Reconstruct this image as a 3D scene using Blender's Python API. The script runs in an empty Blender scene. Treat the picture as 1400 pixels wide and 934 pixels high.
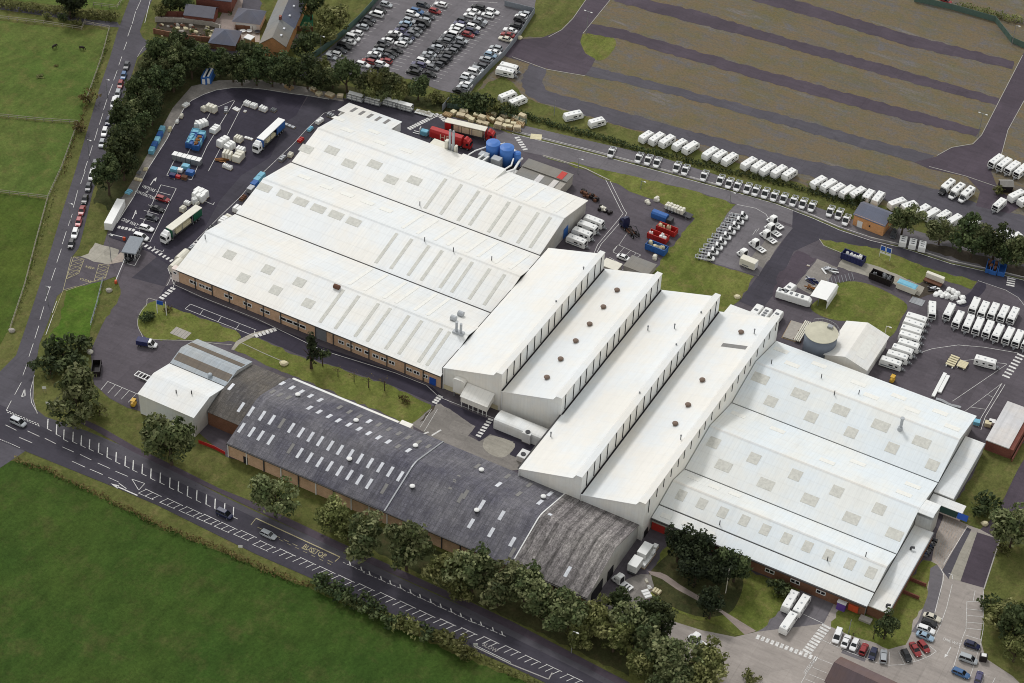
import bpy, bmesh, math, random
from math import radians as R_, sin, cos, pi, atan2
from mathutils import Vector as V, Matrix, noise as mnoise
from mathutils.geometry import tessellate_polygon
random.seed(7)
S = bpy.context.scene
C = S.collection
# ------------------------------------------------------------------ camera (solved from the building lines; X runs along the halls, Y across them)
F, PIT, ROL, HED, H = 2996.6, .71794, .05315, .46715, 408.0
fw = V((0, cos(PIT), -sin(PIT))); rt = V((1, 0, 0)); up = rt.cross(fw)
Rc = cos(ROL)*rt + sin(ROL)*up; Uc = -sin(ROL)*rt + cos(ROL)*up
RZ = Matrix.Rotation(HED, 3, 'Z'); Rc, Uc, fw = RZ@Rc, RZ@Uc, RZ@fw
cam = bpy.data.objects.new('camera', bpy.data.cameras.new('camera')); C.objects.link(cam)
M3 = Matrix((Rc, Uc, -fw)).transposed()
cam.matrix_world = Matrix.Translation((0, 0, H)) @ M3.to_4x4()
cam.data.sensor_width = 36; cam.data.lens = 36*F/1400; cam.data.clip_start = 1; cam.data.clip_end = 9000
S.camera = cam
def g(x, y, z=0.0):
    "point of the world at height z that the photograph shows at pixel x, y"
    d = fw + Rc*((x-700)/F) - Uc*((y-467)/F)
    return V((0, 0, H)) + d*((z-H)/d.z)
def head(x, y, dx, dy, z=1.0):
    d = g(x+dx, y+dy, z)-g(x, y, z); return atan2(d.y, d.x)
def onroof(x, y, zf):
    z = 7
    for i in range(25):
        p = g(x, y, z); z = z*.4+.6*zf(p.y)
    return g(x, y, z)
# ------------------------------------------------------------------ materials
def lin(c):
    return tuple((((v/255+.055)/1.055)**2.4 if v > 10 else v/255/12.92) for v in c)+(1,)
MATS = {}
class NT:
    def __init__(s, name):
        s.m = bpy.data.materials.new(name); s.m.use_nodes = True; s.t = s.m.node_tree; s.n = s.t.nodes; s.l = s.t.links
        s.b = s.n['Principled BSDF']
    def new(s, k, **kw):
        n = s.n.new(k)
        for a, b in kw.items(): setattr(n, a, b)
        return n
    def pos(s, obj=False):
        return s.new('ShaderNodeTexCoord').outputs['Object'] if obj else s.new('ShaderNodeNewGeometry').outputs['Position']
    def noise(s, vec, scale, detail=4, rough=.6, stretch=None):
        if stretch:
            mp = s.new('ShaderNodeMapping'); mp.inputs['Scale'].default_value = stretch[:3]; mp.inputs['Rotation'].default_value = (0, 0, stretch[3] if len(stretch) > 3 else 0); s.l.new(vec, mp.inputs[0]); vec = mp.outputs[0]
        n = s.new('ShaderNodeTexNoise'); n.inputs['Scale'].default_value = scale; n.inputs['Detail'].default_value = detail
        n.inputs['Roughness'].default_value = rough; s.l.new(vec, n.inputs['Vector']); return n.outputs['Fac']
    def ramp(s, fac, stops):
        r = s.new('ShaderNodeValToRGB'); e = r.color_ramp.elements
        while len(e) < len(stops): e.new(.5)
        for i, (p, c) in enumerate(stops): e[i].position = p; e[i].color = c
        s.l.new(fac, r.inputs[0]); return r.outputs[0]
    def mix(s, fac, a, b, mode='MIX'):
        m = s.new('ShaderNodeMix', data_type='RGBA', blend_type=mode)
        for sock, v in ((m.inputs[0], fac), (m.inputs[6], a), (m.inputs[7], b)):
            if hasattr(v, 'is_linked'): s.l.new(v, sock)
            else: sock.default_value = v
        return m.outputs[2]
    def done(s, col, rough=.8, spec=.3, metal=0, bump=None, bd=.02):
        if hasattr(col, 'is_linked'): s.l.new(col, s.b.inputs['Base Color'])
        else: s.b.inputs['Base Color'].default_value = col
        s.b.inputs['Roughness'].default_value = rough; s.b.inputs['Specular IOR Level'].default_value = spec; s.b.inputs['Metallic'].default_value = metal
        if bump is not None:
            b = s.new('ShaderNodeBump'); b.inputs['Distance'].default_value = bd; b.inputs['Strength'].default_value = .5
            s.l.new(bump, b.inputs['Height']); s.l.new(b.outputs[0], s.b.inputs['Normal'])
        return s.m
def gray(v): return (v, v, v, 1)
def mat(name, c, rough=.6, var=.12, scale=1.5, spec=.3, metal=0, obj=True):
    "plain painted / moulded surface with uneven dirt"
    if name in MATS: return MATS[name]
    t = NT(name); p = t.pos(obj)
    k = t.ramp(t.noise(p, scale, 5), [(.25, gray(1-var)), (.75, gray(1+var*.5))])
    MATS[name] = t.done(t.mix(1, lin(c), k, 'MULTIPLY'), rough, spec, metal); return MATS[name]
def tarmac(name, c, var=.2, patch=.1):
    t = NT(name); p = t.pos()
    a = t.ramp(t.noise(p, .06, 5, .65), [(.3, gray(1-var)), (.7, gray(1+var))])
    b = t.ramp(t.noise(p, 1.2, 6, .75), [(.25, gray(1-patch*1.6)), (.75, gray(1+patch*1.6))])
    v = t.new('ShaderNodeTexVoronoi'); v.inputs['Scale'].default_value = .11; t.l.new(p, v.inputs['Vector'])
    d = t.ramp(v.outputs['Distance'], [(.0, gray(1+patch*.5)), (1, gray(1-patch*.5))])
    s = t.ramp(t.noise(p, .5, 4, .6, (.25, 1.6, 1)), [(.35, gray(.9)), (.6, gray(1.05))])
    st = t.ramp(t.noise(p, .22, 5, .7), [(.62, gray(1)), (.74, gray(.72))])
    vc = t.new('ShaderNodeTexVoronoi'); vc.distance = 'CHEBYCHEV'; vc.inputs['Scale'].default_value = .12; t.l.new(p, vc.inputs['Vector'])
    rp = t.ramp(vc.outputs['Color'], [(.2, gray(1-patch*.8)), (.8, gray(1+patch*.8))])
    tk = t.ramp(t.noise(p, .8, 3, .6, (1.8, .05, 1)), [(.58, gray(1)), (.7, gray(.86))])
    oil = t.ramp(t.noise(p, .9, 3, .5), [(.68, gray(1)), (.76, gray(.62))])
    col = t.mix(1, lin(c), a, 'MULTIPLY')
    for q in (b, d, s, st, rp, tk, oil): col = t.mix(1, col, q, 'MULTIPLY')
    MATS[name] = t.done(col, .85, .25, 0, t.noise(p, 9, 3), .03)
def grass(name, c1, c2, c3, s1=.03, s2=.35):
    t = NT(name); p = t.pos()
    a = t.noise(p, s1, 6, .68); b = t.noise(p, s2, 6, .72); f = t.noise(p, 1.1, 7, .85)
    col = t.mix(t.ramp(a, [(.38, gray(0)), (.62, gray(1))]), lin(c1), lin(c2))
    col = t.mix(t.ramp(b, [(.5, gray(0)), (.72, gray(1))]), col, lin(c3))
    col = t.mix(1, col, t.ramp(f, [(.25, gray(.5)), (.75, gray(1.5))]), 'MULTIPLY')
    col = t.mix(1, col, t.ramp(t.noise(p, .28, 5, .7, (1, .45, 1)), [(.35, gray(.8)), (.65, gray(1.18))]), 'MULTIPLY')
    MATS[name] = t.done(col, .95, .1, 0, f, .25)
def waste(name):
    t = NT(name); p = t.pos(); rz = -(g(1341, 177)-g(810, 33)).to_2d().angle_signed(V((1, 0)))
    a = t.noise(p, .5, 7, .75, (.06, .3, 1, rz)); b = t.noise(p, .05, 7, .75); f = t.noise(p, 1.3, 6, .85); e = t.noise(p, .16, 6, .75)
    col = t.ramp(a, [(.3, lin((108, 102, 104))), (.42, lin((104, 98, 88))), (.5, lin((116, 102, 80))), (.57, lin((106, 100, 86))), (.68, lin((122, 116, 114)))])
    col = t.mix(t.ramp(e, [(.5, gray(0)), (.68, gray(.8))]), col, lin((102, 102, 108)))
    col = t.mix(t.ramp(b, [(.48, gray(0)), (.66, gray(.5))]), col, lin((100, 98, 58)))
    col = t.mix(t.ramp(t.noise(p, .3, 6, .8), [(.58, gray(0)), (.72, gray(.7))]), col, lin((136, 100, 62)))
    col = t.mix(1, col, t.ramp(f, [(.2, gray(.55)), (.8, gray(1.42))]), 'MULTIPLY')
    MATS[name] = t.done(col, .95, .1, 0, f, .15)
tarmac('asphalt_fresh', (54, 50, 62), .18, .07)
tarmac('asphalt_dark', (64, 61, 70), .18, .08)
tarmac('asphalt_road', (82, 79, 86), .16, .07)
tarmac('asphalt_yard', (86, 80, 86), .2, .09)
tarmac('asphalt_grey', (108, 104, 108), .14, .08)
tarmac('asphalt_purple', (76, 67, 76), .16, .09)
tarmac('asphalt_pale', (158, 150, 144), .1, .06)
tarmac('concrete', (158, 153, 142), .14, .1)
tarmac('concrete_grey', (130, 125, 120), .18, .12)
tarmac('paving', (166, 154, 144), .1, .12)
tarmac('path_gravel', (150, 137, 130), .12, .08)
tarmac('soil', (74, 66, 56), .25, .2)
grass('grass_verge', (86, 92, 48), (100, 102, 58), (110, 102, 66), .035, .25)
grass('grass_lawn', (94, 104, 48), (110, 114, 60), (120, 112, 70), .05, .25)
grass('grass_bright', (72, 98, 34), (82, 104, 40), (92, 104, 48), .06, .4)
grass('grass_field', (53, 76, 30), (63, 82, 34), (76, 82, 44), .02, .11)
grass('grass_meadow', (78, 98, 44), (92, 103, 52), (102, 102, 58), .03, .18)
grass('grass_meadow_deep', (66, 86, 34), (78, 92, 38), (84, 92, 44), .03, .2)
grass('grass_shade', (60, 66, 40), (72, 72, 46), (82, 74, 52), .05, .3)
waste('waste_ground')
mat('paint_white', (224, 222, 219), .7, .5, 1.6, obj=False)
mat('paint_faded', (168, 164, 160), .7, .3, 2.2, obj=False)
mat('paint_yellow', (186, 176, 138), .7, .3, 2.2, obj=False)
mat('kerb_stone', (170, 166, 160), .8, .2, 1.2, obj=False)
def sheeting(name, c, pitch=1.02, line=.06, var=.05, dirt=.06, rough=.45):
    "profiled roof sheets: faint joints across X, streaks down the slope (Y), uneven weathering"
    t = NT(name); p = t.pos()
    w = t.new('ShaderNodeTexWave', wave_type='BANDS', bands_direction='X'); w.inputs['Scale'].default_value = .314/pitch; w.inputs['Distortion'].default_value = .15
    t.l.new(p, w.inputs['Vector'])
    a = t.ramp(w.outputs['Fac'], [(.0, gray(1-line)), (.14, gray(1))])
    b = t.ramp(t.noise(p, .05, 5, .6), [(.3, gray(1-var)), (.7, gray(1))])
    s = t.ramp(t.noise(p, .6, 5, .7, (2.0, .07, .07)), [(.35, gray(1-dirt)), (.65, gray(1))])
    f = t.ramp(t.noise(p, .7, 6, .75), [(.3, gray(1-dirt)), (.7, gray(1))])
    tint = t.mix(t.ramp(t.noise(p, .06, 4, .65), [(.4, gray(0)), (.6, gray(1))]), lin((c[0]-5, c[1]-2, c[2])), lin((c[0], c[1]-3, c[2]-9)))
    st = t.ramp(t.noise(p, .35, 6, .75, (.9, .16, .16)), [(.56, gray(1)), (.74, gray(1-dirt*1.6))]); tint = t.mix(1, tint, st, 'MULTIPLY')
    w2 = t.new('ShaderNodeTexWave', wave_type='BANDS', bands_direction='Y'); w2.inputs['Scale'].default_value = .314/3.75; w2.inputs['Distortion'].default_value = .1; t.l.new(p, w2.inputs['Vector'])
    tint = t.mix(1, tint, t.ramp(w2.outputs['Fac'], [(.0, gray(1-line)), (.05, gray(1))]), 'MULTIPLY')
    for q in (a, b, s, f): tint = t.mix(1, tint, q, 'MULTIPLY')
    MATS[name] = t.done(tint, rough, .35, 0, w.outputs['Fac'], .015)
sheeting('roof_white', (238, 238, 237), 1.02, .05, .06, .06)
sheeting('roof_cool', (234, 238, 240), 1.02, .04, .06, .05)
sheeting('roof_cream', (233, 233, 232), 2.04, .02, .05, .04)
sheeting('wall_white', (244, 243, 240), 1.0, .03, .04, .06)
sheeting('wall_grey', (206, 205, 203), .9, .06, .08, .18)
sheeting('roof_metal', (176, 184, 192), 1.0, .12, .12, .15, .35)
sheeting('roof_rust', (112, 98, 84), 1.0, .12, .2, .25)
sheeting('roof_brown', (96, 80, 82), .9, .05, .06, .06, .8)
sheeting('roof_tile_red', (118, 98, 96), .5, .06, .08, .08, .8)
sheeting('roof_slate', (106, 108, 124), .5, .06, .1, .1, .7)
sheeting('roof_grey_tile', (142, 140, 138), .5, .06, .1, .1, .8)
sheeting('roof_felt', (226, 222, 222), 3.0, .04, .1, .14, .8)
def asbestos(name, c, c2, row=1.35, contrast=1.0):
    t = NT(name); p = t.pos()
    br = t.new('ShaderNodeTexBrick'); br.inputs['Scale'].default_value = 1.0; br.inputs['Brick Width'].default_value = .95; br.inputs['Row Height'].default_value = row
    br.inputs['Mortar Size'].default_value = .05; br.inputs['Color1'].default_value = gray(.86); br.inputs['Color2'].default_value = gray(1.1); br.inputs['Mortar'].default_value = gray(.72)
    br.offset = 0
    t.l.new(p, br.inputs['Vector'])
    a = t.ramp(t.noise(p, .09, 6, .7), [(.3, lin(c)), (.7, lin(c2))])
    s = t.ramp(t.noise(p, .9, 6, .75, (1.6, .1, .1)), [(.3, gray(1-.3*contrast)), (.7, gray(1+.3*contrast))])
    sp = t.ramp(t.noise(p, 2.4, 6, .85), [(.3, gray(.72)), (.55, gray(1)), (.68, gray(1.7))])
    for q in (br.outputs['Color'], s, sp): a = t.mix(1, a, q, 'MULTIPLY')
    if contrast > 1:
        wv = t.new('ShaderNodeTexWave', wave_type='BANDS', bands_direction='X'); wv.inputs['Scale'].default_value = .314/3.6; wv.inputs['Distortion'].default_value = .12; t.l.new(p, wv.inputs['Vector'])
        a = t.mix(1, a, t.ramp(wv.outputs['Fac'], [(.1, gray(.62)), (.3, gray(1))]), 'MULTIPLY')
        a = t.mix(1, a, t.ramp(t.noise(p, 1.6, 6, .9, (1.4, .5, 1)), [(.4, gray(.6)), (.5, gray(1)), (.62, gray(1.6))]), 'MULTIPLY')
    MATS[name] = t.done(a, .95, .15, 0, t.noise(p, 3, 4), .06)
asbestos('roof_asbestos', (86, 85, 96), (122, 120, 124))
asbestos('roof_asbestos_worn', (114, 109, 110), (146, 141, 138), 2.0, 1.5)
asbestos('roof_asbestos_low', (92, 90, 92), (112, 106, 98), 1.35, 1)
def brick(name, c, c2):
    t = NT(name); p = t.pos()
    mp = t.new('ShaderNodeMapping'); mp.inputs['Rotation'].default_value = (R_(90), 0, 0); t.l.new(p, mp.inputs[0])
    br = t.new('ShaderNodeTexBrick'); br.inputs['Scale'].default_value = 1; br.inputs['Brick Width'].default_value = .45; br.inputs['Row Height'].default_value = .15
    br.inputs['Mortar Size'].default_value = .012; br.inputs['Color1'].default_value = lin(c); br.inputs['Color2'].default_value = lin(c2)
    br.inputs['Mortar'].default_value = lin(tuple(min(255, v+24) for v in c)); t.l.new(mp.outputs[0], br.inputs['Vector'])
    k = t.ramp(t.noise(p, .5, 5, .7), [(.3, gray(.78)), (.7, gray(1.1))])
    MATS[name] = t.done(t.mix(1, br.outputs['Color'], k, 'MULTIPLY'), .9, .2)
brick('brick_buff', (206, 172, 142), (194, 158, 128)); brick('brick_brown', (128, 92, 72), (116, 82, 62))
brick('brick_red', (126, 78, 66), (112, 66, 58)); brick('brick_orange', (214, 158, 108), (200, 144, 96))
def leaf(name, c1, c2, c3):
    t = NT(name)
    at = t.new('ShaderNodeAttribute', attribute_name='tone').outputs['Fac']
    isl = t.new('ShaderNodeNewGeometry').outputs['Random Per Island']; oi = t.new('ShaderNodeObjectInfo').outputs['Random']
    col = t.ramp(at, [(.0, lin(c1)), (.5, lin(c2)), (1, lin(c3))])
    col = t.mix(1, col, t.ramp(isl, [(0, gray(.62)), (1, gray(1.35))]), 'MULTIPLY')
    hs = t.new('ShaderNodeHueSaturation'); t.l.new(col, hs.inputs['Color'])
    mr = t.new('ShaderNodeMapRange'); mr.inputs[3].default_value = .72; mr.inputs[4].default_value = 1.28; t.l.new(oi, mr.inputs[0]); t.l.new(mr.outputs[0], hs.inputs['Value'])
    m2 = t.new('ShaderNodeMapRange'); m2.inputs[3].default_value = .485; m2.inputs[4].default_value = .51; t.l.new(oi, m2.inputs[0]); t.l.new(m2.outputs[0], hs.inputs['Hue'])
    m = t.done(hs.outputs[0], .7, .15)
    tr = t.new('ShaderNodeBsdfTranslucent'); t.l.new(hs.outputs[0], tr.inputs[0]); mx = t.new('ShaderNodeMixShader'); mx.inputs[0].default_value = .25
    t.l.new(t.b.outputs[0], mx.inputs[1]); t.l.new(tr.outputs[0], mx.inputs[2]); t.l.new(mx.outputs[0], t.n['Material Output'].inputs[0])
    MATS[name] = m
leaf('leaf_mid', (70, 82, 52), (100, 110, 72), (138, 142, 102))
leaf('leaf_dark', (52, 64, 42), (70, 82, 52), (94, 104, 68))
leaf('leaf_black', (34, 42, 30), (46, 54, 36), (60, 68, 46))
leaf('leaf_olive', (84, 90, 52), (112, 116, 70), (146, 146, 98))
leaf('leaf_dry', (84, 76, 46), (104, 92, 58), (126, 112, 72))
mat('bark', (78, 66, 54), .9, .3, 2)
PAL = dict(white=(234, 234, 234), silver=(170, 174, 178), black=(24, 24, 28), dark_grey=(66, 68, 74), red=(140, 42, 44), navy=(36, 40, 70), blue=(66, 102, 146), light_blue=(146, 170, 190), cream=(206, 200, 184), pink=(172, 84, 88), green=(70, 88, 72), purple=(78, 76, 108), brown=(96, 66, 50), grey=(112, 114, 118))
def paint(k):
    return mat('car_paint_'+k, PAL[k], .3, .05, .7, .5)
mat('glass_dark', (24, 26, 30), .15, .1, 1, .6); mat('rubber', (26, 26, 28), .9, .1); mat('steel_grey', (150, 152, 156), .45, .15, 1, .5, .4)
mat('steel_dark', (66, 66, 70), .6, .2); mat('grp_white', (236, 236, 234), .35, .06, .6, .4); mat('grp_cream', (222, 218, 204), .45, .1, .8)
mat('plastic_grey', (120, 122, 126), .5, .15); mat('timber', (176, 150, 112), .85, .25, 2); mat('timber_pale', (204, 190, 160), .85, .25, 2); mat('timber_brown', (134, 92, 54), .85, .3, 2)
mat('skip_blue', (52, 100, 168), .55, .25, .8); mat('skip_red', (176, 44, 40), .55, .25, .8); mat('skip_navy', (44, 48, 92), .55, .25, .8); mat('skip_black', (36, 30, 32), .6, .3, .8); mat('skip_sky', (120, 182, 206), .55, .2, .8)
mat('board_cream', (216, 206, 172), .8, .15, 1); mat('rust', (104, 72, 56), .9, .3, 1.2); mat('rooflight', (206, 205, 197), .6, .22, 1.3, obj=False); mat('rooflight_faint', (232, 231, 225), .6, .1, 1.3, obj=False); mat('rooflight_bright', (212, 214, 220), .4, .3, .6, obj=False); mat('rooflight_dim', (128, 126, 124), .7, .16, 1, obj=False)
mat('dark_gap', (40, 38, 42), .9, .2); mat('gutter_dark', (74, 72, 72), .8, .2); mat('red_door', (186, 58, 50), .6, .1); mat('blue_sign', (40, 84, 170), .5, .08); mat('sign_white', (228, 228, 226), .5, .05); mat('awning_green', (22, 50, 42), .6, .1); mat('sign_orange', (200, 84, 52), .5, .1); mat('sign_purple', (100, 70, 150), .5, .1)
mat('trailer_green', (30, 92, 68), .5, .1); mat('tarp_red', (178, 42, 42), .5, .12); mat('lettering', (226, 196, 176), .6, .05); mat('wall_render', (232, 218, 210), .8, .1); mat('silo_blue', (66, 116, 190), .45, .12, .6); mat('duct_grey', (172, 176, 180), .4, .12, 1, .5); mat('tank_steel', (108, 116, 128), .5, .14, .4, .4); mat('tank_roof', (196, 192, 172), .7, .14, .5); mat('fence_green', (84, 106, 98), .6, .15); mat('fence_timber', (150, 144, 130), .9, .2); mat('fence_grey', (132, 138, 146), .6, .15); mat('forklift_yellow', (206, 164, 60), .5, .1); mat('horse_coat', (40, 32, 28), .8, .15); mat('astroturf', (40, 110, 78), .9, .1); mat('concrete_wall', (168, 162, 154), .9, .2); mat('vent_brown', (122, 104, 92), .7, .2)
# ------------------------------------------------------------------ mesh building
class MB:
    def __init__(s): s.v = []; s.f = []; s.mi = []; s.m = 0
    def add(s, vs, fs):
        n = len(s.v); s.v += [tuple(q) for q in vs]; s.f += [tuple(i+n for i in f) for f in fs]; s.mi += [s.m]*len(fs); return s
    def box(s, x0, x1, y0, y1, z0, z1):
        return s.add([(x0, y0, z0), (x1, y0, z0), (x1, y1, z0), (x0, y1, z0), (x0, y0, z1), (x1, y0, z1), (x1, y1, z1), (x0, y1, z1)],
                     [(3, 2, 1, 0), (4, 5, 6, 7), (0, 1, 5, 4), (1, 2, 6, 5), (2, 3, 7, 6), (3, 0, 4, 7)])
    def cbox(s, x0, x1, y0, y1, z0, z1, b=.08):
        "box with its top and upright edges drawn in"
        def ring(e, z): return [(x0+e+b, y0+e, z), (x1-e-b, y0+e, z), (x1-e, y0+e+b, z), (x1-e, y1-e-b, z), (x1-e-b, y1-e, z), (x0+e+b, y1-e, z), (x0+e, y1-e-b, z), (x0+e, y0+e+b, z)]
        return s.loft([ring(0, z0), ring(0, z1-b), ring(b*.8, z1)])
    def quad(s, *p): return s.add(p, [tuple(range(len(p)))])
    def loft(s, rings, closed=True, caps=True):
        n = len(rings[0]); vs = [q for r in rings for q in r]; fs = []
        for i in range(len(rings)-1):
            for j in range(n if closed else n-1):
                k = (j+1) % n; fs.append((i*n+j, i*n+k, (i+1)*n+k, (i+1)*n+j))
        if caps: fs.append(tuple(range(n-1, -1, -1))); fs.append(tuple((len(rings)-1)*n+j for j in range(n)))
        return s.add(vs, fs)
    def prism_y(s, prof, y0, y1): return s.loft([[(x, y0, z) for x, z in prof], [(x, y1, z) for x, z in prof]])
    def prism_x(s, prof, x0, x1): return s.loft([[(x0, y, z) for y, z in prof], [(x1, y, z) for y, z in prof]])
    def prism_z(s, prof, z0, z1): return s.loft([[(x, y, z0) for x, y in prof], [(x, y, z1) for x, y in prof]])
    def cyl(s, p, q, r0, r1=None, n=10):
        p, q = V(p), V(q); r1 = r0 if r1 is None else r1; d = (q-p).normalized(); a = d.orthogonal().normalized(); b = d.cross(a)
        return s.loft([[p+(a*cos(t)+b*sin(t))*r0 for t in [2*pi*i/n for i in range(n)]], [q+(a*cos(t)+b*sin(t))*r1 for t in [2*pi*i/n for i in range(n)]]])
    def dome(s, c, r, h, n=12):
        c = V(c); return s.loft([[c+V((cos(t)*r*k, sin(t)*r*k, h*z)) for t in [2*pi*i/n for i in range(n)]] for k, z in ((1, 0), (.95, .35), (.75, .7), (.4, .93), (.06, 1))])
    def bar(s, p, q, w, h):
        "bar from p to q, w wide, h high (lower edge on p, q)"
        p, q = V(p), V(q); d = (q-p); n = V((-d.y, d.x, 0))
        n = (n.normalized() if n.length > 1e-6 else V((1, 0, 0)))*(w/2)
        u = V((0, 0, h)) if abs(d.x)+abs(d.y) > 1e-4 else V((0, h, 0))
        return s.loft([[p-n, p+n, p+n+u, p-n+u], [q-n, q+n, q+n+u, q-n+u]])
    def build(s, name, m, parent=None, smooth=False):
        me = bpy.data.meshes.new(name); me.from_pydata(s.v, [], s.f)
        for k in (m if isinstance(m, (list, tuple)) else [m]): me.materials.append(MATS[k] if isinstance(k, str) else k)
        if any(s.mi): me.polygons.foreach_set('material_index', s.mi)
        bm = bmesh.new(); bm.from_mesh(me); bmesh.ops.recalc_face_normals(bm, faces=bm.faces); bm.to_mesh(me); bm.free()
        if smooth: me.polygons.foreach_set('use_smooth', [True]*len(me.polygons))
        me.update(); o = bpy.data.objects.new(name, me); C.objects.link(o)
        if parent: o.parent = parent
        return o
def tag(o, label, cat, group=None):
    o['label'] = label; o['category'] = cat
    if group: o['group'] = group
    return o
def thing(name, label, cat, loc=(0, 0, 0), rz=0, group=None):
    o = bpy.data.objects.new(name, None); C.objects.link(o); o.location = loc; o.rotation_euler = (0, 0, rz); o.empty_display_size = .3
    return tag(o, label, cat, group)
def struct(o): o['kind'] = 'structure'; return o
def stuff(o): o['kind'] = 'stuff'; return o
KIDS = {}
def dup(root):
    r = root.copy(); C.objects.link(r)
    for k in ('group',):
        if k in r: del r[k]
    for ch in root.children:
        c = ch.copy(); C.objects.link(c); c.parent = r
        for gc in ch.children:
            d = gc.copy(); C.objects.link(d); d.parent = c
    return r
PROTO = {}
def put(key, maker, label, cat, loc, rz, group=None, scale=1):
    "first of a kind is built, later ones are copies of the thing and of its parts"
    if key in PROTO: r = dup(PROTO[key])
    else: r = maker(); PROTO[key] = r
    r.location = loc; r.rotation_euler = (0, 0, rz); r.scale = (scale,)*3 if not isinstance(scale, tuple) else scale
    return tag(r, label, cat, group)
def mk(name): return thing(name, '', '')
def at(x, y, z=0):
    p = g(x, y, z); return V((p.x, p.y, 0))
ORD = 'first second third fourth fifth sixth seventh eighth ninth tenth eleventh twelfth thirteenth fourteenth fifteenth sixteenth seventeenth eighteenth nineteenth twentieth'.split()
def text_mesh(txt, size):
    cu = bpy.data.curves.new('txt', 'FONT'); cu.body = txt; cu.size = size; cu.align_x = 'CENTER'; cu.align_y = 'CENTER'; cu.resolution_u = 3
    o = bpy.data.objects.new('txt', cu); C.objects.link(o); dg = bpy.context.evaluated_depsgraph_get(); me = bpy.data.meshes.new_from_object(o.evaluated_get(dg))
    bpy.data.objects.remove(o); return me
# ------------------------------------------------------------------ sky, sun
SUN_EL, SUN_DIR = R_(50), V((-.78, .62, 0)).normalized()
w = bpy.data.worlds.new('World'); S.world = w; w.use_nodes = True
sky = w.node_tree.nodes.new('ShaderNodeTexSky'); sky.sky_type = 'NISHITA'; sky.sun_disc = False; sky.sun_elevation = SUN_EL
sky.sun_rotation = atan2(SUN_DIR.x, SUN_DIR.y); sky.dust_density = 0.6; sky.air_density = 3.8; sky.ozone_density = .6
hsv = w.node_tree.nodes.new('ShaderNodeHueSaturation'); hsv.inputs['Saturation'].default_value = .1      # a thin even overcast
w.node_tree.links.new(sky.outputs[0], hsv.inputs['Color']); w.node_tree.links.new(hsv.outputs[0], w.node_tree.nodes['Background'].inputs[0]); w.node_tree.nodes['Background'].inputs[1].default_value = .15
sl = bpy.data.lights.new('sun', 'SUN'); sl.energy = 1.5; sl.angle = R_(10); sl.color = (1, .975, .955)
so = bpy.data.objects.new('sun', sl); C.objects.link(so)
sd = V((SUN_DIR.x*cos(SUN_EL), SUN_DIR.y*cos(SUN_EL), sin(SUN_EL))); so.rotation_euler = sd.to_track_quat('Z', 'Y').to_euler()
S.cycles.filter_width = 1.0
S.view_settings.view_transform = 'Standard'; S.view_settings.look = 'None'; S.view_settings.gamma = 1; S.view_settings.exposure = -0.12
# ------------------------------------------------------------------ ground: one sheet to beyond the frame, then surfaces each a little above the one below
def smooth(pts, n=4):
    "closed outline -> rounded outline"
    out = []; m = len(pts)
    for i in range(m):
        p0, p1, p2, p3 = [V((*pts[(i+k-1) % m], 0)) for k in range(4)]
        for j in range(n):
            t = j/n; q = .5*((2*p1)+(p2-p0)*t+(2*p0-5*p1+4*p2-p3)*t*t+(3*p1-p0-3*p2+p3)*t**3); out.append((q.x, q.y))
    return out
JR = random.Random(77)
def ground(name, m, lvl, pts, sm=False):
    if sm: pts = smooth(pts)
    vs = [g(x, y, 0) for x, y in pts]
    if m.startswith(('grass', 'waste', 'soil')) or name in ('strip_road', 'yard_patch', 'concrete_apron'):      # ragged, overgrown edges
        e = .5 if name != 'concrete_apron' else .25; out = []
        for a, c in zip(vs, vs[1:]+vs[:1]):
            n = min(60, max(1, int((c-a).length/1.6))); d = (c-a).normalized(); q = V((-d.y, d.x, 0))
            for k in range(n): out.append(a+(c-a)*k/n+(q*JR.uniform(-e, e) if k else V((0, 0, 0))))
        vs = out
    for q in vs: q.z = lvl*.02
    b = MB(); b.add(vs, [tuple(t) for t in tessellate_polygon([[V((q.x, q.y, 0)) for q in vs]])]); o = b.build(name, m)
    for p in o.data.polygons:
        if p.normal.z < 0: p.flip()
    return struct(o)
b = MB(); b.quad((-3000, -1500, 0), (2500, -1500, 0), (2500, 3500, 0), (-3000, 3500, 0)); struct(b.build('ground', 'grass_verge'))
ground('field', 'grass_field', 1, [(-400, 520), (-20, 632), (22, 630), (60, 640), (130, 676), (210, 715), (300, 754), (380, 787), (412, 801), (520, 846), (620, 894), (700, 926), (800, 967), (950, 1040), (1000, 1400), (-700, 1300)])
ground('meadow', 'grass_meadow', 1, [(-400, -40), (-5, 28), (60, 36), (112, 42), (151, 40), (141, 78), (127, 115), (117, 135), (108, 168), (60, 165), (0, 159), (-400, 130)])
ground('meadow', 'grass_meadow', 1, [(-400, 132), (0, 161), (60, 167), (107, 170), (84, 232), (66, 271), (0, 263), (-400, 220)])
ground('meadow', 'grass_meadow_deep', 1, [(-400, 222), (0, 265), (65, 273), (52, 325), (36, 385), (12, 452), (-2, 480), (-400, 420)])
ground('meadow', 'grass_meadow', 1, [(-300, -120), (170, -120), (172, 0), (162, 14), (130, 13), (80, 8), (0, -2), (-300, -40)])
ground('lane', 'asphalt_road', 1, [(-200, -5), (0, 13), (82, 25), (118, 34), (166, 38), (160, 30), (122, 27), (86, 18), (0, 6), (-200, -14)])
ground('waste_land', 'waste_ground', 1, [(660, 115), (700, 60), (727, 20), (745, -60), (1600, -60), (1700, 420), (1400, 380), (1290, 350), (1200, 300), (1100, 268), (1000, 238), (900, 205), (800, 172), (700, 150), (650, 132)])
ground('scrub', 'grass_verge', 2, [(720, 15), (733, -40), (850, -40), (802, 0), (783, 26), (768, 41), (750, 50), (705, 52)])
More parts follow.
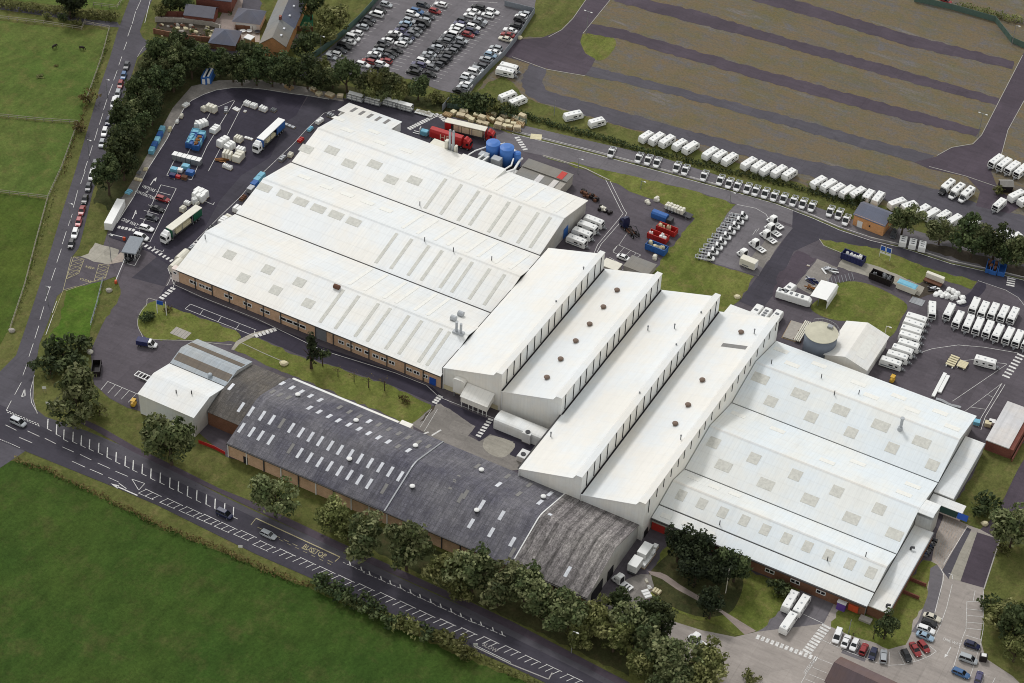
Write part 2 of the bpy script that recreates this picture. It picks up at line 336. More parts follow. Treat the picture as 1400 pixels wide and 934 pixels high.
ground('scrub', 'grass_verge', 2, [(652, 128), (668, 112), (690, 104), (705, 118), (716, 132), (740, 142), (790, 155), (830, 168), (880, 182), (960, 208), (1050, 235), (1110, 258), (1180, 272), (1240, 292), (1330, 320), (1405, 345), (1405, 360), (1330, 340), (1230, 310), (1100, 276), (1000, 245), (900, 215), (800, 185), (700, 158)])
ground('scrub', 'grass_lawn', 2, [(793, 52), (802, 46), (835, 50), (842, 62), (828, 80), (814, 82), (800, 72)], True)
# roads outside the works
ground('road', 'asphalt_road', 2, [(183, -60), (177, 0), (160, 45), (150, 80), (137, 118), (120, 176), (103, 234), (85, 290), (67, 350), (47, 412), (33, 454), (22, 486), (0, 508), (-60, 540), (-300, 470), (-300, 560), (0, 640), (60, 600), (51, 566), (46, 546), (46, 516), (54, 470), (66, 440), (78, 405), (88, 397), (98, 352), (108, 339), (118, 300), (127, 262), (140, 225), (152, 188), (163, 150), (173, 122), (181, 100), (188, 78), (205, 61), (197, 56), (191, 43), (199, 20), (208, 0), (216, -60)])
ground('road', 'asphalt_road', 2.5, [(187, 46), (205, 59), (230, 58), (262, 56), (300, 64), (350, 76), (400, 88), (440, 97), (440, 112), (350, 92), (300, 79), (250, 72), (205, 64), (186, 80)])
ground('main_road', 'asphalt_dark', 3, [(-300, 425), (-20, 545), (7, 557), (55, 582), (62, 586), (120, 612), (200, 640), (280, 675), (350, 709), (465, 762), (563, 808), (700, 871), (800, 921), (960, 1005), (920, 1040), (750, 936), (700, 912), (640, 886), (560, 850), (412, 785), (350, 758), (215, 691), (163, 669), (27, 614), (0, 603), (-300, 480)])
ground('lay_by', 'asphalt_road', 2.7, [(45, 556), (62, 570), (120, 590), (180, 615), (240, 645), (300, 676), (350, 700), (465, 752), (563, 798), (700, 860), (800, 910), (960, 994), (960, 1010), (800, 924), (700, 874), (563, 811), (465, 766), (350, 712), (280, 678), (200, 643), (120, 615), (50, 585)])
ground('footpath', 'asphalt_purple', 2.8, [(100, 574), (112, 572), (140, 585), (185, 611), (250, 643), (300, 668), (350, 688), (465, 742), (600, 803), (700, 850), (800, 902), (960, 985), (960, 998), (800, 912), (700, 862), (600, 813), (465, 753), (350, 698), (300, 674), (250, 651), (180, 617), (130, 589)])
# the works
ground('yard', 'asphalt_yard', 2, [(88, 397), (98, 352), (112, 350), (140, 340), (155, 292), (165, 270), (180, 262), (190, 240), (210, 200), (235, 155), (252, 130), (265, 121), (300, 116), (350, 114), (430, 127), (500, 140), (560, 150), (620, 160), (680, 176), (700, 184), (760, 200), (830, 216), (900, 236), (1000, 264), (1060, 280), (1110, 298), (1150, 315), (1233, 339), (1300, 361), (1373, 377), (1450, 396), (1460, 600), (1345, 612), (1330, 650), (1330, 735), (1290, 790), (1200, 850), (1100, 820), (960, 790), (930, 780), (900, 830), (850, 850), (800, 830), (600, 740), (400, 650), (310, 625), (270, 590), (190, 562), (175, 558), (150, 545), (128, 525), (124, 480), (146, 430), (165, 396), (158, 378), (140, 385)])
ground('yard_loop', 'asphalt_fresh', 3, [(148, 324), (160, 305), (182.6, 269.7), (203, 230), (228, 191), (235.7, 175.7), (252.8, 146.6), (261.4, 138), (278.6, 129.4), (295.7, 123.4), (317, 120.4), (340, 120.5), (362, 122.5), (394, 127.7), (420, 131), (405, 158), (392, 166), (370, 215), (330, 240), (300, 275), (262, 345), (238, 368), (215, 352), (205, 345), (186, 338)])
ground('yard_loop', 'asphalt_dark', 2.6, [(425, 127), (500, 140), (560, 151), (620, 166), (650, 190), (700, 205), (690, 240), (560, 190), (480, 146), (400, 215), (330, 280), (250, 365), (236, 368), (225, 392), (180, 380), (240, 330), (330, 235), (390, 166), (405, 157)])
ground('apron', 'concrete_grey', 3.2, [(160, 305), (182.6, 269.7), (203, 230), (228, 191), (235.7, 175.7), (252.8, 146.6), (261.4, 138), (278.6, 129.4), (295.7, 123.4), (317, 120.4), (340, 120.5), (362, 122.5), (394, 127.7), (420, 131), (470, 139), (468, 132), (430, 121), (350, 109), (300, 110), (262, 118), (236, 148), (210, 196), (188, 236), (166, 272), (150, 300)])
ground('yard_road', 'asphalt_fresh', 3, [(226, 392), (240, 388), (262, 402), (350, 438), (400, 457), (440, 474), (540, 508), (592, 530), (616, 552), (660, 570), (735, 598), (760, 610), (720, 650), (700, 640), (676, 628), (650, 598), (600, 568), (592, 552), (540, 529), (455, 500), (405, 484), (350, 460), (330, 466), (322, 450), (250, 426), (226, 417), (215, 412)])
ground('concrete_apron', 'concrete_grey', 3.4, [(562, 580), (597, 553), (602, 552), (650, 583), (640, 596), (655, 604), (670, 594), (702, 604), (697, 622), (740, 640), (690, 645), (640, 628), (600, 604)])
ground('concrete_apron', 'concrete', 3.6, [(660, 610), (670, 596), (704, 607), (690, 625), (672, 622)], True)
ground('brick_edging', 'soil', 3.5, [(574, 577), (590, 556), (595, 555), (580, 575)])
ground('lawn', 'grass_lawn', 3.2, [(214, 411), (229, 419), (251, 427), (290, 440), (322, 452), (330, 461), (322, 468), (260, 466), (205, 465), (194, 456), (188, 443), (190, 430), (198, 418)])
ground('lawn', 'grass_lawn', 3.2, [(330, 469), (342, 462), (352, 462), (405, 486), (455, 501), (540, 530), (590, 554), (574, 577), (562, 582), (540, 572), (400, 514), (350, 492), (318, 478)])
ground('garden_path', 'concrete', 3.4, [(316, 478), (323, 467), (332, 462), (344, 456), (372, 449), (374, 452), (350, 459), (336, 466), (327, 471), (320, 479)])
ground('lawn', 'grass_bright', 2.6, [(91, 397), (141, 384), (125, 447), (118, 470), (60, 470), (70, 455), (82, 440)])
ground('lawn', 'grass_verge', 2.7, [(144, 387), (158, 385), (165, 396), (160, 415), (145, 434), (130, 455), (120, 475), (128, 447)])
ground('lawn', 'grass_verge', 2.6, [(105, 349), (114, 322), (123, 302), (131, 277), (145, 282), (150, 300), (137, 318), (125, 345), (114, 352)])
ground('concrete_apron', 'concrete', 3, [(110, 351), (121, 347), (130, 332), (142, 336), (163, 342), (160, 352), (148, 362), (128, 358)])
ground('gate_pad', 'paving', 3.1, [(148, 362), (163, 347), (172, 340), (176, 346), (168, 358)])
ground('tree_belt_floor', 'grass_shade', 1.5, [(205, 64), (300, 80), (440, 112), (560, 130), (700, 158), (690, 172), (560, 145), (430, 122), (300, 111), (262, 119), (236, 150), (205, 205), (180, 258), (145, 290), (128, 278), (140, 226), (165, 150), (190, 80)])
ground('car_park', 'asphalt_grey', 2.4, [(405, 88), (436, 78), (470, 50), (508, 12), (520, -30), (745, -60), (729, 18), (705, 58), (650, 117), (640, 132), (600, 123), (560, 108), (500, 104), (450, 100)])
# strips of the old compound
for i, (nm, pts) in enumerate((
    ('strip_road', [(838, -12), (907, 5), (950, 14), (1050, 45), (1210, 89), (1366, 135), (1362, 144), (1200, 101), (1050, 57), (950, 32), (900, 19), (840, 2)]),
    ('strip_road', [(1040, -14), (1120, 10), (1230, 44), (1386, 84), (1384, 95), (1230, 60), (1120, 26), (1020, -2)]),
    ('strip_road', [(808, 33), (850, 40), (900, 55), (1050, 98), (1200, 139), (1341, 177), (1334, 187), (1200, 155), (1050, 112), (900, 70), (850, 54), (800, 45)]),
    ('strip_road', [(806, 90), (850, 101), (900, 114), (1050, 152), (1180, 188), (1278, 213), (1252, 223), (1160, 197), (1050, 165), (925, 131), (850, 113), (800, 103)]),
    ('strip_road', [(725, 87), (747, 95), (742, 108), (746, 123), (775, 132), (850, 153), (925, 174), (1050, 207), (1130, 225), (1220, 242), (1290, 262), (1335, 278), (1440, 305), (1440, 342), (1360, 316), (1290, 298), (1240, 285), (1180, 263), (1100, 239), (1026, 216), (925, 190), (860, 176), (780, 152), (735, 139), (718, 128), (712, 110)]))):
    ground(nm, 'asphalt_purple' if i < 3 else 'asphalt_road', 2.6+.01*i, pts)
ground('junction', 'asphalt_purple', 2.8, [(846, -40), (835, 0), (818, 20), (797, 45), (793, 58), (800, 73), (814, 81), (808, 93), (800, 103), (760, 97), (725, 88), (690, 77), (704, 54), (740, 52), (768, 41), (783, 26), (801, 0), (820, -40)])
ground('junction', 'asphalt_purple', 2.9, [(1460, -20), (1398, 75), (1384, 105), (1361, 148), (1342, 185), (1330, 198), (1301, 202), (1281, 214), (1250, 222), (1270, 231), (1322, 242), (1340, 262), (1334, 282), (1380, 292), (1400, 280), (1366, 262), (1355, 235), (1368, 212), (1378, 178), (1400, 138), (1470, 40)])
# works perimeter road, van strip and pads
ground('perimeter_road', 'asphalt_grey', 3, [(690, 181), (760, 197), (820, 213), (884, 230), (949, 248), (1000, 262), (1060, 279), (1090, 289), (1090, 310), (1048, 296), (1006, 279), (949, 261), (884, 246), (820, 231), (742, 213), (700, 204), (660, 192)])
ground('perimeter_road', 'asphalt_dark', 3.1, [(1084, 287), (1112, 299), (1148, 315), (1190, 329), (1233, 339), (1300, 361), (1373, 377), (1440, 392), (1440, 440), (1400, 412), (1375, 396), (1336, 385), (1263, 365), (1200, 340), (1122, 327), (1085, 344), (1060, 400), (1040, 425), (1010, 412), (1036, 378), (1083, 312)])
ground('van_strip', 'asphalt_grey', 3, [(700, 168), (760, 182), (820, 196), (900, 214), (1000, 246), (1100, 278), (1165, 300), (1240, 312), (1300, 330), (1400, 362), (1440, 372), (1440, 391), (1373, 375), (1300, 359), (1233, 337), (1190, 327), (1148, 312), (1112, 297), (1060, 277), (1000, 260), (949, 246), (884, 228), (820, 211), (760, 195), (690, 178)])
ground('lawn', 'grass_lawn', 3.3, [(742, 213), (820, 231), (884, 246), (948, 261), (1006, 280), (996, 292), (985, 309), (972, 330), (957, 350), (972, 360), (1007, 370), (1031, 378), (1022, 397), (1010, 412), (990, 430), (950, 420), (905, 400), (880, 380), (898, 366), (913, 344), (943, 307), (950, 299), (920, 284), (890, 272), (875, 267), (835, 249), (808, 236), (760, 220)])
ground('parking_pad', 'asphalt_grey', 3.5, [(1007, 279), (1033, 284), (1048, 292), (1052, 300), (1084, 312), (1069, 330), (1043, 367), (1037, 378), (1007, 369), (972, 359), (954, 354), (975, 324), (995, 291)])
ground('concrete_apron', 'concrete_grey', 3.7, [(1068, 331), (1043, 367), (1024, 356), (1046, 328)])
ground('yard_patch', 'asphalt_purple', 3.6, [(1090, 343), (1116, 354), (1087, 390), (1076, 412), (1058, 410), (1061, 382)])
ground('concrete_apron', 'concrete_grey', 3.4, [(1117, 354), (1145, 366), (1132, 384), (1112, 405), (1088, 392)])
ground('concrete_apron', 'concrete', 3.6, [(1152, 354), (1145, 365), (1191, 380), (1225, 390), (1257, 405), (1264, 393), (1232, 378), (1195, 363)])
ground('lawn', 'grass_lawn', 3.5, [(1120, 327), (1160, 334), (1200, 340), (1263, 365), (1336, 385), (1328, 396), (1268, 377), (1257, 388), (1180, 361), (1150, 346), (1126, 336)])
ground('lawn', 'grass_lawn', 3.5, [(1165, 385), (1185, 388), (1210, 398), (1240, 417), (1232, 436), (1223, 455), (1210, 462), (1190, 446), (1133, 436), (1108, 421), (1125, 405), (1140, 388)], True)
ground('yard_patch', 'asphalt_fresh', 3.5, [(1335, 388), (1345, 385), (1348, 394), (1336, 408), (1318, 420), (1306, 414), (1326, 400)], True)
ground('soil_bed', 'soil', 3.4, [(1265, 378), (1290, 384), (1275, 402), (1258, 408), (1245, 408)])
ground('soil_bed', 'soil', 3.1, [(1250, 330), (1300, 338), (1420, 372), (1420, 386), (1330, 360), (1270, 343)])
# front car park and lawns
ground('front_car_park', 'asphalt_pale', 2.4, [(880, 850), (905, 845), (960, 862), (1005, 871), (1034, 864), (1062, 840), (1110, 816), (1150, 826), (1200, 845), (1245, 800), (1276, 764), (1290, 704), (1322, 718), (1340, 724), (1367, 737), (1345, 800), (1345, 840), (1340, 872), (1347, 900), (1385, 925), (1420, 960), (1420, 1100), (820, 1100), (900, 950)])
ground('caravan_bay', 'asphalt_grey', 2.7, [(1034, 864), (1072, 826), (1090, 806), (1140, 826), (1126, 853)])
ground('lawn', 'grass_lawn', 2.9, [(1136, 857), (1150, 826), (1180, 836), (1214, 845), (1240, 802), (1262, 766), (1281, 772), (1272, 790), (1267, 818), (1247, 855), (1246, 866), (1238, 882), (1215, 888), (1190, 877), (1160, 868)])
ground('footpath', 'asphalt_grey', 3, [(1272, 777), (1281, 772), (1289, 784), (1286, 812), (1277, 842), (1264, 868), (1246, 864), (1256, 848), (1268, 815)])
ground('paved_yard', 'paving', 2.9, [(1280, 730), (1291, 704), (1324, 718), (1308, 745), (1288, 778), (1274, 766)])
ground('car_park_patch', 'concrete', 2.7, [(1327, 727), (1336, 729), (1313, 795), (1297, 791), (1314, 752)])
ground('car_park_patch', 'asphalt_purple', 2.8, [(1336, 728), (1368, 738), (1345, 804), (1313, 795)])
ground('car_park_patch', 'asphalt_road', 2.65, [(1322, 721), (1328, 724), (1312, 756), (1297, 792), (1288, 780), (1306, 748)])
ground('car_park_patch', 'asphalt_grey', 2.6, [(1158, 875), (1190, 888), (1182, 905), (1150, 893)])
ground('path', 'asphalt_purple', 2.6, [(1340, 724), (1362, 704), (1390, 645), (1440, 560), (1460, 600), (1410, 680), (1384, 742), (1366, 738)])
ground('lawn', 'grass_verge', 2.2, [(1346, 800), (1366, 738), (1400, 672), (1480, 560), (1500, 960), (1430, 980), (1385, 925), (1347, 898), (1341, 872), (1347, 835)])
ground('lawn', 'grass_verge', 2.3, [(1290, 704), (1312, 680), (1350, 622), (1386, 628), (1400, 618), (1392, 642), (1362, 704), (1342, 722), (1320, 717)])
ground('lawn', 'grass_lawn', 3, [(880, 800), (898, 770), (915, 735), (1000, 772), (1095, 806), (1074, 826), (1060, 843), (1034, 864), (1008, 869), (985, 856), (945, 846), (905, 826)])
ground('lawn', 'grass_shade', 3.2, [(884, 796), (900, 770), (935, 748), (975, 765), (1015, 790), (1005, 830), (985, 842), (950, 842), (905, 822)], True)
ground('path', 'path_gravel', 3.5, [(886, 781), (903, 783), (912, 787), (930, 800), (957, 816), (1034, 863), (1018, 868), (986, 838), (953, 821), (925, 806), (905, 792), (890, 786)])
ground('yard_patch', 'concrete_grey', 3.3, [(830, 830), (852, 795), (876, 785), (890, 786), (893, 808), (880, 822), (855, 838)])
ground('lawn', 'grass_verge', 2.4, [(160, 552), (190, 566), (270, 592), (310, 626), (400, 664), (530, 724), (700, 795), (803, 838), (850, 850), (905, 845), (880, 900), (870, 945), (800, 904), (700, 852), (600, 805), (465, 744), (350, 690), (250, 645), (185, 613), (140, 587)])
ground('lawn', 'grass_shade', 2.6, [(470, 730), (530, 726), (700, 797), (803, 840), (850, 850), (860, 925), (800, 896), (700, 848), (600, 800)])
# ------------------------------------------------------------------ painted markings and kerbs
class Lines:
    def __init__(s, z=.1): s.b = MB(); s.z = z
    def seg(s, p, q, w=.12):
        a, c = g(*p), g(*q); d = (c-a); n = V((-d.y, d.x, 0))
        if n.length < 1e-4: return
        n = n.normalized()*w/2
        vs = [a-n, c-n, c+n, a+n]; s.b.quad(*[(v.x, v.y, s.z) for v in vs])
    def path(s, pts, w=.12, closed=False):
        for p, q in zip(pts, pts[1:]+(pts[:1] if closed else [])): s.seg(p, q, w)
    def dashes(s, p, q, n, w=.12, duty=.5):
        for i in range(n):
            a, c = i/n, (i+duty)/n; s.seg((p[0]+(q[0]-p[0])*a, p[1]+(q[1]-p[1])*a), (p[0]+(q[0]-p[0])*c, p[1]+(q[1]-p[1])*c), w)
    def bars(s, p, q, n, length, w):
        "n zebra bars between p and q lying across the line"
        a, c = g(*p), g(*q); d = (c-a)/n; u = d.normalized(); v = V((-u.y, u.x, 0))
        for i in range(n):
            m = a+d*(i+.5); s.b.quad(*[((m+u*k*w/2+v*l*length/2).x, (m+u*k*w/2+v*l*length/2).y, s.z) for k, l in ((-1, -1), (1, -1), (1, 1), (-1, 1))])
    def poly(s, pts): s.b.quad(*[(g(*p).x, g(*p).y, s.z) for p in pts])
    def text(s, t, px, size, rz=0, tall=1):
        me = text_mesh(t, size); c = g(*px); m = Matrix.Translation((c.x, c.y, s.z)) @ Matrix.Rotation(rz, 4, 'Z') @ Matrix.Diagonal((1, tall, 1, 1))
        s.b.add([m @ v.co for v in me.vertices], [tuple(p.vertices) for p in me.polygons]); bpy.data.meshes.remove(me)
    def done(s, name, m): return struct(s.b.build(name, m))
Z5 = lambda x, y: (x/3.991, 234+y/3.991)          # reading aids: enlarged views of the photograph back to its pixels
Q5 = lambda x, y: (x/3.991, 468+y/3.991)
Q6 = lambda x, y: (350+x/3.991, 700+y/3.991)
Q8 = lambda x, y: (1050+x/3.991, 700+y/3.991)
L = Lines(.085)
# main road: side bars and dashes, centre lines, ladder hatching
bars = [(262, 420), (310, 450), (350, 478), (400, 490), (445, 510), (490, 530), (540, 550), (587, 575), (635, 600), (685, 622), (728, 645), (778, 665), (825, 690), (876, 713), (928, 740), (975, 760), (1025, 787), (1075, 810), (1127, 832), (1175, 855), (1227, 880), (1275, 900)]
for x, y in bars:
    L.seg(Q5(x, y), Q5(x-3, y+54), .28); L.seg(Q5(x-2, y+54), Q5(x+22, y+66), .16)
for x, y in [(510, 280), (572, 308), (617, 333), (680, 360), (730, 383), (785, 405), (840, 432), (893, 458), (950, 483), (1005, 510), (1062, 535), (1115, 560), (1172, 588), (1225, 608), (1290, 638), (1340, 660)]:
    L.seg(Q6(x, y-8), Q6(x+6, y+14), .28); L.seg(Q6(x-14, y+6), Q6(x+22, y+20), .14); L.seg(Q6(x-34, y-4), Q6(x-22, y+2), .14)
for a, c in (((150, 485), (215, 515)), ((245, 525), (305, 555)), ((340, 572), (403, 600)), ((437, 613), (498, 643)), ((533, 660), (600, 690)), ((630, 705), (697, 733)), ((393, 650), (465, 683)), ((490, 693), (560, 723)), ((105, 520), (175, 550)), ((30, 452), (90, 482))): L.seg(Q5(*a), Q5(*c), .16)
L.path([Q5(720, 748), Q5(757, 808), Q5(790, 772)], .16, True)
lad = [(833, 825), (950, 875), (1055, 920)]
lad = [Q5(*p) for p in lad]+[(x, y) for x, y in ((288.6, 709), (312.5, 720), (339, 731))]+[Q6(*p) for p in ((60, 180), (170, 225), (280, 272), (385, 320), (490, 368), (600, 414), (715, 462), (825, 510), (930, 560), (1045, 607), (1160, 655), (1280, 703))]+[Q6(1397+x, y) for x, y in ((0, 752), (110, 805), (225, 855), (340, 908), (450, 960))]
for i, (x, y) in enumerate(lad):
    L.seg((x-10, y-6), (x+12, y+4.5), .16)
    for k in (-9, 0, 9): L.seg((x+k, y-5+(k+9)*.45), (x+k-11, y+(k+9)*.45), .16)
    if i < 7: L.seg((x-19, y), (x+1, y+9), .14)
L.poly([Q5(605, 772), Q5(650, 782), Q5(640, 800)]); L.seg(Q5(640, 788), Q5(750, 837), .35); L.seg(Q5(648, 770), Q5(690, 800), .2); L.seg(Q5(590, 738), Q5(650, 765), .14)
L.dashes(Q5(35, 372), Q5(218, 452), 12, .25, .6); L.dashes(Q5(40, 382), Q5(222, 462), 12, .25, .6); L.dashes(Q5(0, 530), Q5(112, 578), 10, .2, .6)
L.path([Q5(118, 298), Q5(135, 255), Q5(137, 293)], .25, True); L.path([Q5(188, 180), Q5(165, 270), Q5(172, 330), Q5(205, 388)], .14); L.seg(Q5(35, 372), Q5(62, 320), .16)
for a, c in (((80, 288), (117, 220)), ((125, 182), (150, 112)), ((158, 80), (182, 8))): L.seg(Q5(*a), Q5(*c), .14)
for a, c in (((465, 0), (440, 70)), ((425, 105), (400, 200)), ((395, 235), (372, 300)), ((362, 330), (340, 400)), ((335, 425), (310, 500)), ((303, 530), (280, 597)), ((275, 630), (247, 710)), ((240, 740), (218, 812)), ((212, 845), (190, 915)), ((310, 710), (285, 775)), ((290, 785), (250, 895))): L.seg(Z5(*a), Z5(*c), .14)
for a, c in (((770, 0), (745, 55)), ((740, 65), (722, 130)), ((718, 140), (697, 200)), ((692, 230), (675, 275)), ((665, 310), (648, 358)), ((640, 385), (620, 440)), ((615, 460), (592, 518)), ((585, 540), (565, 600)), ((562, 620), (542, 682)), ((535, 700), (515, 768)), ((505, 795), (485, 862)), ((478, 880), (460, 934)), ((820, 0), (790, 125))): L.seg((a[0]/3.991, a[1]/3.991), (c[0]/3.991, c[1]/3.991), .14)
# site lines
L.path([(160, 305), (182.6, 269.7), (203, 230), (228, 191), (235.7, 175.7), (252.8, 146.6), (261.4, 138), (278.6, 129.4), (295.7, 123.4), (317, 120.4), (340, 120.5), (362, 122.5), (394, 127.7), (420, 131), (450, 136)], .2)
L.path([(228, 391), (231, 386), (243, 356), (262, 335), (300, 297), (330, 268), (345, 250), (380, 217), (400, 198), (420, 176), (443, 155), (458, 151)], .14); L.path([(236, 395), (240, 384), (250, 356)], .14)
L.path([(238, 246), (262, 200), (290, 150), (320, 137)], .14); L.path([(285, 234), (305, 196), (332, 143)], .14); L.path([(228, 240), (262, 246), (283, 200), (321, 138)], .16); L.path([(228, 240), (240, 216)], .16)
L.path([(186, 326), (220, 253), (241, 258), (205, 331), (196, 329)], .14)
for x, y in ((936, 132), (915, 172), (893, 207), (870, 237), (848, 280), (822, 330)): L.seg(Z5(x-85, y-22), Z5(x-5, y), .14)
L.bars(Z5(640, 305), Z5(738, 325), 5, 1.2, .8); L.bars(Z5(768, 392), Z5(945, 495), 9, 1.3, .7); L.bars(Z5(1040, 420), Z5(1085, 378), 3, 1.1, .7); L.bars(Z5(875, 700), Z5(950, 635), 5, 1.6, .8)
L.seg(Z5(820, 78), Z5(838, 50), .25); L.poly([Z5(836, 48), Z5(855, 35), Z5(850, 58)]); L.seg(Z5(722, 262), Z5(738, 228), .25); L.poly([Z5(732, 230), Z5(742, 212), Z5(746, 236)])
L.text('VISITORS', Z5(810, 96), 1.2, 0, 1.6); L.text('&', Z5(803, 114), 1.2, 0, 1.4); L.text('CONTRACTORS', Z5(793, 131), 1.0, 0, 1.8); L.text('ONE WAY', Z5(708, 281), 1.25, 0, 1.7)
for q in ((1145, 172), (870, 430)): L.path([Z5(q[0]-30, q[1]-8), Z5(q[0]-25, q[1]-18)], .15); L.path([Z5(q[0]-30, q[1]-8), Z5(q[0]+18, q[1]+12), Z5(q[0]+25, q[1])], .15)
L.path([Z5(915, 530), Z5(950, 620), Z5(1100, 688), Z5(1397, 805), (440, 479), (540, 510), (583, 527), (600, 543), (615, 549), (675, 572), (690, 580)], .16)
L.path([Z5(1010, 752), Z5(1040, 727), Z5(1397, 868)], .14); L.path([Z5(1010, 752), Z5(1385, 900), Z5(1390, 872)], .14)
for x, y in ((1110, 757), (1207, 797), (1305, 838)): L.seg(Z5(x, y), Z5(x-20, y+28), .12)
L.bars((348, 460), (378, 450), 6, 1.6, .8); L.bars((593, 552), (603, 541), 4, 1.6, .7); L.bars((653, 598), (672, 572), 7, 1.5, .7)
L.path([(598, 560), (580, 590)], .1); L.path([(590, 560), (574, 585)], .1); L.path([(575, 595), (586, 591)], .5); L.path([(590, 596), (603, 588)], .5)
L.path([Q5(550, 262), Q5(588, 215), Q5(765, 290)], .14)
for x, y in ((628, 235), (665, 252), (702, 268), (740, 285)): L.seg(Q5(x, y), Q5(x-40, y+44), .12)
L.path([Z5(672, 500), Z5(735, 517), Z5(767, 458), Z5(740, 455)], .2)
L.bars((558, 177), (600, 156), 13, 1.6, .75); L.bars((600, 157), (609, 166), 4, 1.6, .75); L.bars((706, 187), (719, 206), 6, 1.6, .75)
# perimeter road double line, pads, bays
dl = [(700, 183), (760, 198), (820, 213), (884, 230), (949, 248), (1000, 262), (1060, 279), (1112, 299), (1148, 315), (1190, 329), (1233, 339), (1300, 361), (1373, 377), (1410, 386)]
L.path(dl, .16); L.path([(x-1, y-5) for x, y in dl], .16)
L.path([(742, 214), (770, 222), (805, 232)], .1)
L.path([(828, 246), (849, 288), (852, 292), (846, 300), (817, 335), (812, 347)], .14); L.path([(834, 248), (854, 288), (857, 292), (852, 300), (822, 334), (816, 345)], .14)
L.path([(838, 343), (845, 335), (876, 349), (862, 358)], .12); L.path([(833, 352), (858, 366)], .12); L.path([(845, 335), (838, 345), (870, 360)], .12); L.path([(853, 339), (847, 346)], .1); L.path([(862, 343), (855, 350)], .1); L.path([(870, 346), (862, 355)], .1); L.path([(858, 318), (846, 336)], .1); L.path([(829, 358), (858, 372)], .12)
L.path([(1008, 280), (1033, 285), (1047, 293), (1052, 301)], .14); L.path([(1034, 314), (1029, 321)], .1); L.path([(1038, 312), (1034, 318)], .1)
L.path([(1219, 500), (1250, 485), (1275, 477), (1310, 472), (1345, 475), (1392, 483)], .14); L.path([(1302, 500), (1312, 494), (1330, 492), (1377, 498), (1302, 549)], .12); L.path([(1369, 525), (1320, 562)], .1); L.path([(1349, 539), (1358, 544)], .1); L.path([(1327, 557), (1348, 560)], .1)
L.path([(1370, 524), (1341, 572), (1338, 584)], .14); L.path([(1374, 526), (1347, 570), (1341, 588)], .14); L.bars((1374, 517), (1397, 484), 8, 2.2, .7); L.bars((1381, 392), (1383, 380), 4, 2.4, .6)
L.path([(1337, 384), (1375, 397), (1392, 407), (1402, 420)], .12)
# front car park
L.bars((1033, 870), (1118, 902), 13, 1.5, .8); L.bars((1102, 893), (1131, 855), 10, 2.4, .7)
L.path([(1094, 838), (1126, 853)], .12); L.path([Q8(290, 697), Q8(405, 750), Q8(430, 762), Q8(480, 780), Q8(520, 797), Q8(600, 826), Q8(660, 838), Q8(740, 834), Q8(820, 812), Q8(880, 788), Q8(918, 762), Q8(885, 735)], .13)
for a, c in (((340, 717), (365, 670)), ((378, 737), (395, 700)), ((470, 775), (500, 725)), ((525, 797), (550, 745)), ((605, 825), (612, 780)), ((660, 836), (662, 765)), ((745, 830), (712, 762)), ((800, 812), (775, 775)), ((862, 797), (835, 762))): L.seg(Q8(*a), Q8(*c), .12)
L.path([Q8(905, 690), Q8(940, 620), Q8(975, 520), Q8(1005, 395)], .12); L.path([Q8(1088, 80), Q8(950, 300)], .14); L.path([Q8(940, 305), Q8(958, 340), Q8(955, 375), Q8(910, 550)], .16)
L.path([Q8(985, 335), Q8(1005, 345), Q8(1008, 368)], .14)
L.path([Q8(1130, 430), Q8(1118, 492)], .12); L.path([Q8(1172, 492), Q8(1085, 490), Q8(1080, 640), Q8(1060, 690), Q8(1005, 870), Q8(1100, 912)], .12); L.path([Q8(1174, 430), Q8(1174, 640), Q8(1160, 720), Q8(1100, 910)], .12)
for a, c in (((1085, 530), (1172, 540)), ((1085, 565), (1172, 573)), ((1082, 602), (1172, 610)), ((1078, 635), (1170, 645)), ((1072, 672), (1162, 698)), ((1058, 742), (1148, 768)), ((1035, 805), (1125, 830))): L.seg(Q8(*a), Q8(*c), .12)
L.seg(Q8(998, 738), Q8(975, 780), .25); L.poly([Q8(965, 775), Q8(985, 782), Q8(962, 797)]); L.text('ONE WAY', Q8(1003, 710), 1.0, R_(4), 1.4)
L.path([Q8(265, 790), Q8(180, 934)], .12)
for x, y in ((265, 797), (245, 850), (222, 885), (200, 912)): L.seg(Q8(x, y), Q8(x+90, y+36), .12)
L.text('VISITORS', Q8(226, 848), 1.3, R_(86))
L.path([Q8(1185, 885), Q8(1165, 934)], .12); L.path([Q8(1240, 905), Q8(1225, 934)], .12)
# car park bay lines
for a, c in (((597, 0), (524, 95)), ((527, 91), (522, 98)), ((657, 42), (580, 108))): L.seg(a, c, .14)
for a, c in (((486, 91), (523, 99)), ((554, 101), (592, 110))): L.seg(a, c, .12)
def bay_ticks(a, c, n, dx, dy):
    for i in range(n):
        t = i/(n-1); x, y = a[0]+(c[0]-a[0])*t, a[1]+(c[1]-a[1])*t; L.seg((x, y), (x+dx, y+dy), .1)
bay_ticks((524, 96), (600, 2), 22, 18, 4.5); bay_ticks((580, 107), (668, 18), 22, 20, 5); bay_ticks((448, 82), (526, 2), 18, 20, 4.5); bay_ticks((505, 92), (575, 6), 20, 17, 4); bay_ticks((563, 102), (645, 12), 20, 17, 4)
L.path([(640, 2), (680, 4)], .12)
L.done('road_markings', 'paint_white')
L = Lines(.09)
def hatch(quad, n):
    a, b_, c, d = [V((*q, 0)) for q in quad]
    L.path([tuple(q.xy) for q in (a, b_, c, d)], .12, True)
    for i in range(n):
        t, u = i/n, (i+1)/n; L.seg(tuple((a+(d-a)*t).xy), tuple((b_+(c-b_)*u).xy), .1); L.seg(tuple((b_+(c-b_)*t).xy), tuple((a+(d-a)*u).xy), .1)
hatch([Z5(402, 468), Z5(460, 482), Z5(430, 560), Z5(362, 590)], 5); hatch([Z5(540, 510), Z5(597, 515), Z5(575, 585), Z5(512, 605)], 4)
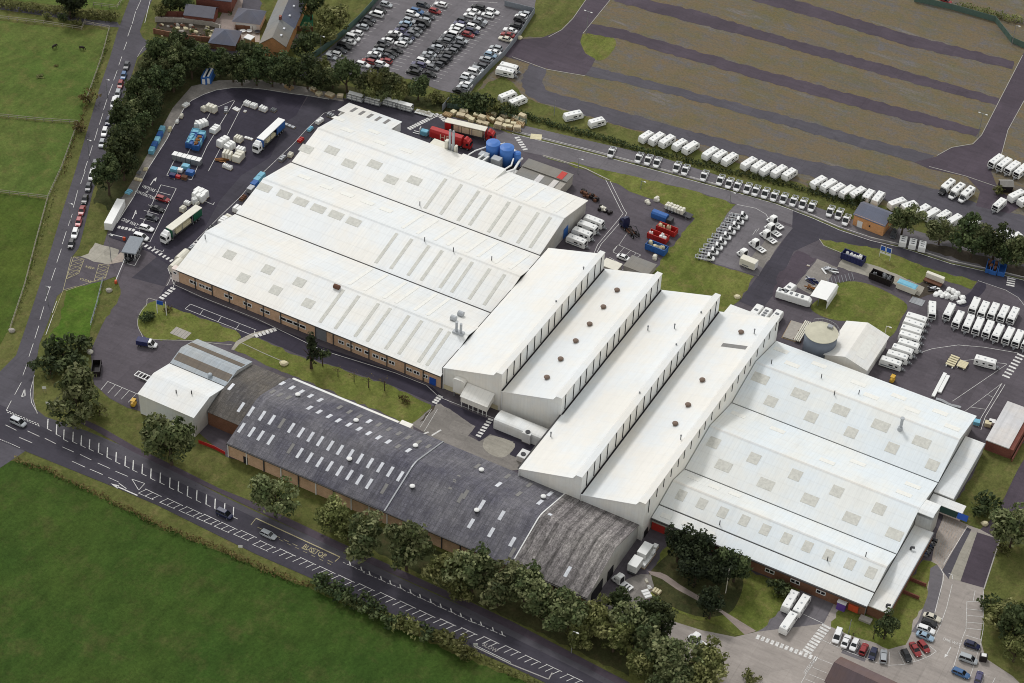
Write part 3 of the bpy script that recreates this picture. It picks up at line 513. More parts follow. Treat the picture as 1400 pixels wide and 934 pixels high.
L.path([Z5(390, 470), Z5(345, 650), Z5(420, 628)], .12); L.path([Z5(358, 655), Z5(575, 580)], .12); L.text('KEEP', Z5(490, 528), 1.3, R_(8)); L.text('CLEAR', Z5(468, 598), 1.3, R_(8)); L.path([Z5(345, 650), Z5(290, 790)], .1)
L.path([(350, 709), (465, 762)], .3); L.dashes((352, 721), (460, 772), 9, .14, .55); L.dashes((382, 738), (458, 775), 7, .1, .5); L.path([(350, 709), (343, 718)], .14)
L.text('BUS', (421, 750), 1.7, R_(-4), 1.3); L.text('STOP', (436, 757), 1.7, R_(-4), 1.3); L.path([(465, 762), (458, 768)], .2)
L.done('road_markings', 'paint_yellow')
L = Lines(.088); L.text('SLOW', (670, 886), 1.5, R_(-5), 1.2); L.path([(648, 884), (700, 909), (750, 929), (755, 920)], .3)
hatch([(1281, 735), (1292, 706), (1320, 720), (1300, 752)], 7); hatch([(1278, 762), (1282, 737), (1299, 752), (1288, 776)], 5)
L.done('road_markings', 'paint_faded')
# kerbs: real steps
def kerb(name, pts, wd=.18, h=.12, m='kerb_stone'):
    b = MB()
    for p, q in zip(pts, pts[1:]):
        a, c = g(*p), g(*q); b.bar((a.x, a.y, .0), (c.x, c.y, .0), wd, h)
    return struct(b.build(name, m))
kerb('kerb', smooth([(214, 411), (200, 418), (191, 430), (188, 443), (193, 456), (203, 464), (260, 466), (320, 468)])[:-4])
kerb('kerb', [(188, 78), (196, 65), (205, 61), (230, 59)]); kerb('kerb', [(330, 469), (360, 483), (390, 496)]); kerb('kerb', [(46, 516), (45, 546), (51, 566)])
kerb('kerb', [(700, 180), (760, 195), (820, 210), (884, 226.5), (949, 244.5), (1000, 258.5), (1060, 275.5), (1112, 295.5), (1148, 311)], .25); kerb('kerb', [(1190, 325), (1233, 335), (1300, 357), (1373, 373), (1420, 384)], .25)
kerb('kerb', [(1120, 327), (1126, 336), (1150, 346), (1180, 361)]); kerb('kerb', [(742, 213), (770, 221), (800, 231), (833, 247)], .35, .25, 'concrete_wall')
kerb('kerb', [(1367, 738), (1355, 775), (1345, 806)], .3); kerb('kerb', [(836, -2), (818, 20), (797, 46)], .2); kerb('kerb', [(801, 0), (783, 26), (768, 41), (750, 51)], .2); kerb('kerb', [(700, 78), (725, 87), (747, 95), (800, 104)], .2)
kerb('kerb', [(1398, 76), (1361, 148), (1342, 185), (1330, 197), (1301, 202), (1281, 213)], .2); kerb('kerb', [(1400, 138), (1378, 178), (1369, 212)], .2); kerb('kerb', [(1270, 228), (1320, 241), (1364, 256)], .2)
# ------------------------------------------------------------------ buildings
def roof_slab(b, x0, x1, pts, th=.22):
    "folded roof sheet: profile pts in (y, z) along Y, thickened downwards, running x0..x1"
    prof = list(pts)+[(y, z-th) for y, z in reversed(pts)]
    n = len(pts)
    ring0 = [(x0, y, z) for y, z in pts]+[(x0, y, z-th) for y, z in pts]; ring1 = [(x1, y, z) for y, z in pts]+[(x1, y, z-th) for y, z in pts]
    o = len(ring0); fs = []
    for i in range(n-1):
        fs += [(i, i+1, o+i+1, o+i), (n+i, o+n+i, o+n+i+1, n+i+1), (i, n+i, n+i+1, i+1), (o+i, o+i+1, o+n+i+1, o+n+i)]
    fs += [(0, o, o+n, n), (n-1, 2*n-1, o+2*n-1, o+n-1)]
    return b.add(ring0+ring1, fs)
def pl(pts):
    def f(y):
        if y <= pts[0][0]: return pts[0][1]
        for (a, za), (c, zc) in zip(pts, pts[1:]):
            if y <= c: return za+(zc-za)*(y-a)/(c-a)
        return pts[-1][1]
    return f
def patch(root, name, m, x0, x1, y0, y1, zf, up_=.07, n=1):
    b = MB()
    for i in range(n):
        a, c = y0+(y1-y0)*i/n, y0+(y1-y0)*(i+1)/n
        b.add([(x0, a, zf(a)-.02), (x1, a, zf(a)-.02), (x1, c, zf(c)-.02), (x0, c, zf(c)-.02), (x0, a, zf(a)+up_), (x1, a, zf(a)+up_), (x1, c, zf(c)+up_), (x0, c, zf(c)+up_)],
              [(3, 2, 1, 0), (4, 5, 6, 7), (0, 1, 5, 4), (1, 2, 6, 5), (2, 3, 7, 6), (3, 0, 4, 7)])
    return b.build(name, m, root)
def wall_poly(b, pts):
    "closed vertical wall panel given by 3D outline"
    return b.quad(*pts)
def window(root, cx, y, z0, w, h, axis='y', frame='sign_white', side=-1, depth=.12):
    "framed window standing proud of a wall whose face is at y (or x)"
    b = MB(); p = MB(); t = .2
    def bx(B, a0, a1, d0, d1, z_0, z_1):
        lo, hi = sorted((y+side*d0, y+side*d1))
        (B.box(a0, a1, lo, hi, z_0, z_1) if axis == 'y' else B.box(lo, hi, a0, a1, z_0, z_1))
    bx(b, cx-w/2, cx+w/2, .003, depth, z0, z0+t); bx(b, cx-w/2, cx+w/2, .003, depth, z0+h-t, z0+h)
    for k in (cx-w/2, cx+w/2-t): bx(b, k, k+t, .003, depth, z0+t, z0+h-t)
    if w > 1.6: bx(b, cx-t/2, cx+t/2, .003, depth, z0+t, z0+h-t)
    o = b.build('window', frame, root); bx(p, cx-w/2+t, cx+w/2-t, .004, depth*.5, z0+t, z0+h-t); p.build('pane', 'glass_dark', o); return o
# --- west hall: three gabled bays
XL, XR, XR1 = -305.4, -217.55, -219.5
prof = [(389.4, 5.0), (404.5, 8.6), (419.55, 5.05), (434.6, 8.6), (449.7, 5.05), (465.0, 8.7), (480.5, 5.0)]
zW = pl(prof)
hall = thing('factory_hall', 'white roofed factory hall of three gabled bays with buff brick front', 'factory building', (XL, 389.4, 0))
OFF = V((-XL, -389.4, 0))
class Loc:
    "children of a root standing away from the origin: build in world numbers, keep them in place"
    def __init__(s, root): s.r = root
    def fix(s):
        m = Matrix.Translation(-V(s.r.location))
        for c in s.r.children:
            c.data.transform(m)
            for d in c.children: d.data.transform(m)
Wp = prof
b = MB(); b.quad((XL+.3, 389.7, 0), (XR, 389.7, 0), (XR, 389.7, 4.9), (XL+.3, 389.7, 4.9)); b.build('front_wall', 'brick_buff', hall)
b = MB(); pts = [(XL+.3, y, z-.22) for y, z in prof]; b.quad((XL+.3, 389.7, 0), (XL+.3, 480.3, 0), *reversed(pts)); b.build('gable_wall', 'wall_white', hall)
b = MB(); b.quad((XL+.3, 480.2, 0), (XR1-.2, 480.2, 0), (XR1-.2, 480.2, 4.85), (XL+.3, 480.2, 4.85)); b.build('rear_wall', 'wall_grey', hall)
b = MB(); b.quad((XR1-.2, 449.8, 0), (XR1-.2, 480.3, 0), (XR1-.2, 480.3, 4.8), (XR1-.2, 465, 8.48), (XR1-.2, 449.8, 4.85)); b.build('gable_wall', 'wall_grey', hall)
for i, x1 in ((0, XR), (2, XR), (4, XR1+.2)):
    y0, y1 = prof[i][0], prof[i+2][0]
    ps = [(y0+(.25 if i else -.35), zW(y0+.25) if i else 4.92), prof[i+1], (y1-.25 if i < 4 else y1+.35, zW(y1-.25) if i < 4 else 4.92)]
    b = MB(); roof_slab(b, XL-.3, x1, ps); b.build('roof', 'roof_white', hall)
    b = MB(); ry, rz = prof[i+1]; b.prism_x([(ry-.45, rz-.08), (ry+.45, rz-.08), (ry, rz+.1)], XL-.32, x1); b.build('ridge_cap', 'roof_cream', hall)
for y in (419.55, 449.7):
    b = MB(); b.box(XL-.1, XR, y-.24, y+.24, 4.7, 4.98); b.build('gutter', 'gutter_dark', hall)
b = MB(); b.box(XL-.2, XR, 388.9, 389.04, 4.62, 4.9); b.build('gutter', 'gutter_dark', hall)
for i in range(15):
    x = -299.4+i*5.85; b = MB(); b.box(x-.12, x+.12, 389.45, 389.69, 0, 4.68); b.build('downpipe', 'gutter_dark', hall)
def light_at(root, px, w, l, zf, m='rooflight', name='rooflight', dy=0):
    p = onroof(px[0], px[1], zf); return patch(root, name, m, p.x-w/2, p.x+w/2, p.y-l/2+dy, p.y+l/2+dy, zf)
for p in ((313.9, 348.7), (332.5, 380), (366.3, 368.6), (376.8, 396.9), (409.6, 386.1), (421.4, 414.9)): light_at(hall, p, 3.3, 2.9, zW)
for p in ((361.3, 256.6), (388.8, 266.1), (411.4, 276.1), (435.2, 285.4), (459.5, 294.1), (483.6, 303.4)): light_at(hall, p, 4.4, 2.6, zW)
for p in ((418.6, 203.8), (453.9, 205.8), (477, 223.8), (512.4, 225), (534.2, 245.8), (566.8, 247)): light_at(hall, p, 4.2, 2.8, zW)
for p in ((463, 162.4), (475, 178), (511, 180), (520, 195), (556, 206), (416, 242), (446, 255.5), (475, 266), (503, 277), (528, 287)): light_at(hall, p, 4.0, 2.2, zW, 'rooflight_faint')
sx = [(472.8, 391.8), (494, 400), (520.3, 411), (537, 417), (563, 426.5), (580.6, 433.4), (606.8, 444.4), (618, 449)]
for p in sx:
    x = onroof(p[0], p[1], zW).x; patch(hall, 'rooflight', 'rooflight', x-.5, x+.5, 390.6, 403.2, zW)
    if x < -226: patch(hall, 'rooflight', 'rooflight_faint', x-.5, x+.5, 406, 418.6, zW)
for p in ((545.5, 315.4), (565.5, 323.7), (589.3, 332.2), (606.8, 339.3), (633.2, 348), (648.7, 354.3), (672, 364.3), (693.3, 370.6)):
    x = min(onroof(p[0], p[1], zW).x, -220); patch(hall, 'rooflight', 'rooflight', x-.5, x+.5, 421.2, 433.2, zW); patch(hall, 'rooflight', 'rooflight_faint', x-.5, x+.5, 436.2, 448.2, zW)
for p in ((611.8, 241.5), (633.2, 249.5), (656.7, 258.4), (672, 264.8), (697.8, 273.8), (713.3, 279), (737.7, 288), (754.4, 294.4)):
    x = onroof(p[0], p[1], zW).x; patch(hall, 'rooflight', 'rooflight', x-.5, x+.5, 451, 463.6, zW)
    if x > -262: patch(hall, 'rooflight', 'rooflight_faint', x-.5, x+.5, 466.6, 479, zW)
for px, w in ((257, 2.6), (269, 2.2), (278, 2.4), (305, 3), (331, 3), (355, 3.4), (384, 4.6), (402, 4.4), (459, 2), (471, 2.2), (483, 2.2), (494, 1.6), (506, 2), (517, 2), (528, 2), (552, 2), (562, 2), (574, 1.8)):
    x = g(px, 388+(px-247)*.41, 2.4).x; window(hall, x, 389.7, 1.5, w, 1.3)
b = MB(); x = g(434, 462, 2).x; b.box(x-1.9, x+1.9, 389.55, 389.69, 0, 3.9); b.build('roller_door', 'plastic_grey', hall)
b = MB(); x = g(590, 521, 2).x; b.box(x-1, x+1, 389.5, 389.69, .2, 2.6); b.build('door', 'blue_sign', hall)
b = MB(); b.box(XR1-.19, XR1-.06, 465.8, 468.6, 0, 3.6); b.build('door', 'skip_blue', hall)
b = MB(); x = onroof(460.5, 394, zW); b.cyl((x.x-.9, x.y, x.z+.5), (x.x+.9, x.y, x.z+.5), .7); b.build('roof_vent', 'rust', hall)
for p in ((280.6, 326.7), (580.6, 330), (619.8, 344), (672.2, 356), (574, 281)):
    q = onroof(*p, zW); b = MB(); b.cyl((q.x, q.y, q.z-.1), (q.x, q.y, q.z+1.5), .14, n=6); b.build('roof_pipe', 'steel_dark', hall)
# extract fans and twin flues at the south-east corner of the hall roof
for p in ((620, 437.5), (630, 431.5)):
    q = onroof(*p, zW); b = MB(); b.cyl((q.x-.8, q.y, q.z+.7), (q.x+.8, q.y, q.z+.7), .8, n=12); b.box(q.x-.5, q.x+.5, q.y-.5, q.y+.5, q.z-.2, q.z+.3); b.build('extract_fan', 'duct_grey', hall)
q = onroof(627, 455, zW); b = MB()
for dx in (-.7, .7): b.cyl((q.x+dx, q.y, q.z-.2), (q.x+dx, q.y, q.z+3.6), .38, n=10)
b.box(q.x-1.6, q.x+1.6, q.y-.8, q.y+.8, q.z-.3, q.z+.4); b.build('flue', 'duct_grey', hall)
Loc(hall).fix()
# lean-to with five rooflights behind the hall
ann = thing('store_annex', 'low white annex with five grey rooflights at the back of the hall', 'annex', (-308.5, 481, 0))
zA = pl([(480.4, 4.85), (487.6, 3.6)])
b = MB(); b.box(-308.2, -289.2, 480.6, 487.3, 0, 3.4); b.build('wall', 'wall_white', ann)
b = MB(); roof_slab(b, -308.6, -288.9, [(480.9, 4.85), (487.7, 3.6)]); b.build('roof', 'roof_white', ann)
for p in ((483.5, 150.5), (494.4, 155), (505.6, 159), (516.8, 162.8), (528.7, 166.5)):
    q = onroof(*p, zA); patch(ann, 'rooflight', 'rooflight_dim', q.x-.55, q.x+.55, q.y-1.8, q.y+1.8, zA)
Loc(ann).fix()
# white cylinders, tank stands and lobby against the west gable
lob = thing('entrance_lobby', 'small white lobby with dark windows at the brick corner of the hall', 'lobby', (-306.6, 390, 0))
b = MB(); b.box(-307.6, -305.2, 389.6, 391.4, 0, 4.3); b.build('wall', 'wall_render', lob); window(lob, -306.4, 389.6, 2.6, 1.4, 1, 'y'); Loc(lob).fix()
for i, (x, y, lab) in enumerate(((241.5, 362, 'rounded white storage tank at the brick corner of the hall'), (250, 350, 'cream storage tank behind the rounded white one beside the hall'))):
    q = at(x, y, 2); b = thing('storage_tank', lab, 'tank', q, R_(90)); m = MB(); m.cyl((-2.2, 0, 1.7), (2.2, 0, 1.7), 1.5, n=14); m.build('tank', 'grp_cream', b); m = MB(); m.box(-1.8, -1.4, -1.2, 1.2, 0, .9); m.box(1.4, 1.8, -1.2, 1.2, 0, .9); m.build('cradle', 'steel_dark', b)
# --- saw-tooth hall
saw = thing('sawtooth_hall', 'tall white hall of four saw-tooth roofs between the two gabled halls', 'factory building', (-217.4, 390, 0))
teeth = [(-217.4, -199.15, 390.1), (-199.1, -180.85, 390.0), (-180.8, -162.55, 366.3), (-162.5, -144.35, 366.2)]
YB, ZL, ZK, ZP = 451.3, 7.5, 12.1, 13.6
for i, (x0, x1, yf) in enumerate(teeth):
    b = MB(); P3 = [(x0, ZL), (x1-2.6, ZK), (x1-1.7, ZP), (x1, ZP)]
    b.loft([[(x, yf-.15, z) for x, z in P3]+[(x, yf-.15, z-.25) for x, z in reversed(P3)], [(x, YB+.15, z) for x, z in P3]+[(x, YB+.15, z-.25) for x, z in reversed(P3)]]); b.build('roof', 'roof_cream', saw)
    for nm, y in (('front_wall', yf), ('rear_wall', YB)):
        b = MB(); b.quad((x0+.02, y, 0), (x1-.1, y, 0), (x1-.1, y, ZP-.2), (x1-1.7, y, ZP-.2), (x1-2.6, y, ZK-.2), (x0+.02, y, ZL-.2)); b.build(nm, 'wall_white', saw)
    b = MB(); b.quad((x1-.1, yf, 0), (x1-.1, YB, 0), (x1-.1, YB, ZP-.2), (x1-.1, yf, ZP-.2)); b.build('side_wall', 'wall_white', saw)
    n = 15 if i < 2 else 20
    rr = random.Random(i)
    for k in range(n):
        y = yf+2.6+(YB-yf-5)*k/(n-1)+rr.uniform(-.5, .5); b = MB()
        if i < 3: b.box(x1-.09, x1+.03, y-.16, y+.16, ZL+.5, ZP-.35)
        else: b.box(x1-.09, x1+.03, y-.13, y+.13, 10.2 if y > 372 else 8.4, ZP-.4)
        b.build('slot_window', 'dark_gap', saw)
    if i < 3:
        b = MB(); b.box(x1-.05, x1+.4, (yf if i != 1 else 390.2)+.1, YB-.1, ZL-.25, ZL+.12); b.build('gutter', 'dark_gap', saw)
    b = MB(); b.cyl((x0+.25, yf-.22, 0), (x0+.25, yf-.22, ZL-.3), .16, n=6); b.build('downpipe', 'sign_white', saw)
b = MB(); b.box(-217.75, -217.45, 390.2, 451, 5.2, 7.3); b.build('gutter', 'gutter_dark', saw)
b = MB(); b.box(-181.2, -180.82, 366.4, 390.0, 7.2, 7.62); b.build('gutter', 'gutter_dark', saw)
def ztooth(i):
    x0, x1, yf = teeth[i]
    return lambda x: ZL+(ZK-ZL)*(x-x0)/(x1-2.6-x0)
def ontooth(px, py, i):
    z = 9
    for k in range(30): p = g(px, py, z); z = .5*z+.5*ztooth(i)(p.x)
    return g(px, py, z)
for i, l in ((1, ((843.4, 398), (824.8, 421), (806, 444.5), (787, 467.5), (766.4, 492.3), (747.6, 517.4))), (3, ((960, 521), (940.5, 555), (923, 580.7), (1013, 455.5)))):
    for p in l:
        q = ontooth(*p, i); b = MB(); b.cyl((q.x, q.y, q.z-.3), (q.x, q.y, q.z+.5), .62, n=12); b.dome((q.x, q.y, q.z+.5), .85, .45); b.build('roof_vent', 'vent_brown', saw)
for i, l in ((0, ((797.5, 371), (760, 417))), (2, ((958, 432), (924, 476), (922, 449), (885.6, 451.5), (874, 542))), (3, ((930.5, 601), (1031, 456), (753, 597)))):
    for p in l:
        q = ontooth(*p, i if p[0] != 753 else 2); b = MB(); b.cyl((q.x, q.y, q.z-.2), (q.x, q.y, q.z+1.5), .16, n=6); b.cyl((q.x, q.y, q.z+1.3), (q.x, q.y, q.z+1.6), .26, n=6); b.build('roof_pipe', 'plastic_grey', saw)
q = ontooth(1007, 474, 3); x0, x1 = q.x-4.3, q.x+2.9; zf = ztooth(3); b = MB(); b.add([(x0, q.y-.8, zf(x0)+.06), (x1, q.y-.8, zf(x1)+.06), (x1, q.y+.8, zf(x1)+.06), (x0, q.y+.8, zf(x0)+.06), (x0, q.y-.8, zf(x0)-.1), (x1, q.y-.8, zf(x1)-.1), (x1, q.y+.8, zf(x1)-.1), (x0, q.y+.8, zf(x0)-.1)], [(0, 1, 2, 3), (0, 4, 5, 1), (1, 5, 6, 2), (2, 6, 7, 3), (3, 7, 4, 0)]); b.build('rooflight', 'rooflight_dim', saw)
b = MB(); b.box(-144.44, -144.3, 367.4, 369.6, 0, 2.3); b.build('door', 'dark_gap', saw)
b = MB(); b.quad((-217.3, 389.98, 0), (-200, 389.98, 0), (-200, 389.98, 1.7), (-217.3, 389.98, 1.7)); b.build('plinth', 'board_cream', saw)
Loc(saw).fix()
# projecting bays at the foot of the first tooth
bay = thing('loading_canopy', 'white canopy shed with sloping roof under the first saw-tooth end wall', 'canopy', (-206, 387, 0))
b = MB(); b.prism_x([(386.0, 3.9), (389.95, 5.6), (389.95, 3.2), (386.0, 1.9)], -209.4, -201.2); b.build('hood', 'wall_white', bay)
b = MB(); b.prism_x([(385.8, 3.92), (389.95, 5.72), (389.95, 5.6), (385.8, 3.8)], -209.6, -201.0); b.build('roof', 'roof_white', bay)
b = MB()
for x in (-209.2, -207, -205.6, -204, -202.6, -201.4): b.box(x-.1, x+.1, 386.1, 386.3, 0, 2)
b.build('post', 'sign_white', bay)
Loc(bay).fix()
bay = thing('extract_housing', 'boxy white housing with curved top on the first saw-tooth end wall', 'housing', (-212, 389, 0))
b = MB(); b.loft([[(x, 388.6+dy, z) for x, z in ((-213.4, 1.8), (-209.8, 1.8), (-209.8, 6.2), (-210.4, 6.7), (-212.8, 6.7), (-213.4, 6.2))] for dy in (0, 1.4)]); b.build('casing', 'wall_white', bay)
b = MB(); b.box(-213.2, -212.9, 388.8, 389.1, 0, 1.8); b.box(-210.4, -210.1, 388.8, 389.1, 0, 1.8); b.build('bracket', 'steel_grey', bay); Loc(bay).fix()
# annex behind the fourth tooth
an = thing('rear_annex', 'white flat annex at the back of the fourth saw-tooth', 'annex', (-161, 452, 0))
b = MB(); b.box(-161.2, -150.5, 451.5, 457.6, 0, 5.6); b.build('wall', 'wall_white', an); b = MB(); roof_slab(b, -161.6, -150.2, [(451.55, 6.6), (457.9, 5.9)]); b.build('roof', 'roof_white', an); Loc(an).fix()
# --- east hall
XE0, XE1 = -144.3, -84.8
pe = [(371.2, 4.6), (375.4, 5.4), (383.2, 7.6), (390.8, 5.2), (405.8, 8.8), (420.8, 5.2), (435.7, 8.8), (450.8, 5.0)]
zE = pl(pe)
east = thing('factory_hall', 'white roofed factory hall of gabled bays with dark brick front and red door', 'factory building', (XE0, 371, 0))
b = MB(); b.quad((XE0, 371.5, 0), (XE1-.3, 371.5, 0), (XE1-.3, 371.5, 4.5), (XE0, 371.5, 4.5)); b.build('front_wall', 'brick_brown', east)
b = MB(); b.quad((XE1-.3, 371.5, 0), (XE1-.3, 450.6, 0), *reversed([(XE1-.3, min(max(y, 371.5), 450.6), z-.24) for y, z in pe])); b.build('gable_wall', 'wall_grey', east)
b = MB(); b.quad((XE0, 450.6, 0), (XE1-.3, 450.6, 0), (XE1-.3, 450.6, 4.8), (XE0, 450.6, 4.8)); b.build('rear_wall', 'wall_white', east)
for seg in ([(370.9, 4.5), (375.2, 5.35)], [(375.6, 5.46), (383.2, 7.6), (390.6, 5.26)], [(391.0, 5.25), (405.8, 8.8), (420.6, 5.25)], [(421.0, 5.25), (435.7, 8.8), (451.1, 4.95)]):
    b = MB(); roof_slab(b, XE0+.05, XE1+.1 if seg[0][0] != 391.0 else XE1+.1, seg); b.build('roof', 'roof_cool', east)
for y, z in ((383.2, 7.6), (405.8, 8.8), (435.7, 8.8)):
    b = MB(); b.prism_x([(y-.45, z-.08), (y+.45, z-.08), (y, z+.1)], XE0+.06, XE1+.12); b.build('ridge_cap', 'roof_cream', east)
for y, z in ((375.4, 5.2), (390.8, 5.0), (420.8, 5.0)):
    b = MB(); b.box(XE0+.06, XE1+.1, y-.2, y+.2, z-.25, z+.02); b.build('gutter', 'gutter_dark', east)
b = MB(); b.box(XE0+.06, XE1, 370.55, 370.85, 4.1, 4.45); b.build('gutter', 'gutter_dark', east)
for p in ((1039.5, 517.4), (1094, 539), (1149, 561), (1204, 582), (1260, 604.5)): light_at(east, p, 4.6, 3, zE)
for p in ((1054, 549), (1109, 570.3), (1163.5, 591.5), (1219.6, 612.8), (1274.8, 636)): light_at(east, p, 3.2, 3.2, zE)
for p in ((1068, 479), (1083, 498.5), (1120, 499), (1174, 524.4), (1191, 542), (1229, 542.7), (1247.5, 560.7), (1285.5, 564), (1302, 584.5)): light_at(east, p, 4.2, 2.2, zE, 'rooflight_faint')
for p in ((975.6, 605.3), (1030.7, 627), (1087.6, 649.6), (1144, 672), (1202, 696)): light_at(east, p, 3.1, 3.2, zE)
for p in ((989.4, 637.1), (1047, 662), (1107, 683.5), (1164, 708.8), (1222.9, 730.6)): light_at(east, p, 4.2, 3, zE)
for p in ((1009.6, 567), (1063, 588), (1131, 631), (1173, 633), (1236, 675), (1248, 664)): light_at(east, p, 4.2, 1.8, zE, 'rooflight_faint')
for p in ((931.3, 677.3), (959.6, 688.9), (987.9, 701), (1017.5, 712), (1046, 724.5), (1075, 736.3), (1103.9, 747.6), (1132.7, 759.4), (1162, 771.4), (1190.8, 783.2)): light_at(east, p, 2.4, 3, zE)
for p in ((948.7, 653.5), (976.3, 665.7), (1005, 676)): light_at(east, p, 3.2, 1.9, zE, 'rooflight_faint')
for p in ((910.8, 706), (939.7, 717), (970, 729)): light_at(east, p, 2.8, 1.4, zE, 'rooflight_faint')
for x in (-138, -130, -118, -111, -104, -97): window(east, x, 371.5, 1.6, 2.6, 1.3)
b = MB(); b.box(-144.1, -140.4, 371.28, 371.49, 0, 3.3); b.build('roller_door', 'red_door', east)
b = MB(); b.box(-144.1, -136.2, 370.6, 371.48, 3.45, 3.8); b.build('lintel', 'concrete_wall', east)
q = onroof(1231, 586, zE); b = MB(); b.cyl((q.x, q.y, q.z-.2), (q.x, q.y, q.z+3.6), .42, n=10); b.cyl((q.x, q.y, q.z+3.6), (q.x, q.y, q.z+3.9), .6, n=10); b.cyl((q.x, q.y-.3, q.z-.3), (q.x, q.y-.3, q.z+.8), .8, .6, n=10); b.build('flue', 'duct_grey', east)
for p in ((1054.5, 497.5), (1122.7, 517), (1140.5, 540), (1174, 539), (983.8, 717.5), (1183.4, 761), (1131, 767)):
    q = onroof(*p, zE); b = MB(); b.cyl((q.x, q.y, q.z-.1), (q.x, q.y, q.z+1.5), .14, n=6); b.build('roof_pipe', 'steel_dark', east)
Loc(east).fix()
# flat roofed strips along the east gable
for nm, lab, y0, y1, z, x1 in (('side_extension', 'long flat white extension along the east gable above the front car park', 372.4, 404.6, 3.5, -79.4), ('side_extension', 'shorter flat white extension on the gable beside the red-walled block', 418.9, 443.4, 3.6, -79.2)):
    r = thing(nm, lab, 'extension', (-82, y0, 0), 0, 'flat extensions of the east hall')
    b = MB(); b.box(XE1-.1, x1-.15, y0+.1, y1-.1, 0, z-.3); b.build('wall', 'brick_brown' if y0 < 400 else 'wall_grey', r)
    b = MB(); b.box(XE1-.05, x1, y0, y1, z-.3, z); b.build('roof', 'roof_white', r)
    b = MB(); b.box(x1-.12, x1+.1, y0, y1, z-.05, z+.12); b.build('parapet', 'plastic_grey', r)
    if y0 < 400:
        for p in ((1245, 751.5), (1212, 830)):
            q = g(*p, z); b = MB(); b.cyl((q.x, q.y, z-.1), (q.x, q.y, z+.9), .28, n=8); b.bar((q.x, q.y, z+.7), (q.x+.9, q.y+.3, z+.7), .5, .4); b.build('roof_vent', 'steel_dark', r)
        for y in (384, 389): b = MB(); b.box(x1-.1, x1+4.2, y-.15, y+.15, 0, 1.1); b.build('buttress_wall', 'brick_red', r)
    Loc(r).fix()
r = thing('porch', 'white porch block stepping out of the east gable between the flat extensions', 'porch', (-82, 404, 0))
b = MB(); b.box(XE1-.1, -80.6, 404.7, 410.6, 0, 7.2); b.build('wall', 'wall_grey', r); b = MB(); roof_slab(b, XE1+.15, -80.5, [(404.5, 8.5), (405.8, 8.82), (410.9, 7.55)]); b.build('roof', 'roof_white', r); Loc(r).fix()
r = thing('entrance_block', 'small white entrance block with a green awning between two blue panels', 'entrance', (-76, 411, 0))
b = MB(); b.box(-84.7, -75.8, 415.6, 418.5, 0, 2.9); b.build('wall', 'wall_render', r); b = MB(); b.box(-84.8, -75.6, 415.4, 418.6, 2.9, 3.1); b.build('roof', 'roof_white', r)
b = MB(); b.prism_x([(415.3, 3.0), (415.3, 1.9), (414.2, 1.9)], -81.4, -76.7); b.build('awning', 'awning_green', r)
for x in (-84.3, -76.6): b = MB(); b.prism_x([(415.3, 3.2), (415.3, 1.9), (414.3, 1.9)], x, x+2.8); b.build('panel', 'blue_sign', r)
Loc(r).fix()
r = thing('porch', 'small purple-doored porch with orange sign on the dark brick front', 'porch', (-92, 370.5, 0))
q = g(1154.5, 821, 1.5); b = MB(); b.box(q.x-1.1, q.x+1.1, 370.2, 371.4, 0, 2.6); b.build('wall', 'sign_purple', r); b = MB(); b.box(q.x-1.2, q.x+1.2, 370.1, 371.4, 2.6, 2.7); b.build('roof', 'sign_white', r)
b = MB(); b.box(q.x+1.6, q.x+4.2, 371.2, 371.44, .4, 2.6); b.build('sign', 'sign_orange', r); b = MB(); b.box(q.x+5.2, q.x+8.3, 369.6, 371.3, 0, .7); b.build('step', 'concrete_wall', r); Loc(r).fix()
# --- long grey asbestos-roofed shed: two barrel stretches and one gabled stretch
ash = thing('asbestos_shed', 'long dark grey asbestos roofed shed with brown brick front along the main road', 'shed', (-252.4, 337.3, 0))
pb = [(337.1, 5.0), (350.6, 9.25), (351.4, 9.4), (353.0, 9.4), (353.8, 9.25), (367.1, 5.0)]; zB = pl(pb); pg = [(337.1, 5.1), (352.4, 9.6), (367.1, 5.1)]; zG = pl(pg)
for x0, x1, ps, m in ((-252.5, -204.05, pb, 'roof_asbestos'), (-203.95, -167.2, [(y, z-.12) for y, z in pb], 'roof_asbestos'), (-167.0, -145.5, pg, 'roof_asbestos_worn')):
    b = MB(); roof_slab(b, x0, x1, ps, .18); b.build('roof', m, ash)
b = MB()
for (ya, za), (yc, zc) in zip(pb, pb[1:]): b.add([(-204.2, ya, za+.1), (-203.8, ya, za+.1), (-203.8, yc, zc+.1), (-204.2, yc, zc+.1), (-204.2, ya, za-.2), (-203.8, ya, za-.2), (-203.8, yc, zc-.2), (-204.2, yc, zc-.2)], [(0, 1, 2, 3), (0, 3, 7, 4), (1, 5, 6, 2)])
b.build('verge_band', 'steel_grey', ash)
b = MB()
for (ya, za), (yc, zc) in zip(pb, pb[1:]): b.add([(-167.25, ya, za+.12), (-166.95, ya, za+.12), (-166.95, yc, zc+.12), (-167.25, yc, zc+.12), (-167.25, ya, za-.6), (-166.95, ya, za-.6), (-166.95, yc, zc-.6), (-167.25, yc, zc-.6)], [(0, 1, 2, 3), (0, 3, 7, 4), (1, 5, 6, 2)])
b.build('verge_band', 'sign_white', ash)
b = MB(); b.quad((-252.4, 337.5, 0), (-145.7, 337.5, 0), (-145.7, 337.5, 4.95), (-252.4, 337.5, 4.9)); b.build('front_wall', 'brick_buff', ash)
b = MB(); b.quad((-252.4, 366.8, 0), (-145.7, 366.8, 0), (-145.7, 366.8, 4.9), (-252.4, 366.8, 4.85)); b.build('rear_wall', 'brick_brown', ash)
b = MB(); b.quad((-252.35, 337.5, 0), (-252.35, 366.8, 0), *[(-252.35, y, z-.2) for y, z in reversed(pb)]); b.build('end_wall', 'brick_brown', ash)
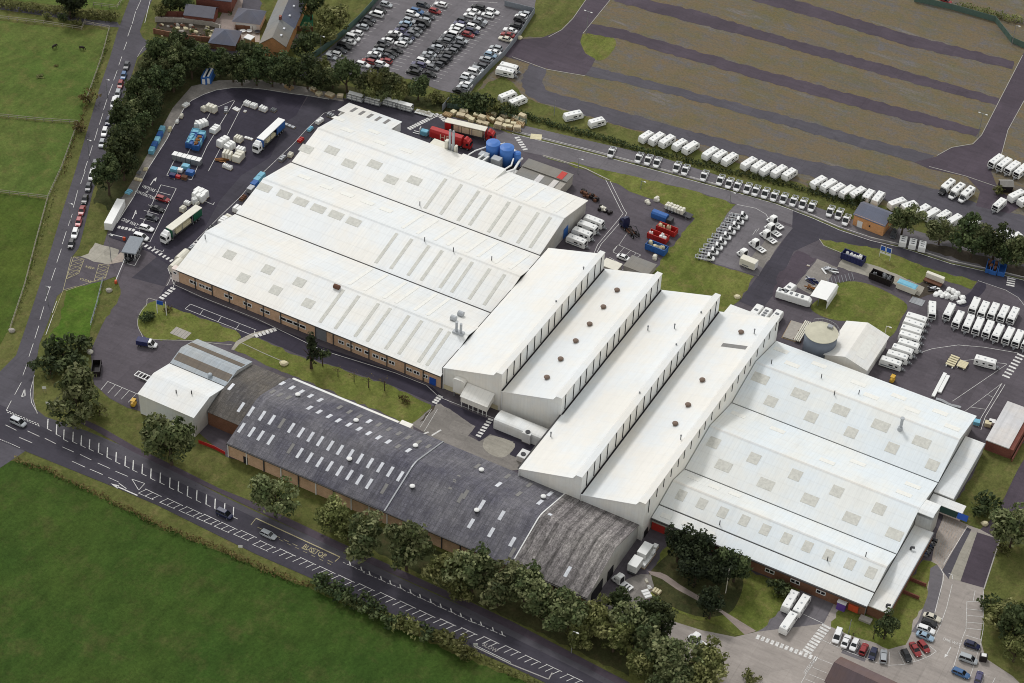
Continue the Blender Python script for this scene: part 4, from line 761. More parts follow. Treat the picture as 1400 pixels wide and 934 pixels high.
b = MB(); b.quad((-145.7, 337.5, 0), (-145.7, 366.8, 0), *[(-145.7, y, z-.2) for y, z in reversed(pg)]); b.build('end_wall', 'wall_grey', ash)
for i in range(19):
    x = -246.5+i*5.4; b = MB(); b.box(x-.14, x+.14, 337.2, 337.48, 0, 4.8); b.build('pilaster', 'sign_white' if i in (0, 2, 4, 6, 7, 8, 10) else 'gutter_dark', ash)
b = MB(); b.cyl((-252.2, 337.1, 0), (-252.2, 337.1, 4.7), .14, n=6); b.build('downpipe', 'sign_white', ash)
b = MB(); b.box(-247.6, -246.3, 337.36, 337.48, 0, 2.4); b.build('door', 'dark_gap', ash)
b = MB(); b.box(-252.5, -145.6, 336.75, 337.0, 4.7, 4.95); b.build('gutter', 'gutter_dark', ash)
for y0, y1, z in ((340, 346, 4), (349, 352, 3.4)): b = MB(); b.box(-145.69, -145.5, y0, y1, 0, z); b.build('doorway', 'dark_gap', ash)
def Q2(x, y): return (350+x/3.991, 468+y/3.991)
def Q9(x, y): return (640+x/7.78, 640+y/7.78)
W_, D_ = 'rooflight_bright', 'rooflight_dim'
for m, l, w, ln in ((W_, ((143, 225), (197, 248), (248, 270), (298, 293), (350, 316), (617, 432), (293, 358), (345, 380), (400, 404), (450, 427), (507, 450), (563, 473), (615, 497), (669, 520), (722, 543), (832, 590)), .95, 2.4),
                    (D_, ((90, 270), (130, 287), (178, 302), (510, 380), (565, 405), (670, 450), (725, 475), (780, 498), (830, 520), (888, 545), (940, 568), (775, 568), (457, 355)), .95, 2.4),
                    (W_, ((33, 402), (86, 424), (192, 468), (245, 493), (298, 517), (350, 540), (405, 565), (458, 588), (515, 612), (567, 636), (622, 660), (678, 683), (732, 707), (787, 732), (25, 510), (80, 533), (238, 605), (292, 630), (347, 654), (402, 677), (455, 702), (510, 725), (563, 750), (617, 773)), .85, 3.0),
                    (D_, ((140, 443), (700, 800), (190, 580)), .9, 3.0)):
    for p in l: light_at(ash, Q2(*p), w, ln, zB, m)
for p in ((-24, 490), (-80, 467), (-28, 378), (-82, 355)): light_at(ash, Q2(*p), .85, 3.0, zB, W_)
zB2 = lambda y: zB(y)-.12
for m, l in ((W_, ((325, 175), (765, 365), (870, 275), (145, 390), (355, 505), (245, 685), (470, 785), (30, 590))), (D_, ((420, 88), (650, 180), (540, 275), (-30, 280), (-80, 320), (100, -20), (470, 900), (-170, 180), (-120, 100)))):
    for p in l: light_at(ash, Q9(*p), .95, 2.7, zB2, m)
light_at(ash, (776, 781.8), .9, 3, zG, W_); light_at(ash, (752, 703.5), 1, 1, zG, W_)
for p in (Q2(228, 292), Q2(546, 432), Q2(510, 643), Q2(870, 570), Q2(853, 792), Q2(1230, 702), Q9(800, 315), Q9(92, 460)):
    q = onroof(*p, zB); b = MB(); b.cyl((q.x, q.y, q.z-.4), (q.x, q.y, q.z+.5), .55, n=12); o = b.build('roof_vent', 'steel_dark', ash); b = MB(); b.cyl((q.x, q.y, q.z+.45), (q.x, q.y, q.z+.6), .72, n=14); b.dome((q.x, q.y, q.z+.6), .66, .2, 14); b.build('cowl', 'sign_white', o)
Loc(ash).fix()
r = thing('lean_to', 'narrow white-roofed lean-to along the back of the dark shed', 'lean-to', (-250, 368, 0))
b = MB(); b.box(-252, -218.8, 367.0, 368.7, 0, 3.6); b.build('wall', 'wall_white', r); b = MB(); roof_slab(b, -252.3, -218.6, [(366.95, 4.3), (369.0, 3.7)], .15); b.build('roof', 'roof_white', r)
b = MB(); b.box(-218.4, -214.9, 367.0, 370.0, 0, 3.6); b.build('end_box', 'wall_white', r); Loc(r).fix()
# low linking shed and the west shed with two ridges
r = thing('link_shed', 'low grey asbestos roofed shed between the white shed and the long dark shed', 'shed', (-264, 344.6, 0))
pk = [(344.4, 5.0), (348, 6.4), (352, 7.4), (356, 7.7), (360, 7.0), (366.5, 5.2)]; b = MB(); roof_slab(b, -263.8, -252.6, pk, .15); b.build('roof', 'roof_asbestos_low', r)
b = MB(); b.quad((-263.8, 344.7, 0), (-252.6, 344.7, 0), (-252.6, 344.7, 4.85), (-263.8, 344.7, 4.85)); b.build('front_wall', 'brick_brown', r)
b = MB(); b.quad((-263.8, 366.3, 0), (-252.6, 366.3, 0), (-252.6, 366.3, 5), (-263.8, 366.3, 5)); b.build('rear_wall', 'brick_brown', r)
zk = pl(pk); light_at(r, (316, 529), .9, 2.6, zk, W_); Loc(r).fix()
r = thing('white_shed', 'white double-ridged shed, half its roof bare metal with rusty strips', 'shed', (-281, 338.8, 0))
ps = [(338.6, 7.3), (346.1, 9.0), (353.3, 7.0)]; pm = [(353.5, 7.05), (359.0, 8.6), (366.3, 6.2)]; zs = pl(ps+pm)
b = MB(); roof_slab(b, -282.2, -263.9, ps); b.build('roof', 'roof_white', r); b = MB(); roof_slab(b, -282.2, -263.9, pm); b.build('metal_roof', 'roof_metal', r)
for y0, y1 in ((354.9, 357.3), (361.5, 363.4)): patch(r, 'rusty_strip', 'roof_rust', -281.9, -264.2, y0, y1, zs, .05)
b = MB(); b.quad((-281.9, 338.9, 0), (-264.1, 338.9, 0), (-264.1, 338.9, 7.2), (-281.9, 338.9, 7.2)); b.build('front_wall', 'wall_white', r)
b = MB(); b.quad((-264.1, 338.9, 0), (-264.1, 366, 0), *reversed([(-264.1, y, z-.22) for y, z in ps+pm])); b.build('end_wall', 'wall_grey', r)
b = MB(); b.quad((-281.9, 338.9, 0), (-281.9, 366, 0), *reversed([(-281.9, y, z-.22) for y, z in ps+pm])); b.build('end_wall', 'wall_white', r)
b = MB(); b.quad((-281.9, 366, 0), (-264.1, 366, 0), (-264.1, 366, 6), (-281.9, 366, 6)); b.build('rear_wall', 'wall_white', r)
b = MB(); b.box(-282.1, -263.9, 353.25, 353.55, 6.6, 7.02); b.build('gutter', 'gutter_dark', r)
for p in ((262, 538.5), (241, 537.5)): q = onroof(*p, zs); b = MB(); b.cyl((q.x, q.y, q.z-.1), (q.x, q.y, q.z+1.1), .16, n=6); b.build('roof_pipe', 'steel_dark', r)
q = onroof(287, 514, zs); b = MB(); b.cyl((q.x, q.y, q.z-.2), (q.x, q.y, q.z+.5), .5, n=10); b.dome((q.x, q.y, q.z+.5), .7, .4); b.build('roof_vent', 'roof_metal', r)
Loc(r).fix()
# arched white store in the gap
q0, q1 = g(674.4, 585.7), g(730, 603.7); x0, yA = q0.x, q0.y
r = thing('arched_store', 'white arched store with grey plant units beside the second saw-tooth', 'store', (x0, yA, 0))
b = MB(); arc = [(yA, 0), (yA, 2.6)]+[(yA+2.3-2.3*cos(t), 2.9+.8*sin(t)) for t in [pi*i/8 for i in range(1, 8)]]+[(yA+4.6, 2.6), (yA+4.6, 0)]
b.prism_x(arc, x0, -182.2); b.build('shell', 'wall_white', r); Loc(r).fix()
for k, (px, lab, m, dim) in enumerate((((722, 597), 'white boxed cooling unit in front of the arched store', 'sign_white', (2.6, 2.4, 3.4)), ((716, 622), 'low white flat-topped plant cabinet against the third saw-tooth', 'sign_white', (2.6, 3.4, 2.0)))):
    q = at(px[0], px[1], 1.5); r = thing('plant_unit', lab, 'plant unit', q, 0, 'plant units in the gap'); b = MB(); b.cbox(-dim[0]/2, dim[0]/2, -dim[1]/2, dim[1]/2, .25, dim[2], .12); b.build('casing', m, r)
    b = MB(); b.cyl((0, -.3, dim[2]), (0, -.3, dim[2]+.2), .7, n=12); b.build('fan', 'steel_dark', r); b = MB(); b.box(-dim[0]/2, dim[0]/2, -dim[1]/2, dim[1]/2, 0, .24); b.build('base', 'concrete_wall', r)
# rear boiler house and compressor sheds behind the west hall
r = thing('boiler_house', 'grey flat-roofed boiler house with one red roof panel behind the west hall', 'plant building', (0, 0, 0))
a, c = g(733, 222, 4), g(784.5, 237, 4); x0, x1, y1 = a.x-3, c.x, (a.y+c.y)/2
b = MB(); b.box(x0, x1, 481.2, y1, 0, 3.4); b.build('wall', 'concrete_wall', r)
b = MB(); b.box(x0, x1+.2, 486.9, y1+.2, 3.7, 3.9); b.build('roof', 'roof_grey_tile', r); b = MB(); b.box(x0+.2, x1-2, 481.0, 486.7, 3.3, 3.5); b.build('roof', 'roof_grey_tile', r)
q = g(773, 235, 4); b = MB(); b.box(q.x-1, q.x+.9, 487.1, y1-.3, 3.9, 4.0); b.build('roof_panel', 'red_door', r)
for p in ((738, 243), (756, 252)): q = g(*p, 3.6); b = MB(); b.box(q.x-.9, q.x+.9, 481.3, 486.3, 3.5, 3.6); b.build('roof_panel', 'roof_felt', r)
q = g(711, 236, 3); b = MB(); b.box(q.x-3, q.x+3, 481.2, 485.5, 0, 2.8); b.build('side_store', 'wall_white', r); r.location = (x0, 481, 0); Loc(r).fix()
# green-grey flat gable extension at far right
r = thing('red_walled_block', 'flat white-roofed block with dark red walls at the right edge', 'building', (0, 0, 0))
pts = [g(1348, 600.5, 3.6), g(1379, 614.5, 3.6), g(1420, 553, 3.6), g(1372, 548, 3.6)]
x0, x1, y0, y1 = pts[0].x, pts[1].x, (pts[0].y+pts[1].y)/2, g(1376, 548, 3.6).y
b = MB(); b.box(x0+.2, x1+1.2, y0+.2, y1-.2, 0, 3.4); b.build('wall', 'brick_red', r); b = MB(); b.box(x0, x1, y0, y1, 3.4, 3.7); b.build('roof', 'roof_felt', r)
b = MB(); b.box(x1+1.5, x1+1.8, y0-.6, y1, 0, 1.2); b.build('screen_wall', 'brick_red', r); r.location = (x0, y0, 0); Loc(r).fix()
# steel barn
r = thing('steel_barn', 'pale gabled metal barn beside the round tank', 'barn', (-124, 453, 0))
for nm, side in (('roof', 0), ('roof', 1)):
    b = MB(); a = [(-130.8, 4.2), (-124.5, 6.3)] if side == 0 else [(-124.5, 6.3), (-117.6, 4.2)]
    b.loft([[(x, y, z) for x, z in a]+[(x, y, z-.2) for x, z in reversed(a)] for y in (453.5, 470.6)]); b.build(nm, 'roof_cream' if side == 0 else 'roof_white', r)
b = MB(); b.loft([[(x, y, z) for x, z in ((-130.4, 0), (-130.4, 4), (-124.5, 6), (-118, 4), (-118, 0))] for y in (453.8, 470.3)]); b.build('wall', 'wall_white', r)
b = MB(); a = [(-122.6, 5.76), (-119.8, 4.9)]; b.loft([[(x, y, z) for x, z in a]+[(x, y, z-.1) for x, z in reversed(a)] for y in (456.5, 467)]); b.build('rooflight', 'rooflight_faint', r)
Loc(r).fix()
# round tank with ladder rail
r = thing('round_tank', 'large round grey water tank with flat cream lid', 'tank', (-133.6, 457.6, 0))
b = MB(); b.cyl((0, 0, 0), (0, 0, 8), 4.6, n=40); b.build('shell', 'tank_steel', r, True)
for p in r.children[0].data.polygons: p.use_smooth = abs(p.normal.z) < .5
b = MB(); b.cyl((0, 0, 8), (0, 0, 8.15), 4.75, n=40); b.cyl((0, 0, 8.15), (0, 0, 8.5), 4.6, .4, n=40); b.build('lid', 'tank_roof', r)
b = MB(); b.box(.6, 2, 2.4, 3.6, 8.1, 9); b.build('hatch', 'steel_grey', r)
b = MB()
for k in range(9):
    t = R_(20+k*15); b.cyl((4.9*cos(t), 4.9*sin(t), 7.6), (4.9*cos(t), 4.9*sin(t), 9.1), .06, n=5)
    if k: t2 = R_(5+k*15); b.bar((4.9*cos(t), 4.9*sin(t), 9.05), (4.9*cos(t2), 4.9*sin(t2), 9.05), .08, .08)
b.build('guard_rail', 'steel_grey', r)
# brick substation by the van row
a, c, d = g(1170, 293, 3), g(1210, 308.5, 3), g(1219, 292, 3)
q = at(1194, 300, 2); r = thing('brick_substation', 'small orange brick building with a grey slate roof beside the van row', 'building', q, atan2(c.y-a.y, c.x-a.x))
b = MB(); b.box(-5, 5, -3.6, 3.6, 0, 4.2); b.build('wall', 'brick_orange', r); b = MB(); b.loft([[(x, y, z) for y, z in ((-3.9, 4.1), (1.2, 5.5), (3.9, 4.1), (3.9, 3.9), (1.2, 5.3), (-3.9, 3.9))] for x in (-5.3, 5.3)])
b.build('roof', 'roof_slate', r)
b = MB(); b.box(-3.6, -1.9, -3.72, -3.6, 0, 2.4); b.build('door', 'sign_white', r); b = MB(); b.box(.2, .7, -3.7, -3.6, 1.6, 2.2); b.build('window', 'glass_dark', r)
# front building at the lower edge: brown pitched roof
a, c = g(1150, 897.5, 3.2), g(1141, 918, 5.2)
r = thing('roadside_building', 'brown pitched-roof building at the bottom edge beside the front car park', 'building', (0, 0, 0))
e0, e1 = g(1149.5, 897.5, 3.2), g(1226, 933, 3.2); hd = atan2(e1.y-e0.y, e1.x-e0.x); r.location = (e0.x, e0.y, 0); r.rotation_euler = (0, 0, hd)
b = MB(); b.box(.3, 24, -9, -.4, 0, 3.0); b.build('wall', 'brick_brown', r)
b = MB(); b.prism_x([(0, 3.0), (0, 3.2), (-4.6, 5.6), (-4.6, 5.4)], 0, 24.3); b.build('roof', 'roof_tile_red', r)
b = MB(); b.prism_x([(-4.62, 5.4), (-4.62, 5.6), (-9.4, 3.2), (-9.4, 3.0)], 0, 24.3); b.build('roof', 'roof_brown', r)
b = MB(); b.quad((.4, -9, 0), (.4, -.4, 0), (.4, -.4, 3), (.4, -4.6, 5.4), (.4, -9, 3)); b.build('gable', 'brick_brown', r)
# gatehouse
q = at(182, 341, 1.6); hd = head(182, 341, -9, 17)
r = thing('gatehouse', 'flat grey-roofed gatehouse between the two barriers', 'gatehouse', q, hd)
b = MB(); b.box(-3.4, 3.4, -1.7, 1.7, 0, 1.0); b.box(-3.4, 3.4, -1.7, -1.5, 1, 3); b.box(-3.4, -3.2, -1.5, 1.7, 1, 3); b.build('wall', 'plastic_grey', r)
b = MB(); b.box(-3.15, 3.38, -1.45, 1.66, 1.0, 2.9); b.build('glazing', 'glass_dark', r); b = MB(); b.cbox(-3.9, 3.9, -2.2, 2.2, 3, 3.35, .1); b.build('roof', 'fence_grey', r)
b = MB(); b.box(-3.4, 3.4, 1.68, 1.75, 1.9, 2.05); [b.box(x, x+.1, 1.68, 1.76, 1, 3) for x in (-3.2, -1.6, 0, 1.6, 3.25)]; [b.box(3.38, 3.46, y, y+.1, 1, 3) for y in (-1.6, -.5, .6, 1.6)]; b.build('mullion', 'sign_white', r)
# --- houses at the top edge
e0, e1, ap = g(356, 59, 4.8), g(390, 63.5, 4.8), g(369.8, 41, 7.8)
hd = head(369.8, 41, 12, -27.3, 7.8); m0 = (e0+e1)/2
r = thing('terrace_house', 'long brick house with grey tiled roof, slate on one side, gable end facing the hedge', 'house', (m0.x, m0.y, 0), hd)
wd = (e1-e0).length/2
b = MB(); b.loft([[(x, y, z) for y, z in ((-wd, 0), (wd, 0), (wd, 4.8), (0, 7.7), (-wd, 4.8))] for x in (0, 34)]); b.build('wall', 'brick_orange', r)
for s, m in ((1, 'roof_grey_tile'), (-1, 'roof_grey_tile')):
    b = MB(); b.loft([[(x, 0, 7.95), (x, s*(wd+.4), 4.75), (x, s*(wd+.4), 4.6), (x, 0, 7.8)] for x in (-.4, 11)]); b.build('roof', m, r)
    b = MB(); b.loft([[(x, 0, 8.0), (x, s*(wd+.6), 4.6), (x, s*(wd+.6), 4.45), (x, 0, 7.8)] for x in (11, 34)]); b.build('roof', 'roof_slate' if s < 0 else 'roof_grey_tile', r)
for x in (3, 7, 15, 21): b = MB(); y = -wd*.45; b.box(x, x+.9, y-.5, y+.5, 6.4, 6.75); b.build('skylight', 'rooflight_bright', r)
b = MB(); b.box(10.4, 11.6, -.4, .4, 7.6, 9); b.build('chimney', 'brick_red', r)
def hip_house(name, lab, cat, px, pz, w, d, h, rh, hd, wm, rm):
    q = at(*px, pz); r = thing(name, lab, cat, q, hd); b = MB(); b.box(-w/2, w/2, -d/2, d/2, 0, h); b.build('wall', wm, r)
    k = min(w, d)/2; b = MB(); rx = max(w/2-k, .05); b.add([(-w/2-.4, -d/2-.4, h), (w/2+.4, -d/2-.4, h), (w/2+.4, d/2+.4, h), (-w/2-.4, d/2+.4, h), (-rx, 0, h+rh), (rx, 0, h+rh)], [(3, 2, 1, 0), (0, 1, 5, 4), (1, 2, 5), (2, 3, 4, 5), (3, 0, 4)]); b.build('roof', rm, r); return r
r = hip_house('garage', 'white-walled garage with hipped slate roof beside the brick house', 'garage', (341, 25), 2, 9, 8, 2.8, 2.6, hd-pi/2, 'wall_render', 'roof_slate')
b = MB(); b.box(-3.6, 3.4, -4.08, -4.0, .1, 2.4); b.build('garage_door', 'sign_white', r)
r = hip_house('summer_house', 'square garden pavilion with blue slate pyramid roof beyond the hedge', 'pavilion', (308, 52), 2, 8.5, 8.5, 2.4, 2.8, hd-pi/2, 'brick_brown', 'roof_slate')
q = at(275, 19, 2); r = thing('brick_outbuilding', 'red brick outbuilding with slate roof near the top edge', 'outbuilding', q, hd-pi/2)
b = MB(); b.box(-5, 5, -3.2, 3, 0, 3); b.build('wall', 'brick_red', r); b = MB(); b.loft([[(x, y, z) for y, z in ((-3.5, 3), (.5, 5.0), (3.4, 3), (3.4, 2.9), (.5, 4.8), (-3.5, 2.85))] for x in (-5.2, 5.2)]); b.build('roof', 'roof_slate', r)
q = at(297, -5, 3); r = thing('slate_house', 'house with dark slate roof cut by the top edge', 'house', q, hd-pi/2)
b = MB(); b.box(-6, 6, -5, 5, 0, 5); b.build('wall', 'brick_red', r); b = MB(); b.loft([[(x, y, z) for y, z in ((-5.4, 5), (0, 8), (5.4, 5), (5.4, 4.8), (0, 7.8), (-5.4, 4.8))] for x in (-6.4, 6.4)]); b.build('roof', 'roof_slate', r)
ground('drive', 'path_gravel', 2.2, [(213, 22), (300, 25), (322, -20), (336, -20), (327, 30), (326, 42), (322, 48), (300, 38), (255, 26), (216, 26)])
ground('patio', 'paving', 2.2, [(324, 30), (356, 30), (355, 58), (322, 56)]); ground('yard_patch', 'asphalt_road', 2.1, [(300, -20), (358, -20), (356, 30), (324, 30)])
ground('back_garden', 'astroturf', 2.2, [(408, 22), (428, 20), (428, 40), (407, 41)]); ground('patio', 'concrete_grey', 2.1, [(395, 45), (418, 48), (402, 66), (390, 64)])
ground('rubble_yard', 'soil', 2.1, [(213, 28), (260, 29), (300, 38), (292, 55), (255, 54), (212, 46)])
# ------------------------------------------------------------------ vehicles
def wheels(r, xs, y, rad=.32, w=.22):
    for x in xs:
        for s in (-1, 1):
            b = MB(); b.cyl((x, s*(y-w), rad), (x, s*y, rad), rad, n=12); o = b.build('wheel', 'rubber', r); b = MB(); b.cyl((x, s*(y-.02), rad), (x, s*(y+.015), rad), rad*.6, n=8); b.build('rim', 'steel_grey', o)
def ring(x, hw, z0, z1, c=.12):
    return [(x, -hw, z0+c), (x, -hw+c, z0), (x, hw-c, z0), (x, hw, z0+c), (x, hw, z1-c), (x, hw-c, z1), (x, -hw+c, z1), (x, -hw, z1-c)]
def make_car(kind, col):
    def f():
        r = mk('parked_car'); b = MB(); L2, hw = (2.05, .86) if kind == 'hatch' else (2.3, .88) if kind != 'people' else (2.35, .92)
        if kind == 'hatch': sec = [(-L2, .62, .42, .8), (-L2+.12, .78, .3, .92), (-1.2, hw, .26, .96), (0, hw, .24, .94), (1.0, hw, .26, .92), (1.6, hw-.05, .28, .84), (L2-.12, .74, .32, .72), (L2, .58, .42, .62)]; cab = ((-L2+.22, -1.55, .35, 1.05, 1.2), .92, 1.5)
        elif kind == 'estate': sec = [(-L2, .62, .42, .82), (-L2+.12, .78, .3, .94), (-1.2, hw, .26, .97), (0, hw, .24, .95), (1.1, hw, .26, .93), (1.8, hw-.05, .28, .85), (L2-.12, .74, .32, .72), (L2, .58, .42, .62)]; cab = ((-L2+.15, -1.9, .35, 1.15, 1.2), .93, 1.48)
        elif kind == 'saloon': sec = [(-L2, .62, .42, .84), (-L2+.14, .78, .3, .93), (-1.3, hw, .26, .96), (0, hw, .24, .94), (1.1, hw, .26, .92), (1.8, hw-.05, .28, .84), (L2-.12, .74, .32, .72), (L2, .58, .42, .62)]; cab = ((-1.75, -1.0, .3, 1.1, 1.2), .92, 1.45)
        else: sec = [(-L2, .7, .42, 1.0), (-L2+.1, .84, .3, 1.08), (-1.2, hw, .28, 1.1), (0, hw, .26, 1.08), (1.2, hw, .28, 1.04), (1.9, hw-.04, .3, .94), (L2-.1, .78, .34, .8), (L2, .62, .44, .7)]; cab = ((-L2+.12, -2.1, .6, 1.5, 1.2), 1.05, 1.85)
        b.loft([ring(*s) for s in sec])
        (xb, xr0, xr1, xw, _), zb, zr = cab; tw = hw-.22
        b.loft([[(xr0-.02, -tw, zr-.05), (xr1+.02, -tw, zr-.05), (xr1+.02, tw, zr-.05), (xr0-.02, tw, zr-.05)], [(xr0+.12, -tw+.12, zr+.02), (xr1-.1, -tw+.12, zr+.02), (xr1-.1, tw-.12, zr+.02), (xr0+.12, tw-.12, zr+.02)]])
        for s in (-1, 1):                                       # pillars
            for xa, xt in ((xb, xr0), ((xb+xw)/2-.1, (xr0+xr1)/2-.05), (xw, xr1)): b.bar((xa, s*(hw-.07), zb-.05), (xt, s*(tw), zr-.1), .09, .06)
        b.build('body', paint(col), r)
        b = MB(); b.loft([[(xb, -hw+.1, zb-.04), (xw, -hw+.1, zb-.04), (xw, hw-.1, zb-.04), (xb, hw-.1, zb-.04)], [(xr0, -tw+.01, zr-.06), (xr1, -tw+.01, zr-.06), (xr1, tw-.01, zr-.06), (xr0, tw-.01, zr-.06)]]); b.build('windows', 'glass_dark', r)
        wheels(r, (-1.28, 1.3), hw-.01)
        for s in (-1, 1):
            b = MB(); b.box(L2-.16, L2-.03, s*.52-.14, s*.52+.14, .6, .72); b.build('headlight', 'sign_white', r)
        return r
    return f
KIND = {'hatch': 'hatchback', 'estate': 'estate car', 'saloon': 'saloon', 'people': 'people carrier'}
CNAME = lambda c: c.replace('_', ' ')
def car(px, col, kind, d, label, group, z=.75, sc=1):
    return put(('car', kind, col), make_car(kind, col), label, 'car', at(*px, z), head(*px, *d, z), group, sc)
# -- cars left along the west road
road_cars = [(173, 89, 'dark_grey', 'saloon'), (169, 103, 'blue', 'hatch'), (164.6, 115, 'red', 'hatch'), (161, 128, 'silver', 'estate'), (156, 140.5, 'white', 'people'), (152.7, 154, 'dark_grey', 'hatch'), (148, 165.5, 'navy', 'hatch'), (143, 180, 'white', 'estate'), (139.3, 195.5, 'silver', 'hatch'), (129.8, 224, 'grey', 'hatch'), (126, 239.5, 'white', 'people'), (120.8, 255.5, 'dark_grey', 'hatch'), (116, 272, 'black', 'saloon'), (111.8, 287.5, 'red', 'saloon'), (107.5, 303, 'pink', 'hatch'), (102.3, 318.5, 'white', 'estate'), (97.3, 333, 'black', 'hatch')]
for i, (x, y, c, k) in enumerate(road_cars):
    car((x, y), c, k, (-4.2, 14), f'{CNAME(c)} {KIND[k]} parked on the west road, {ORD[i]} from the top of its line', 'cars parked along the west road')
for x, y, c, k, d, lab in ((25, 577, 'silver', 'people', (12, 5.4), 'silver people carrier driving past the road junction'), (307, 702.5, 'navy', 'people', (12, 5.6), 'dark blue people carrier driving ahead of a silver car on the main road'), (367, 730.5, 'silver', 'estate', (12, 5.6), 'silver estate car driving past the yellow bus stop box'), (1294, 1, 'red', 'hatch', (14, 5), 'red hatchback on the far road at the top edge')):
    car((x, y), c, k, d, lab, 'cars on the road')
for (x, y), c, k, lab in (((222.5, 271.5), 'red', 'estate', 'red estate car in the visitor bays near the painted lettering'), ((214.8, 285), 'black', 'saloon', 'black saloon in the visitor bay next to the red estate'), ((207.5, 297), 'dark_grey', 'hatch', 'dark grey hatchback in the middle visitor bay'), ((200.5, 311.5), 'white', 'estate', 'white estate car in the visitor bays with a dark car beside it'), ((193, 324), 'white', 'people', 'white people carrier in the visitor bay nearest the gatehouse')):
    car((x, y), c, k, (20, 6), lab, 'cars in the visitor bays')
front = [((1145, 869.5), 'white', 'people', (-6.5, 18), 'white people carrier at the left end of the curved front bays'), ((1156.5, 876.5), 'white', 'saloon', (7, -17), 'small white saloon second from the left in the curved front bays'), ((1168.3, 881), 'white', 'hatch', (-8, 17), 'white hatchback next to the red one in the curved front bays'), ((1181, 887), 'red', 'hatch', (7, -16), 'red hatchback between a white and a navy car by the lawn'), ((1193.7, 893.5), 'navy', 'hatch', (-6, 17), 'navy hatchback between red and silver cars below the lawn'), ((1208, 897), 'silver', 'estate', (1.5, -18), 'silver estate car beside an empty bay in the curved front bays'), ((1239.5, 896), 'black', 'hatch', (9, 16), 'black hatchback beyond the empty bay in the curved front bays'), ((1251.5, 887.5), 'red', 'saloon', (9, 15), 'red saloon beside the black hatchback in the curved front bays'), ((1263, 883.5), 'red', 'hatch', (11, 13), 'red hatchback at the corner where the front bays turn up'), ((1265, 869.5), 'light_blue', 'saloon', (17, 7), 'pale blue saloon beside the red cars at the corner'), ((1266.2, 860), 'white', 'estate', (17, 6), 'white estate car between a pale blue and a black car'), ((1271, 851.5), 'black', 'hatch', (17, 6), 'black hatchback between two pale cars near the grey path'), ((1274.5, 843.5), 'cream', 'saloon', (17, 6), 'cream saloon at the upper end of the front bays by the grey path'), ((1329.5, 881.5), 'navy', 'hatch', (17, 6), 'navy hatchback in the bays by the right-hand lawn'), ((1324, 901), 'silver', 'people', (17, 6), 'silver people carrier in the bays by the right-hand lawn'), ((1314, 920), 'blue', 'estate', (16, 7), 'dark blue estate car in the lowest bay by the right-hand lawn'), ((1338.5, 925.5), 'purple', 'hatch', (5, -17), 'dark purple hatchback at the bottom right corner of the car park')]
for p, c, k, d, lab in front: car(p, c, k, d, lab, 'cars in the front car park')
car((853.4, 352), 'white', 'saloon', (15, 5.5), 'white saloon alone in the marked bays behind the saw-tooth roofs', None)
A1 = lambda x, y: (430+x/9.333, y/9.333); A2 = lambda x, y: (540+x/9.333, y/9.333); A3 = lambda x, y: (600+x/9.333, 30+y/9.333)
rows = {
 'row along the green fence': (A1, [(205, 725, 'silver'), (250, 682, 'white'), (330, 640, 'dark_grey'), (382, 592, 'black'), (440, 532, 'white'), (490, 482, 'white'), (540, 418, 'white'), (610, 340, 'silver'), (660, 290, 'black'), (702, 246, 'dark_grey'), (788, 180, 'white'), (840, 126, 'black'), (915, 55, 'silver')]),
 'left side of the left double row': (A1, [(620, 822, 'white'), (688, 782, 'red'), (738, 737, 'dark_grey'), (768, 692, 'white'), (820, 647, 'silver'), (845, 597, 'black'), (882, 552, 'dark_grey'), (928, 515, 'white'), (985, 470, 'black'), (1030, 427, 'white'), (1108, 390, 'purple'), (1130, 343, 'dark_grey'), (1160, 300, 'light_blue'), (1210, 260, 'silver'), (1250, 175, 'white'), (1310, 140, 'blue'), (1388, 60, 'dark_grey')]),
 'right side of the left double row': (A1, [(800, 866, 'black'), (860, 820, 'white'), (910, 776, 'red'), (930, 716, 'dark_grey'), (975, 680, 'black'), (1040, 640, 'black'), (1100, 560, 'white'), (1158, 512, 'silver'), (1200, 474, 'navy'), (1258, 430, 'grey'), (1290, 386, 'grey'), (1338, 341, 'dark_grey'), (1388, 300, 'black'), (1403, 255, 'silver'), (1458, 210, 'dark_grey'), (1538, 140, 'red'), (1612, 55, 'white')]),
 'left side of the right double row': (A2, [(233, 920, 'black'), (270, 868, 'dark_grey'), (300, 822, 'purple'), (360, 777, 'white'), (405, 735, 'grey'), (440, 690, 'silver'), (490, 642, 'dark_grey'), (540, 602, 'silver'), (572, 556, 'black'), (640, 517, 'grey'), (672, 476, 'dark_grey'), (715, 436, 'white'), (768, 380, 'white'), (800, 348, 'white'), (825, 300, 'purple'), (870, 260, 'dark_grey'), (955, 196, 'white'), (1005, 143, 'white'), (1062, 88, 'black')]),
 'right side of the right double row': (A2, [(440, 945, 'black'), (480, 862, 'grey'), (545, 818, 'dark_grey'), (590, 776, 'black'), (638, 730, 'dark_grey'), (660, 687, 'black'), (720, 645, 'grey'), (760, 602, 'dark_grey'), (812, 556, 'dark_grey'), (850, 514, 'silver'), (935, 440, 'red'), (985, 396, 'navy'), (1000, 340, 'white'), (1062, 306, 'dark_grey'), (1092, 265, 'silver'), (1182, 192, 'white'), (1245, 145, 'white')]),
 'row along the grey fence': (A3, [(270, 882, 'black'), (310, 836, 'silver'), (345, 797, 'white'), (352, 740, 'silver'), (372, 690, 'white'), (460, 645, 'white'), (500, 605, 'silver'), (530, 556, 'dark_grey'), (600, 474, 'silver'), (660, 420, 'light_blue'), (706, 385, 'white'), (730, 330, 'silver'), (850, 216, 'cream'), (880, 162, 'red'), (910, 106, 'white'), (985, 45, 'black'), (1035, -30, 'black'), (1050, -70, 'white'), (1095, -105, 'silver')])}
kr = random.Random(3)
